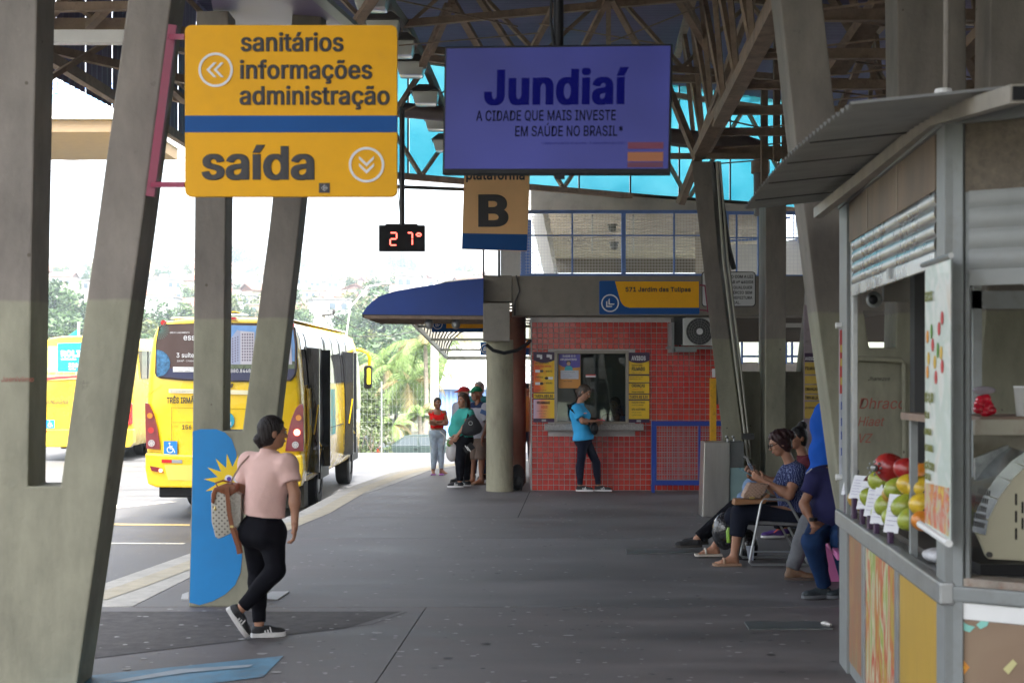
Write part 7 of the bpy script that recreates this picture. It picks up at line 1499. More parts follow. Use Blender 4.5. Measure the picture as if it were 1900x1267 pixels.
# banners
def kq(t, name, pa, pb, ya, yb, m, off, parent=None, dz=0):
    vs = [K1(pa+13, py=ya[0], off=off), K1(pb+13, py=ya[1], off=off), K1(pb+13, py=yb[1], off=off), K1(pa+13, py=yb[0], off=off)]
    return t.p(name, MB().hexa([vs[3], vs[2], vs[2]-N1*.003, vs[3]-N1*.003, vs[0], vs[1], vs[1]-N1*.003, vs[0]-N1*.003]), m, parent)
t = T('banner', 'tall fruit juice banner hanging on the near corner of the kiosk', 'banner', K1(1740, .9, off=.030))
bn = kq(t, 'sheet', 1716, 1764, (492,476), (972,1003), paint_mat('banner_print', [(.60,.66,.62),(.50,.58,.52),(.66,.68,.64),(.58,.52,.42)], 2, (2,2,2), 5), .030)
for x, y in ((1722,625),(1732,640),(1744,610),(1724,665),(1736,672),(1750,590),(1748,655),(1722,690),(1738,700),(1750,680)): 
    p = K1(x+13, py=y, off=.034); t.p('printed_fruit', MB().ell(p, (.004,.019,.03), 10, 8), mat('print_orange_%d' % (x % 3), [(.62,.25,.03),(.45,.030,.03),(.55,.35,.04)][x % 3], .5), bn)
for x, y in ((1730,615),(1742,650)): t.p('printed_leaf', MB().ell(K1(x+13, py=y, off=.035), (.004,.012,.035), 8, 6), mat('print_green', (.10,.25,.04), .5), bn)
kq(t, 'printed_foot', 1717, 1762, (895,905), (968,995), paint_mat('banner_foot', [(.65,.50,.06),(.60,.10,.05),(.50,.45,.35),(.60,.45,.05)], 5, (3,3,2), 6), .034, bn)
rotk = (PI/2, 0, math.atan2((K1(1760,0)-K1(1720,0)).y, (K1(1760,0)-K1(1720,0)).x))
for s, x, y, h in (('SUCOS', 1719, 560, .05), ('R$ 8,00', 1719, 745, .05), ('R$ 10', 1719, 775, .035), ('LARANJA', 1718, 805, .035), ('VITAMINA', 1719, 835, .035), ('AÇAÍ COPO', 1718, 868, .04), ('300 ML', 1719, 888, .035)):
    t.text(s, K1(x+13, py=y, off=.038), h/.73, mat('print_ink', (.16,.17,.030), .5), bn, sx=.95, bold=.02, rot=rotk)
t.p('top_rod', MB().tube([K1(1726, py=492, off=.035), K1(1781, py=474, off=.035)], .012, 8), M_alu, smooth=True); t.p('bottom_rod', MB().tube([K1(1721, py=972, off=.035), K1(1777, py=1008, off=.035)], .016, 8), M_white, smooth=True)
t = T('banner', 'narrow red and blue banner on the far corner of the kiosk', 'banner', K1(1562, 1.0, off=.03)); Yn = 9.15
bn = t.p('sheet', MB().box(GX(1557,Yn), GX(1571,Yn), Yn, Yn+.004, GZ(880,Yn), GZ(608,Yn)), mat('banner_pale', (.45,.47,.52), .4, var=.15, scale=8))
t.p('printed_red', MB().box(GX(1558,Yn), GX(1570,Yn), Yn-.004, Yn-.001, GZ(730,Yn), GZ(612,Yn)), mat('banner_red', (.48,.06,.05), .4), bn)
for y0 in (640, 665, 700): t.p('printed_yellow', MB().box(GX(1559,Yn), GX(1569,Yn), Yn-.007, Yn-.005, GZ(y0+14,Yn), GZ(y0,Yn)), mat('banner_yellow', (.60,.45,.10), .4), bn)
for y0 in (745, 775, 800, 830): t.p('printed_blue', MB().box(GX(1560,Yn), GX(1567,Yn), Yn-.004, Yn-.001, GZ(y0+15,Yn), GZ(y0,Yn)), mat('banner_navy', (.06,.10,.32), .4), bn)
t.p('top_rod', MB().tube([W(1551,604,Yn), W(1573,604,Yn)], .02, 10), M_white, smooth=True); t.p('bottom_rod', MB().tube([W(1551,885,Yn), W(1573,885,Yn)], .02, 10), M_white, smooth=True)
# menu cards along the counter
cards = [(1574,918,871,9.0,'first'),(1588,925,882,8.75,'second'),(1603,945,893,8.3,'third'),(1617,958,898,7.95,'fourth'),(1629,972,905,7.7,'fifth'),(1655,988,917,7.25,'nearest')]
for x, y0, y1, Y, nm_ in cards:
    Y = K1Y(x)+.0; c = W(x-3, y0, Y); t = T('menu_card', '%s white menu card in its holder on the kiosk counter%s' % (nm_, '' if nm_ == 'nearest' else ' from the far end'), 'menu card', Vector((c.x, c.y, 1.0)), 'menu cards on the kiosk counter')
    tp_ = W(x+9, y1, Y); d = tp_-c; w_ = Vector((.55,-.8,0))*.05
    cd = t.p('card', MB().hexa([c-w_, c+w_, c+w_+Vector((.003,.002,0)), c-w_+Vector((.003,.002,0)), tp_-w_, tp_+w_, tp_+w_+Vector((.003,.002,0)), tp_-w_+Vector((.003,.002,0))]), mat('card_white', (.62,.62,.64), .3))
    for k in range(6):
        u = .2+k*.12; a = c+d*u-w_*.7-Vector((.003,.003,0)); b = c+d*u+w_*(.7 if k % 2 else .3)-Vector((.003,.003,0)); t.p('printed_line', MB().beam(a, b, .006, .001), mat('print_violet', (.12,.08,.30), .5), cd)
    t.p('clamp', MB().box(c.x-.014, c.x+.014, c.y-.02, c.y+.02, .985, max(1.0, c.z+.005)), mat('clamp_plum', (.06,.03,.07), .4), bevel=.005)
# mangoes and papayas
cols = {'r': (.36,.02,.02), 'g': (.30,.36,.04), 'y': (.62,.42,.03), 'o': (.60,.20,.02), 'd': (.08,.015,.02), 'm': (.42,.26,.04)}
fr = [(1622,895,8.2,.055,'d','dark'),(1652,868,7.9,.085,'r','large deep red'),(1686,872,7.7,.075,'r','deep red'),(1712,880,7.6,.07,'o','orange'),(1640,893,7.6,.075,'g','yellow green'),(1664,906,7.5,.065,'g','green'),(1692,900,7.35,.07,'y','golden'),(1712,905,7.4,.07,'y','yellow'),(1603,910,8.1,.07,'g','green blushed'),(1620,925,7.7,.065,'g','green'),(1658,915,7.2,.06,'m','red cheeked'),(1647,935,7.3,.07,'g','light green'),(1682,938,7.15,.075,'g','yellow green'),(1712,935,7.2,.07,'y','yellow'),(1661,958,7.1,.065,'g','green'),(1690,962,7.0,.065,'g','green'),(1596,928,8.2,.06,'m','red yellow'),(1712,966,7.0,.06,'o','orange'),(1636,955,7.5,.06,'g','green')]
pos_ = ['at the top of the pile','in the middle of the pile','at the foot of the pile']
for i, (x, y, Y, r, c, lb) in enumerate(fr):
    x = min(x, 1718); Y = K1Y(x)+.14+max(0, 965-y)*.0042; r *= Y/7.5; p = W(x, y, Y); p.z = max(p.z, 1.03+r*.8); m = mat('mango_'+c, cols[c], .3, var=.35, scale=9, dirt=.25, dcol=(.45,.12,.02) if c in 'gym' else (.2,.15,.02), coat=.2)
    o = one('mango', MB().ell(p, (r*rnd.uniform(1.02,1.2), r*.85, r*rnd.uniform(.82,.92)), 18, 12, Matrix.Rotation(rnd.uniform(-.6,.6), 3, 'Y')), m, '%s mango %s%s on the kiosk counter' % (lb, pos_[0 if y < 890 else 1 if y < 930 else 2], ' at the left' if x < 1625 else ' by the post' if x > 1700 else ''), 'mango', p-Vector((0,0,r)), 'mangoes heaped on the kiosk counter', smooth=2)
    o2 = link('stem', MB().tube([(0,0,2*r*.9),(0.01,0,2*r*.9+.012)], .005, 5).mesh('stem', M_bark), o)
one('fruit_crate', MB().xy([tuple(K1(1598,0,off=-.08).to_2d()), tuple(K1(1722,0,off=-.08).to_2d()), tuple(K1(1722,0,off=-.55).to_2d()), tuple(K1(1598,0,off=-.55).to_2d())], .986, 1.02), mat('crate_dark', (.06,.05,.04), .7), 'low dark tray under the mango heap', 'tray', W(1650,985,7.6))
one('plastic_bag', MB().ell(K1(1700,1.02,off=-.1), (.07,.11,.035), 12, 8), mat('bag_white', (.5,.5,.52), .3, var=.2, scale=20, bump=.6), 'crumpled clear plastic bag on the counter beside the post', 'bag', K1(1700,1.0,off=-.1), smooth=2)
t = T('flower_ornament', 'small round metal ornament above the mangoes', 'ornament', W(1622,880,8.0)); t.p('ball', MB().ell(W(1622,868,8.0), (.022,.022,.022), 8, 6), M_alu)
for k in range(8): a = k*PI/4; t.p('bead', MB().ell(W(1622,868,8.0)+Vector((math.cos(a)*.035, -.01, math.sin(a)*.035)), (.008,)*3, 6, 4), M_alu)
# pink bench
t = T('bench', 'pink concrete bench beside the fruit kiosk', 'bench', (2.8, 12, 0)); mp_ = mat('bench_pink', (.55,.16,.36), .6, var=.12, scale=4, dirt=.25, dcol=(.25,.12,.18))
t.p('seat', MB().xy([(2.575,11.27),(2.80,12.95),(3.5,12.95),(3.3,11.27)], .40, .455), mp_, bevel=.006); t.p('leg', MB().xy([(2.60,11.28),(2.62,11.38),(3.3,11.38),(3.28,11.28)], 0, .398), mp_); t.p('leg', MB().xy([(2.80,12.84),(2.82,12.94),(3.45,12.94),(3.43,12.84)], 0, .398), mp_); t.p('rear_panel', MB().xy([(3.1,11.4),(3.12,11.4),(3.3,12.8),(3.28,12.8)], .0, .398), mp_)

# ------------------------------------------------------------------ people
M_sole = mat('sole_white', (.68,.67,.66), .6, var=.08, scale=20); M_shb = mat('shoe_black', (.018,.018,.02), .7, var=.3, scale=40, bump=.3); M_soled = mat('sole_dark', (.05,.045,.04), .7)
M_pblack = cloth('trousers_black', (.005,.005,.008), .85, .2)
def strap(t, name, pts, w, th, m, parent=None):
    mb = MB()
    for a, b in zip(pts[:-1], pts[1:]): mb.beam(a, b, w, th, up=(0,1,0))
    return t.p(name, mb, m, parent)
# 1 walking woman
p = Person('woman in pink blouse and black trousers walking past the mural column, seen from behind', 10.13, (485,1183), dict(
    head=(506,802,0), shR=(532,862,-.09), shL=(463,858,.10), chest=(497,893,0), waist=(489,932,0), pelvis=(489,983,0),
    elR=(547,915,-.14), wrR=(547,974,-.18), elL=(447,915,.16), wrL=(440,965,.10), knR=(512,1058,-.12), anR=(446,1130,-.14), knL=(479,1072,.10), anL=(481,1160,.03)),
    (.55,.83,0), (.88,.42,0), (.06,0,1), k=.97, w=1.0, d=1.05, tone='tan', female=True, belly=.5, butt=1.0, res=.8, legw=1.02, armw=1.05)
p.hand('R', (-.05,.1,-1), (-1,0,0), .45, 1); p.hand('L', (-.3,0,-1), (1,0,0), .6, -1)
p.body(); pk = cloth('blouse_pink', (.70,.46,.41), .85, .06)
p.shirt(pk, W(490,957,10.13), sleeve=.62, loose=.022, neck=.062, fold=.012, armg=.018, seed=4)
p.trousers(M_pblack, W(490,949,10.13), to=.93, loose=.010, fold=.004)
M_h1 = HAIR('dark', (.016,.011,.010)); p.hx = [W(486,830,10.1)]
p.hair(M_h1, extra=[cap(p.hd(-.0,-.085,-.03), p.hd(-.005,-.105,-.055), .026, .03), cap(p.hd(-.005,-.105,-.055), p.hd(-.0,-.09,-.105), .030, .016)], thick=.012)
p.t.p('hair_tie', MB().ell(p.hd(-.002,-.098,-.02), (.014,.014,.014), 8, 6), mat('tie_pink', (.75,.10,.25), .6), smooth=True)
m_s1 = mat('shoe_red_trim', (.55,.05,.04), .6)
p.shoe('R', (.50,.25,-.83), M_shb, M_sole, L=.27, n=(.85,.05,.53), stripe=M_sole, sole=.036); p.shoe('L', (.92,.25,0), M_shb, M_sole, L=.26, stripe=M_sole, sole=.036)
# her backpack
Yk_ = 10.12; t = T('backpack', 'cream patterned backpack with brown flap and straps hanging from the woman in pink', 'backpack', W(420,1000,Yk_))
m_pat = mat('bag_pattern', (.50,.47,.40), .6); n, l, b = nodes_of(m_pat); tc = n.new('ShaderNodeTexCoord'); mp = n.new('ShaderNodeMapping'); mp.inputs['Rotation'].default_value = (0,.8,0); l.new(tc.outputs['Object'], mp.inputs[0]); vo = n.new('ShaderNodeTexVoronoi'); vo.inputs['Scale'].default_value = 36; vo.inputs['Randomness'].default_value = 0; l.new(mp.outputs[0], vo.inputs['Vector']); r_ = n.new('ShaderNodeMapRange'); r_.inputs[1].default_value = .28; r_.inputs[2].default_value = .36; l.new(vo.outputs['Distance'], r_.inputs[0]); mx = n.new('ShaderNodeMix'); mx.data_type = 'RGBA'; mx.inputs[6].default_value = (.16,.14,.12,1); mx.inputs[7].default_value = (.50,.47,.40,1); l.new(r_.outputs[0], mx.inputs[0]); l.new(mx.outputs[2], b.inputs['Base Color'])
m_br = mat('leather_brown', (.22,.065,.02), .45, var=.15, scale=12, bump=.2)
bb_ = [(391,918),(394,908),(402,905),(436,912),(445,925),(444,975),(427,990),(405,1000),(399,996),(392,968)]
bod = t.p('bag_body', prism(MB(), bb_, Yk_-.05, .15), m_pat, bevel=.02, smooth=True)
t.p('side_panel', prism(MB(), [(436,912),(447,918),(447,968),(428,988),(424,940)], Yk_-.055, .10), mat('bag_pattern_dim', (.36,.33,.28), .6, var=.3, scale=60), bod, bevel=.006)
t.p('flap', prism(MB(), [(392,916),(396,905),(418,897),(436,899),(438,913),(424,922),(414,916),(402,912),(396,935),(391,932)], Yk_-.062, .17), m_br, bod, bevel=.01, smooth=True)
strap(t, 'strap', [W(421,903,Yk_-.08), W(425,950,Yk_-.08), W(432,985,Yk_-.08), W(441,1012,Yk_-.08), W(444,1027,Yk_-.08)], .030, .008, m_br, bod)
strap(t, 'strap', [W(432,975,Yk_-.05), W(440,995,Yk_-.05), W(447,1026,Yk_-.05)], .035, .008, m_br, bod)
strap(t, 'shoulder_strap', [W(424,902,Yk_-.05), W(436,880,Yk_-.05), W(447,862,Yk_-.03), W(462,846,Yk_+.03), W(470,846,Yk_+.12)], .012, .006, mat('strap_thin', (.30,.20,.16), .5), bod)
t.p('handle', MB().tube([W(404,903,Yk_-.03), W(400,896,Yk_-.03), W(414,891,Yk_-.03), W(430,895,Yk_-.03), W(432,900,Yk_-.03)], .007, 8), m_br, bod, smooth=True)
t.p('buckle', MB().box(GX(434,Yk_)-.01, GX(438,Yk_), Yk_-.095, Yk_-.085, GZ(976,Yk_), GZ(972,Yk_)).ell(W(399,943,Yk_-.075), (.008,.008,.018), 8, 6), mat('brass', (.65,.5,.2), .3, metal=.8), bod)
# 2 woman at the window
Y2_ = 22.28
p = Person('woman in bright blue t-shirt and dark leggings looking at her phone at the ticket window', Y2_, (1090,911), dict(
    head=(1084,728,0), shR=(1070,760,-.15), shL=(1076,760,.15), chest=(1074,770,0), waist=(1078,792,0), pelvis=(1083,812,0),
    elR=(1081,782,-.24), wrR=(1102,781,-.12), elL=(1088,784,.16), wrL=(1104,784,.02), knR=(1077,862,-.08), anR=(1076,901,-.08), knL=(1107,859,.08), anL=(1110,901,.06)),
    (1,-.15,0), (.86,-.30,-.42), (.42,0,.9), k=1.0, w=.95, d=1.1, tone='tan', female=True, bust=.9, butt=.8, res=1.05, legw=.95)
p.hand('R', (1,.1,.0), (0,0,1), .5, -1); p.hand('L', (1,-.3,.1), (0,-1,.3), .5, 1); p.body()
p.shirt(cloth('shirt_sky', (.05,.38,.72), .8, .06), W(1082,816,Y2_), sleeve=.72, loose=.026, neck=.055, fold=.007, armg=.028, hemn=(.1,0,-1))
p.trousers(cloth('leggings_navy', (.012,.015,.03), .8, .15), W(1082,808,Y2_), to=.95, loose=.006, fold=.002)
p.hx = [p.hd(0,-.12,-.06)]; p.hair(mat('hair_highlight', (.045,.028,.016), .5, var=.9, scale=55, stretch=(1,1,.2)), extra=[elp(p.hd(0,-.105,-.02), (.035,.04,.045), p.hm)], thick=.012)
for q in 'RL': p.shoe(q, (1,-.12,0), M_shb, M_sole, L=.28, stripe=M_sole)
p.t.p('shirt_mark', MB().box(GX(1081,Y2_), GX(1086,Y2_), Y2_-.335, Y2_-.33, GZ(766,Y2_), GZ(764.5,Y2_)), mat('mark_orange', (.7,.2,.05), .5))
t = T('crossbody_bag', 'small black crossbody bag with strap over the blue t-shirt', 'bag', W(1104,805,Y2_-.2))
strap(t, 'strap', [W(1057,752,Y2_-.05), W(1062,760,Y2_-.21), W(1076,772,Y2_-.25), W(1094,788,Y2_-.2)], .05, .012, M_black); t.p('pouch', MB().ell(W(1103,795,Y2_-.12), (.06,.09,.10), 12, 8), M_black, smooth=True)
one('phone', MB().obox(W(1115,779,Y2_-.13), (.13,.07,.010), Matrix.Rotation(.15, 3, 'Y')), mat('phone_red', (.75,.06,.10), .35), 'red phone held by the woman at the ticket window', 'phone', W(1115,779,Y2_-.13), bevel=.003)
# 3 clerk
Y3_ = 23.35
p = Person('ticket clerk in dark clothes behind the glass resting her head on one hand', Y3_, (1145,900), dict(head=(1141,750,0), shR=(1126,776,0), shL=(1160,778,0), chest=(1143,788,0), waist=(1143,812,.05), pelvis=(1143,836,.1), elR=(1118,800,-.2), wrR=(1128,806,-.35), elL=(1163,797,-.25), wrL=(1154,768,-.12)),
    (-.15,-1,0), (-.45,-.85,-.15), k=.95, w=1.1, tone='tan', female=True, bust=.9, res=1.2)
p.hand('L', (-.25,.3,1), (-.6,.8,0), .5, 1); p.hand('R', (.6,-.4,-.1), (0,0,-1), .3, 1); p.body(); p.shirt(cloth('shirt_charcoal', (.02,.02,.025)), W(1143,832,Y3_+.1), sleeve=1.75, loose=.02, neck=.06)
p.hx = [p.hd(0,-.05,-.2)]; p.hair(HAIR('black', (.012,.010,.010)), extra=[cap(p.hd(.05,-.05,-.05), p.hd(.06,-.05,-.16), .04, .02), cap(p.hd(-.05,-.05,-.05), p.hd(-.06,-.05,-.16), .04, .02)], thick=.016)
t = T('chair', 'office chair hidden under the ticket clerk', 'chair', (GX(1143,Y3_), Y3_+.1, 0)); t.p('seat', MB().box(GX(1143,Y3_)-.25, GX(1143,Y3_)+.25, Y3_-.1, Y3_+.38, .42, .5), M_dark, bevel=.02); t.p('pedestal', MB().tube([(GX(1143,Y3_), Y3_+.15, 0), (GX(1143,Y3_), Y3_+.15, .42)], .04, 8), M_dark)
one('paper_stack', MB().box(GX(1151,22.95), GX(1163,22.95), 22.85, 23.1, .9, GZ(772,22.95)), mat('folder_blue', (.02,.14,.45), .5), 'blue folder standing on the desk inside the booth', 'folder', (GX(1157,22.95), 22.95, .9))
# 4 woman in red top
Y4_ = 26.1
p = Person('young woman in red strappy top and ripped light jeans with folded arms', Y4_, (812,880), dict(head=(812,748,0), shR=(800,765,0), shL=(824,766,0), chest=(811,775,0), waist=(811,789,0), pelvis=(812,803,0),
    elR=(800,784,-.06), wrR=(820,787,-.17), elL=(829,783,-.04), wrL=(809,782,-.19), knR=(806,838,-.03), anR=(804,872,0), knL=(818,837,0), anL=(819,871,-.02)),
    (.15,-1,0), (.25,-.95,-.05), k=.90, w=.9, tone='brown', female=True, bust=.9, res=1.2, legw=1.0)
p.hand('R', (1,0,.1), (0,1,0), .5, 1); p.hand('L', (-1,0,0), (0,1,0), .5, -1)
p.bare_foot('R', (.1,-1,0)); p.bare_foot('L', (.75,-.7,0)); p.body()
p.shirt(cloth('top_red', (.62,.012,.012)), W(812,794,Y4_), sleeve=0, loose=.010, neck=.125, fold=.003, cut=[lambda X, Y, Z, z=GZ(766,Y4_): Z-z+0*X], name='tank_top')
for x in (804, 819): strap(p.t, 'top_strap', [W(x,768,Y4_-.10), W(x-1,761,Y4_-.02)], .018, .01, cloth('top_red', (.62,.012,.012)))
p.trousers(mat('jeans_light', (.36,.46,.56), .85, var=.4, scale=9, dirt=.35, dcol=(.75,.78,.80), bump=.3, bscale=80), W(812,797,Y4_), to=.93, loose=.012)
p.hx = []; p.hair(HAIR('black', (.012,.010,.010)), extra=[elp(p.hd(0,-.10,.03), (.035,.035,.035), p.hm)], thick=.008)
for q, dx in (('R', -2), ('L', 2)): c = p.J['an'+q]; p.t.p('sandal', MB().xy([(c.x-.04,c.y-.17),(c.x+.05,c.y-.17),(c.x+.05,c.y+.05),(c.x-.04,c.y+.05)], 0.0, .02), mat('sandal_purple', (.35,.10,.40), .5), bevel=.006)
p.t.p('drawstring', MB().tube([W(816,800,Y4_-.15), W(825,808,Y4_-.16), W(823,825,Y4_-.14)], .010, 5), M_white)
# 5 woman in green top
Y5_ = 23.1
p = Person('long-haired woman in teal t-shirt and black trousers with one hand in her pocket', Y5_, (855,905), dict(head=(859,743,0), shL=(871,768,-.16), shR=(858,768,.16), chest=(860,776,0), waist=(853,795,0), pelvis=(859,814,0),
    elL=(866,788,-.25), wrL=(850,806,-.23), elR=(850,792,.2), wrR=(842,810,.12), knL=(853,856,-.08), anL=(853,894,-.10), knR=(864,856,.10), anR=(867,892,.14)),
    (-1,-.15,0), (-.62,-.76,-.02), k=1.0, w=1.12, d=1.25, tone='tan', female=True, bust=1.2, belly=1.1, butt=1.1, res=1.1, legw=1.1, armw=1.15)
p.hand('L', (-.5,-.1,-.8), (0,1,0), .4, -1); p.hand('R', (-.4,0,-.9), (0,-1,0), .4, 1); p.body()
p.shirt(cloth('shirt_teal', (.055,.36,.31), .8, .08), W(852,810,Y5_), sleeve=.55, loose=.018, neck=.075, fold=.005, armg=.018); p.trousers(M_pblack, W(855,797,Y5_), to=.95, loose=.016)
p.hx = [p.hd(0,-.10,-.35)]; p.hair(HAIR('brown', (.055,.033,.022)), extra=[cap(p.hd(.0,-.07,-.02), p.hd(.0,-.12,-.30), .075, .05), cap(p.hd(.06,-.01,-.02), p.hd(.07,.0,-.20), .025, .02), cap(p.hd(-.06,-.01,-.02), p.hd(-.07,.0,-.20), .03, .02)], thick=.016)
for q in 'LR': p.shoe(q, (-1,-.1,0), M_shb, M_sole, L=.27, stripe=M_sole)
t = T('handbag', 'large black shiny handbag on the shoulder of the woman in teal', 'handbag', W(876,808,Y5_-.3)); m_hb = mat('bag_black', (.008,.008,.011), .4, bump=.5, bscale=20, spec=.25)
t.p('bag_body', prism(MB(), [(858,790),(864,778),(878,768),(888,780),(896,795),(892,803),(880,808),(862,809),(855,803)], Y5_-.38, .16), m_hb, bevel=.03, smooth=True); strap(t, 'strap', [W(866,780,Y5_-.3), W(871,760,Y5_-.2), W(876,760,Y5_-.12), W(886,785,Y5_-.26)], .03, .012, m_hb); t.p('ring', MB().disc(W(873,785,Y5_-.40), .035, n=14, t=.01, ri=.025), M_alu)
one('striped_pouch', MB().obox(W(870,831,Y5_-.2), (.17,.05,.11), Matrix.Rotation(-.6, 3, 'Y')).m(1).obox(W(866,831,Y5_-.23), (.012,.012,.10), Matrix.Rotation(-.6, 3, 'Y')).obox(W(870,833,Y5_-.23), (.012,.012,.10), Matrix.Rotation(-.6, 3, 'Y')), [M_black, M_white], 'small black and white striped pouch hanging below the black handbag', 'pouch', W(870,840,Y5_-.2))
# 6 man with green cap
def cap_(p, m, brim_dir=None, name='cap', back=False):
    E = elp(p.hd(0,-.008,.045), (.088*p.k,.108*p.k,.088*p.k), p.hm); pl = plane(p.hd(0,0,.045), -p.hu)
    p.mk(name, [(lambda X, Y, Z: np.maximum(E(X, Y, Z), pl(X, Y, Z)), np.array(p.J['head'])-.15, np.array(p.J['head'])+.19, .009)], m)
    sgn = -1 if back else 1; mb = MB(); n_ = 9; vs = []
    for i in range(n_): a = PI*i/(n_-1); vs += [p.hd(math.cos(a)*.075, sgn*(.07+.10*math.sin(a)), .05-.025*math.sin(a)), p.hd(math.cos(a)*.070, sgn*.06, .052)]
    vs2 = [v+p.hu*.008 for v in vs]; mb.add(vs+vs2, [(2*i, 2*i+2, 2*i+3, 2*i+1) for i in range(n_-1)]+[(2*n_+2*i, 2*n_+2*i+1, 2*n_+2*i+3, 2*n_+2*i+2) for i in range(n_-1)]+[(2*i, 2*n_+2*i, 2*n_+2*i+2, 2*i+2) for i in range(n_-1)]); p.t.p('cap_brim', mb, m, smooth=True)
Y6_ = 23.9
p = Person('older man in green cap, grey polo shirt and brown shorts beside the round pillar', Y6_, (885,898), dict(head=(884,731,0), shR=(874,756,.05), shL=(902,757,-.12), chest=(889,768,0), waist=(889,788,0), pelvis=(890,808,0),
    elR=(872,783,.05), wrR=(870,803,-.02), elL=(906,785,-.16), wrL=(895,812,-.22), knR=(877,848,.03), anR=(877,888,.02), knL=(893,848,-.05), anL=(893,888,-.05)), (-.6,-.8,0), (-.72,-.68,-.02), k=.99, w=1.0, tone='brown', belly=.6, res=1.15)
p.hand('R', (-.1,-.1,-1), (1,0,0), .4, 1); p.hand('L', (-.2,-.1,-1), (1,0,0), .4, -1); p.bare_foot('R', (-.8,-.5,0)); p.bare_foot('L', (-.8,-.5,0)); p.body()
p.shirt(cloth('polo_grey', (.36,.36,.40), .85, .1), W(889,820,Y6_), sleeve=.8, loose=.03, neck=.065, fold=.007, armg=.03); p.trousers(cloth('shorts_brown', (.17,.125,.10)), W(889,812,Y6_), to=.10, loose=.04, fold=.006)
p.shirt(cloth('collar_navy', (.02,.03,.08)), W(889,757,Y6_), sleeve=0, loose=.034, neck=.060, fold=0, name='collar'); p.hair(HAIR('grey', (.25,.24,.23)), thick=.004, line=.02); cap_(p, cloth('cap_green', (.01,.20,.09)))
for q in 'RL': c = p.J['an'+q]; p.t.p('sandal', MB().xy([(c.x-.20,c.y-.13),(c.x-.12,c.y-.19),(c.x+.08,c.y-.02),(c.x+.03,c.y+.06)], 0, .02), mat('sandal_brown', (.12,.07,.04), .6))
one('phone', MB().obox(W(898,765,Y6_-.3), (.12,.02,.07), Matrix.Rotation(.4, 3, 'Y')), mat('phone_blue', (.03,.10,.30), .3), 'blue phone raised beside the man in the green cap', 'phone', W(898,765,Y6_-.3))
# 7 grey haired man, 8 man with red cap, 9 man in orange
def simple(label, Y, foot, hx, ht, face, hface, shirt, trs, tone='tan', k=1.0, sleeve=.7, shoes=M_shb, sole=M_soled, hair=None, w=1.0, hair_th=.006):
    s_ = F/Y; g = foot; J = dict(head=(hx, ht+.118*k*s_, 0)); f = Vector(face).normalized(); r = f.cross(Vector((0,0,1)))
    def at(dx, z): v = r*dx; return (hx+v.x*s_, g-z*k*s_, v.y)
    H = (g-ht)/s_/k; J.update(shR=at(.185, H-.34), shL=at(-.185, H-.34), chest=at(0, H-.44), waist=at(0, H-.62), pelvis=at(0, H-.80), elR=at(.24, H-.63), elL=at(-.24, H-.63), wrR=at(.25, H-.87), wrL=at(-.25, H-.87), knR=at(.10, .47), knL=at(-.10, .47), anR=at(.11, .085), anL=at(-.11, .085))
    p = Person(label, Y, (hx, g), J, face, hface, k=k, w=w, tone=tone, res=1.35)
    p.hand('R', (0,0,-1), -r, .4, 1); p.hand('L', (0,0,-1), r, .4, -1); p.body(); p.shirt(shirt, W(at(0, H-.86)[0], at(0, H-.86)[1], Y), sleeve=sleeve, loose=.025, neck=.065, fold=.006, armg=.025); p.trousers(trs, W(hx, at(0, H-.80)[1], Y), loose=.02)
    if hair: p.hair(hair, thick=hair_th, line=.05)
    for q in 'RL': p.shoe(q, f, shoes, sole)
    return p
simple('grey-haired man mostly hidden behind the man in the green cap', 25.0, 889, 888, 708, (-.5,-.85,0), (-.7,-.7,0), cloth('shirt_dark_teal', (.02,.12,.13)), cloth('jeans_navy', (.02,.03,.07)), hair=HAIR('grey', (.25,.24,.23)), hair_th=.010)
p = simple('man with red cap hidden behind the woman in teal', 24.2, 895, 860, 718, (-.8,-.6,0), (-.85,-.5,-.1), cloth('shirt_ash', (.34,.34,.38)), cloth('jeans_blue', (.03,.10,.22)), tone='light', w=1.05); cap_(p, cloth('cap_red', (.45,.03,.03)))
t = T('shopping_bag', 'white plastic bag with groceries hanging beside the woman in teal', 'bag', W(839,855,24.0)); t.p('bag', MB().ell(W(839,838,24.0), (.11,.08,.17), 14, 10), mat('plastic_white', (.62,.60,.60), .25, var=.15, bump=.8, bscale=14, alpha=.85), smooth=True); t.p('contents', MB().ell(W(839,848,24.0), (.08,.06,.06), 10, 7), mat('bread', (.45,.22,.08), .7)); t.p('green_print', MB().ell(W(833,822,23.93), (.04,.02,.06), 10, 7), mat('print_green', (.10,.25,.04), .5))
p = simple('man in orange shirt and dark cap between the pillar and the booth', 25.6, 884, 977, 712, (.1,1,0), (-.5,.8,0), cloth('shirt_orange', (.42,.19,.05)), cloth('jeans_navy', (.02,.03,.07)), tone='tan'); cap_(p, cloth('cap_dark', (.012,.012,.014)), back=True)
t = T('rucksack', 'black rucksack standing on the floor behind the round pillar', 'rucksack', W(960,909,22.9)); t.p('sack', MB().ell(W(960,885,22.75), (.13,.12,.21), 14, 10), M_shb, smooth=True); t.p('pocket', MB().ell(W(963,893,22.66), (.09,.08,.10), 12, 8), M_shb, smooth=True); t.p('strap', MB().tube([W(966,895,22.6), W(968,905,22.55), W(967,909,22.6)], .01, 5), M_black)
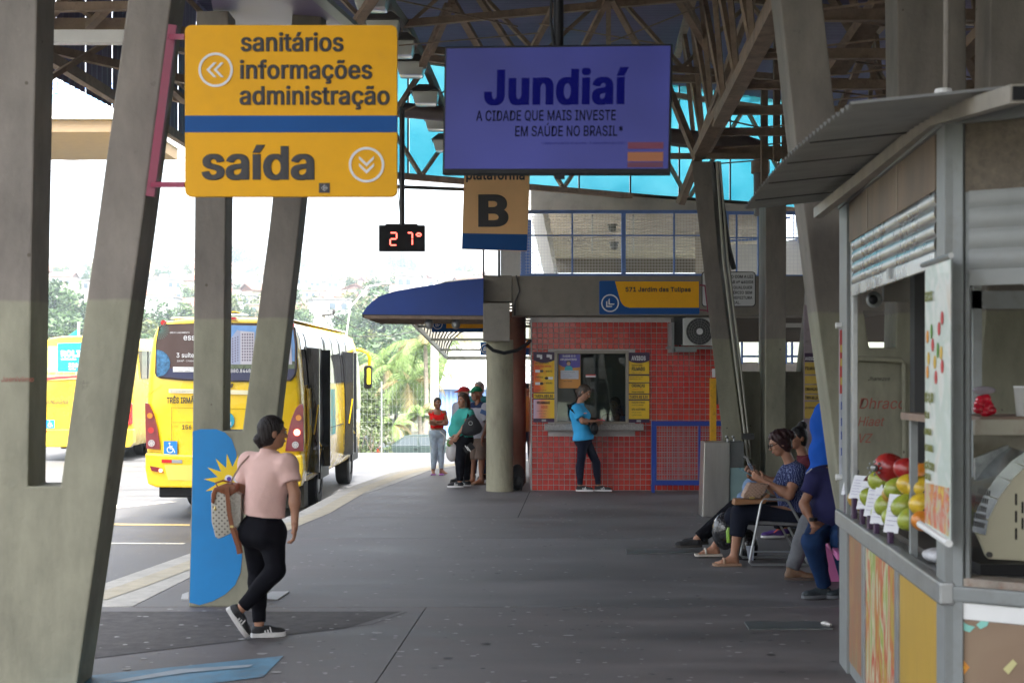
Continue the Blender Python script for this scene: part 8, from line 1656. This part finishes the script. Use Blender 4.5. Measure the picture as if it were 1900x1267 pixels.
# 10 seated woman in navy pattern
Y_ = 14.0; m_np = mat('blouse_navy', (.025,.035,.11), .85, spec=.15); n, l, b = nodes_of(m_np); tc = n.new('ShaderNodeTexCoord'); no = n.new('ShaderNodeTexNoise'); no.inputs['Scale'].default_value = 9; no.inputs['Distortion'].default_value = 2.2; l.new(tc.outputs['Object'], no.inputs['Vector']); w_ = n.new('ShaderNodeTexWave'); w_.inputs['Scale'].default_value = 14; w_.inputs['Distortion'].default_value = 9; w_.inputs['Detail Scale'].default_value = 1.6; l.new(tc.outputs['Object'], w_.inputs['Vector']); r_ = n.new('ShaderNodeMapRange'); r_.inputs[1].default_value = .86; r_.inputs[2].default_value = .95; r_.inputs[4].default_value = .75; l.new(w_.outputs['Fac'], r_.inputs[0]); mx = n.new('ShaderNodeMix'); mx.data_type = 'RGBA'; mx.inputs[6].default_value = (.022,.030,.095,1); mx.inputs[7].default_value = (.22,.26,.42,1); l.new(r_.outputs[0], mx.inputs[0]); l.new(mx.outputs[2], b.inputs['Base Color'])
p = Person('woman with glasses and navy patterned blouse seated on a chair reading her phone', Y_, (1440,1047), dict(head=(1446,822,0), shL=(1480,876,-.18), shR=(1468,874,.18), chest=(1472,892,0), waist=(1478,922,0), pelvis=(1488,952,0),
    elL=(1464,918,-.27), wrL=(1417,892,-.20), elR=(1450,915,.18), wrR=(1404,888,.06), knL=(1373,951,-.11), anL=(1362,1030,-.12), knR=(1362,956,.18), anR=(1327,1013,.50)), (-1,-.08,0), (-.93,-.1,-.36), (-.36,0,.93), k=1.0, w=1.12, d=1.25, tone='tan', female=True, bust=1.15, belly=1.0, butt=1.1, res=.95, legw=1.15, armw=1.25)
p.hand('L', (-.85,.1,.45), (.2,.9,.3), .55, -1); p.hand('R', (-.85,-.2,.4), (.2,-.9,.3), .55, 1); p.bare_foot('L', (-1,-.1,0)); p.bare_foot('R', (-1,-.1,.12)); p.body()
p.shirt(m_np, W(1490,962,Y_), sleeve=.55, loose=.026, neck=.055, fold=.007, armg=.022, hemn=(.35,0,-1)); p.trousers(cloth('capri_navy', (.010,.012,.022)), W(1482,948,Y_), to=.55, loose=.022, fold=.004, wn=(.2,0,1))
p.hx = [p.hd(0,-.16,.0)]; p.hair(mat('hair_plum', (.035,.014,.014), .4, var=.5, scale=50, stretch=(1,1,.2), bump=1, spec=.25), extra=[elp(p.hd(0,-.07,.06), (.08,.07,.065), p.hm), elp(p.hd(0,-.135,.03), (.05,.05,.05), p.hm)], thick=.022, curl=.0035)
for q in (-1, 1): p.t.p('glasses', MB().disc(p.hd(q*.033,.108,.004), .021, n=14, t=.004, ri=.017, ax='x').tube([p.hd(q*.055,.10,.008), p.hd(q*.078,.0,.012)], .003, 5), M_black)
for q, m_ in (('L', mat('sandal_tan', (.36,.22,.14), .5)), ('R', mat('sandal_cream', (.50,.45,.38), .5))):
    c = p.J['an'+q]; zb_ = c.z-.088; p.t.p('sandal', MB().xy([(c.x-.21,c.y-.05),(c.x-.17,c.y-.065),(c.x+.07,c.y-.04),(c.x+.07,c.y+.05),(c.x-.16,c.y+.06),(c.x-.21,c.y+.04)], zb_-.012, zb_+.012), m_, bevel=.005); p.t.p('sandal_strap', MB().tube([(c.x-.10,c.y-.055,zb_+.01),(c.x-.10,c.y-.03,zb_+.06),(c.x-.10,c.y+.03,zb_+.06),(c.x-.10,c.y+.055,zb_+.01)], .012, 6), m_, smooth=True)
one('phone', MB().obox(W(1384,876,Y_-.1), (.15,.075,.010), Matrix.Rotation(.55, 3, 'Y')), mat('phone_teal', (.12,.32,.40), .35), 'light blue phone in the hands of the seated woman', 'phone', W(1384,876,Y_-.1), bevel=.003)
t = T('handbag', 'quilted beige handbag on the lap of the seated woman', 'handbag', W(1405,935,Y_-.2)); m_q = mat('quilt_beige', (.36,.23,.16), .5); n, l, b = nodes_of(m_q); tc = n.new('ShaderNodeTexCoord'); mp = n.new('ShaderNodeMapping'); mp.inputs['Rotation'].default_value = (0,.8,0); mp.inputs['Scale'].default_value = (1,.01,1); l.new(tc.outputs['Object'], mp.inputs[0]); ck = n.new('ShaderNodeTexVoronoi'); ck.inputs['Scale'].default_value = 40; ck.inputs['Randomness'].default_value = 0; l.new(mp.outputs[0], ck.inputs['Vector']); bp = n.new('ShaderNodeBump'); bp.invert = True; bp.inputs['Strength'].default_value = 1; bp.inputs['Distance'].default_value = .01; l.new(ck.outputs['Distance'], bp.inputs['Height']); l.new(bp.outputs[0], b.inputs['Normal'])
t.p('bag_body', prism(MB(), [(1380,918),(1391,896),(1428,898),(1420,912),(1412,925),(1378,924)], Y_-.30, .16), m_q, bevel=.018, smooth=True); t.p('bag_base', prism(MB(), [(1364,926),(1412,926),(1425,915),(1430,918),(1420,934),(1362,937)], Y_-.28, .16), mat('bag_tan', (.28,.13,.05), .5), bevel=.01); t.p('clasp', MB().box(GX(1390,Y_-.3), GX(1400,Y_-.3), Y_-.315, Y_-.30, GZ(925,Y_-.3), GZ(921,Y_-.3)), mat('brass', (.65,.5,.2), .3, metal=.8))
t = T('metal_chair', 'folding chair of bent steel tube under the seated woman', 'chair', W(1445,1047,Y_)); m_ct = mat('chair_tube', (.42,.44,.44), .35, metal=.7)
for dy, nm_ in ((-.27, 'side_frame'), (.27, 'side_frame')):
    Yc_ = Y_+dy; o_ = 0 if dy < 0 else 0
    sc_ = lambda x, y: Vector((GX(x,Y_-.27), Yc_, GZ(y,Y_-.27)))
    t.p(nm_, MB().tube([sc_(1500,1047),sc_(1395,1047),sc_(1391,1043),sc_(1412,932),sc_(1417,925),sc_(1457,927),sc_(1463,931),sc_(1486,972)], .013, 8), m_ct, smooth=True); t.p('leg', MB().tube([sc_(1463,978), sc_(1482,1012), sc_(1500,1047)], .011, 8), m_ct, smooth=True)
a_ = Vector((GX(1406,Y_-.27),0,GZ(969,Y_-.27))); b_ = Vector((GX(1487,Y_-.27),0,GZ(973,Y_-.27)))
t.p('seat', MB().hexa([(a_.x,Y_-.25,a_.z-.02),(b_.x,Y_-.25,b_.z-.02),(b_.x,Y_+.25,b_.z-.02),(a_.x,Y_+.25,a_.z-.02),(a_.x,Y_-.25,a_.z+.01),(b_.x,Y_-.25,b_.z+.01),(b_.x,Y_+.25,b_.z+.01),(a_.x,Y_+.25,a_.z+.01)]), mat('seat_grey', (.14,.14,.14), .5), bevel=.006)
t.p('backrest', MB().hexa([(b_.x+.06,Y_-.25,b_.z+.2),(b_.x+.10,Y_-.25,b_.z+.2),(b_.x+.10,Y_+.25,b_.z+.2),(b_.x+.06,Y_+.25,b_.z+.2),(b_.x+.12,Y_-.25,b_.z+.40),(b_.x+.15,Y_-.25,b_.z+.40),(b_.x+.15,Y_+.25,b_.z+.40),(b_.x+.12,Y_+.25,b_.z+.40)]), mat('seat_grey', (.14,.14,.14), .5)); t.p('crossbar', MB().tube([(GX(1398,Y_-.27),Y_-.27,GZ(1023,Y_-.27)),(GX(1492,Y_-.27),Y_-.27,GZ(1023,Y_-.27))], .009, 6), m_ct); t.p('crossbar', MB().tube([(b_.x,Y_-.27,b_.z-.05),(b_.x,Y_+.27,b_.z-.05)], .009, 6), m_ct)
for k_, (x, y, r_, m_) in enumerate(((1345,985,.13,M_black),(1385,1015,.12,M_black))): 
    o = one('shopping_bag', MB().ell(W(x, y, Y_+.25+.1*k_), (r_, .10, .19), 14, 10), mat('bag_glossy', (.02,.02,.022), .15, bump=1, bscale=16, var=.8, scale=14, coat=.6), ['black glossy shopping bag standing between the feet of the seated woman','second black shopping bag behind the seated woman in sandals'][k_], 'bag', W(x, y+32, Y_+.25), smooth=2)
one('paper_label', MB().add([W(1384,1012,Y_+.2), W(1400,1012,Y_+.2), W(1398,1040,Y_+.2), W(1388,1036,Y_+.2)], [(0,1,2,3)]).add([W(1384,1012,Y_+.203), W(1400,1012,Y_+.203), W(1398,1040,Y_+.203), W(1388,1036,Y_+.203)], [(3,2,1,0)]), mat('label_pale_blue', (.45,.50,.58), .5), 'pale paper slip on the black shopping bag', 'paper', W(1390,1040,Y_+.2)); one('green_bottle', MB().tube([W(1352,1006,Y_+.08), W(1351,985,Y_+.08), W(1352,978,Y_+.08)], [.02,.022,.01], 8), mat('lime', (.22,.42,.03), .4), 'lime green bottle poking out of the black shopping bag', 'bottle', W(1352,1006,Y_+.08), smooth=True)
def seated(label, Y, base, J, face, hface, shirt, trs, tone, hem, waist, shoes, sole, hair, toe, w=1., hx=(), extra=(), sleeve=.7, hemn=None, k=1., female=False, to=.95, L=.28, dirs=None, belly=0, armw=1., legw=1.):
    p = Person(label, Y, base, J, face, hface, w=w, k=k, tone=tone, res=1.1, female=female, belly=belly, armw=armw, legw=legw); 
    for q in 'LR':
        if 'wr'+q in J: d = (p.J['wr'+q]-p.J['el'+q]).normalized(); p.hand(q, d, (0, 1 if q == 'L' else -1, -.3), .5, -1 if q == 'L' else 1)
    p.body(); p.shirt(shirt, W(hem[0], hem[1], Y), sleeve=sleeve, loose=.026, neck=.065, fold=.007, armg=.025, hemn=hemn); p.trousers(trs, W(waist[0], waist[1], Y), to=to, loose=.022, fold=.006)
    if hair: p.hx = [p.hd(*h) for h in hx]; p.hair(hair, extra=[e(p) for e in extra], thick=.010)
    for q in 'LR': p.shoe(q, toe, shoes, sole, L=L)
    return p
# 11 woman behind with denim on her lap and black boots
seated('woman with dark bun and black boots sitting behind the woman in the navy blouse', 15.0, (1440,1022), dict(head=(1480,812,0), shL=(1500,862,-.17), shR=(1492,860,.17), chest=(1497,878,0), waist=(1497,905,0), pelvis=(1495,938,0), elL=(1455,902,-.2), wrL=(1408,884,-.1), elR=(1450,900,.15), wrR=(1400,876,.05), knL=(1378,928,-.10), anL=(1292,1000,-.12), knR=(1384,930,.16), anR=(1304,995,.10)),
    (-1,-.1,0), (-.9,-.4,-.1), cloth('top_maroon', (.10,.02,.03)), M_pblack, 'tan', (1497,940), (1495,930), M_shb, M_soled, HAIR('black', (.012,.010,.010)), (-.97,-.1,.10), extra=[lambda p: elp(p.hd(0,-.06,.13), (.05,.05,.045), p.hm)], hx=[(0,-.06,.17)], female=True, sleeve=1.2, hemn=(.3,0,-1), L=.30)
one('denim_jacket', sum([[MB()]], [])[0].ell(W(1400,905,14.75), (.13,.12,.12), 14, 10).ell(W(1388,922,14.7), (.12,.10,.07), 14, 10), mat('denim', (.14,.22,.36), .85, var=.4, scale=8, bump=.6, bscale=30), 'faded denim jacket bundled on the lap behind the quilted handbag', 'jacket', W(1400,935,14.75), smooth=2)
one('phone', MB().obox(W(1393,866,14.9), (.02,.12,.07), Matrix.Rotation(-.5, 3, 'Y')), mat('phone_grey', (.16,.2,.26), .3), 'grey phone held up behind the light blue phone', 'phone', W(1393,866,14.9))
# 12 person in teal behind, purple sneakers
p = seated('person in teal shirt and white cap sitting farthest along the row', 16.2, (1450,995), dict(head=(1496,800,0), shL=(1505,845,-.17), shR=(1500,845,.17), chest=(1504,862,0), waist=(1506,888,0), pelvis=(1508,915,0), elL=(1490,885,-.2), wrL=(1462,900,-.1), elR=(1488,885,.15), wrR=(1460,900,.15), knL=(1442,915,-.10), anL=(1446,983,-.12), knR=(1450,915,.2), anR=(1456,980,.18)),
    (-1,-.1,0), (-.9,-.3,-.1), cloth('shirt_teal2', (.05,.25,.27)), M_pblack, 'brown', (1508,918), (1508,908), mat('sneaker_purple', (.09,.04,.22), .6, var=.3, scale=30), M_sole, None, (-1,-.1,0)); cap_(p, cloth('cap_white', (.5,.5,.55)))
p.t.p('shoe_stripe', MB().beam(W(1436,988,16.0), W(1444,981,16.0), .02, .01), mat('stripe_coral', (.75,.12,.08), .5))
t = T('bench', 'plain dark bench behind the seated women', 'bench', (3.2, 15.8, 0)); t.p('seat', MB().xy([(2.75,14.55),(3.05,16.6),(3.6,16.6),(3.35,14.55)], .40, .45), mat('bench_grey', (.12,.115,.11), .7)); t.p('leg', MB().box(3.0,3.3,14.6,14.75,0,.398), M_dark); t.p('leg', MB().box(3.2,3.5,16.3,16.45,0,.398), M_dark)
# 13 man in blue t-shirt standing behind the column arm
Y13 = 12.9
p = Person('man in royal blue t-shirt and grey jeans standing half behind the tall column', Y13, (1485,1077), dict(head=(1556,706,0), shR=(1574,752,-.10), shL=(1531,764,.10), chest=(1542,790,0), waist=(1535,840,0), pelvis=(1534,888,0), elR=(1580,820,-.2), wrR=(1582,880,-.25), elL=(1526,815,.28), wrL=(1550,860,.3), knR=(1502,968,-.08), anR=(1468,1058,-.08), knL=(1520,965,.12), anL=(1540,1052,.25)),
    (.5,.85,0), (.8,.6,0), k=1.0, w=1.05, d=1.1, tone='brown', res=1.0)
p.hand('R', (.3,0,-1), (-1,0,0), .4, 1); p.hand('L', (.3,0,-1), (-1,0,0), .4, -1); p.body(); p.shirt(cloth('shirt_royal', (.012,.085,.42), .85, .08), W(1522,940,Y13), sleeve=.75, loose=.03, neck=.06, fold=.008, armg=.03)
p.trousers(mat('jeans_grey', (.11,.115,.125), .85, var=.3, scale=8, bump=.4, bscale=70, dirt=.3, dcol=(.2,.2,.21)), W(1522,905,Y13), to=.96, loose=.028, fold=.006); p.hair(HAIR('black', (.012,.010,.010)), thick=.006)
for q in 'RL': p.shoe(q, (1,-.15,0), mat('boot_brown', (.13,.07,.035), .65, var=.25, scale=30, bump=.3), mat('boot_sole', (.06,.04,.03), .8), L=.31, hi_top=.05)
# 14 man in navy polo on the pink bench
Y14 = 12.0
p = seated('man in navy polo shirt and blue jeans sitting on the pink bench hand on hip', Y14, (1525,1106), dict(head=(1588,832,.1), shR=(1513,888,-.02), shL=(1583,880,.1), chest=(1545,900,0), waist=(1545,935,0), pelvis=(1548,975,.05), elR=(1491,935,-.05), wrR=(1509,972,-.16), elL=(1600,930,.1), wrL=(1580,970,-.1), knR=(1507,1003,-.34), anR=(1530,1089,-.12), knL=(1560,1003,-.3), anL=(1575,1089,-.1)),
    (-.45,-.9,0), (-.2,-.95,0), cloth('polo_navy', (.022,.022,.075), .85, .1), cloth('jeans_indigo', (.012,.035,.10), .8, .25), 'brown', (1545,1000), (1548,965), mat('shoe_slate', (.03,.04,.045), .6, var=.3, scale=40), mat('sole_slate', (.12,.13,.14), .6), HAIR('black', (.012,.010,.010)), (-.95,-.3,0), w=1.15, sleeve=.62, belly=.8, legw=1.15)
p.t.p('watch', MB().tube([p.J['wrR']-Vector((0,0,-.025)), p.J['wrR']-Vector((0,0,-.055))], .036, 12), M_black)
p.t.p('polo_mark', MB().add([W(1495,877,Y14-.16), W(1506,868,Y14-.16), W(1507,870,Y14-.16), W(1496,879,Y14-.16)], [(0,1,2,3)]), mat('mark_white', (.5,.5,.55), .5))
# 15 person in beige behind the column arm
seated('person in beige shirt and dark trousers at the near end of the pink bench', 11.65, (1590,1118), dict(head=(1640,815,.1), shR=(1575,885,.0), shL=(1650,880,.1), chest=(1608,900,0), waist=(1604,945,0), pelvis=(1600,985,.05), elR=(1572,940,.0), wrR=(1580,985,-.12), elL=(1660,930,.1), wrL=(1640,975,-.1), knR=(1574,1010,-.32), anR=(1595,1098,-.12), knL=(1630,1010,-.3), anL=(1640,1098,-.1)),
    (-.2,-1,0), (0,-1,0), cloth('shirt_beige', (.38,.28,.22)), cloth('trousers_ink', (.012,.018,.04)), 'tan', (1600,1000), (1600,975), M_shb, M_soled, HAIR('black', (.012,.010,.010)), (-.6,-.8,0), w=1.05, sleeve=.8)

# ------------------------------------------------------------------ lettering becomes plain meshes
bpy.context.view_layer.update(); dg = bpy.context.evaluated_depsgraph_get()
for o in [o for o in SC.objects if o.type == 'FONT']:
    me = D.meshes.new_from_object(o.evaluated_get(dg)); q = D.objects.new('lettering', me); nm = o.name; q.parent = o.parent; q.matrix_local = o.matrix_local.copy()
    D.objects.remove(o); q.name = nm; COL.objects.link(q)
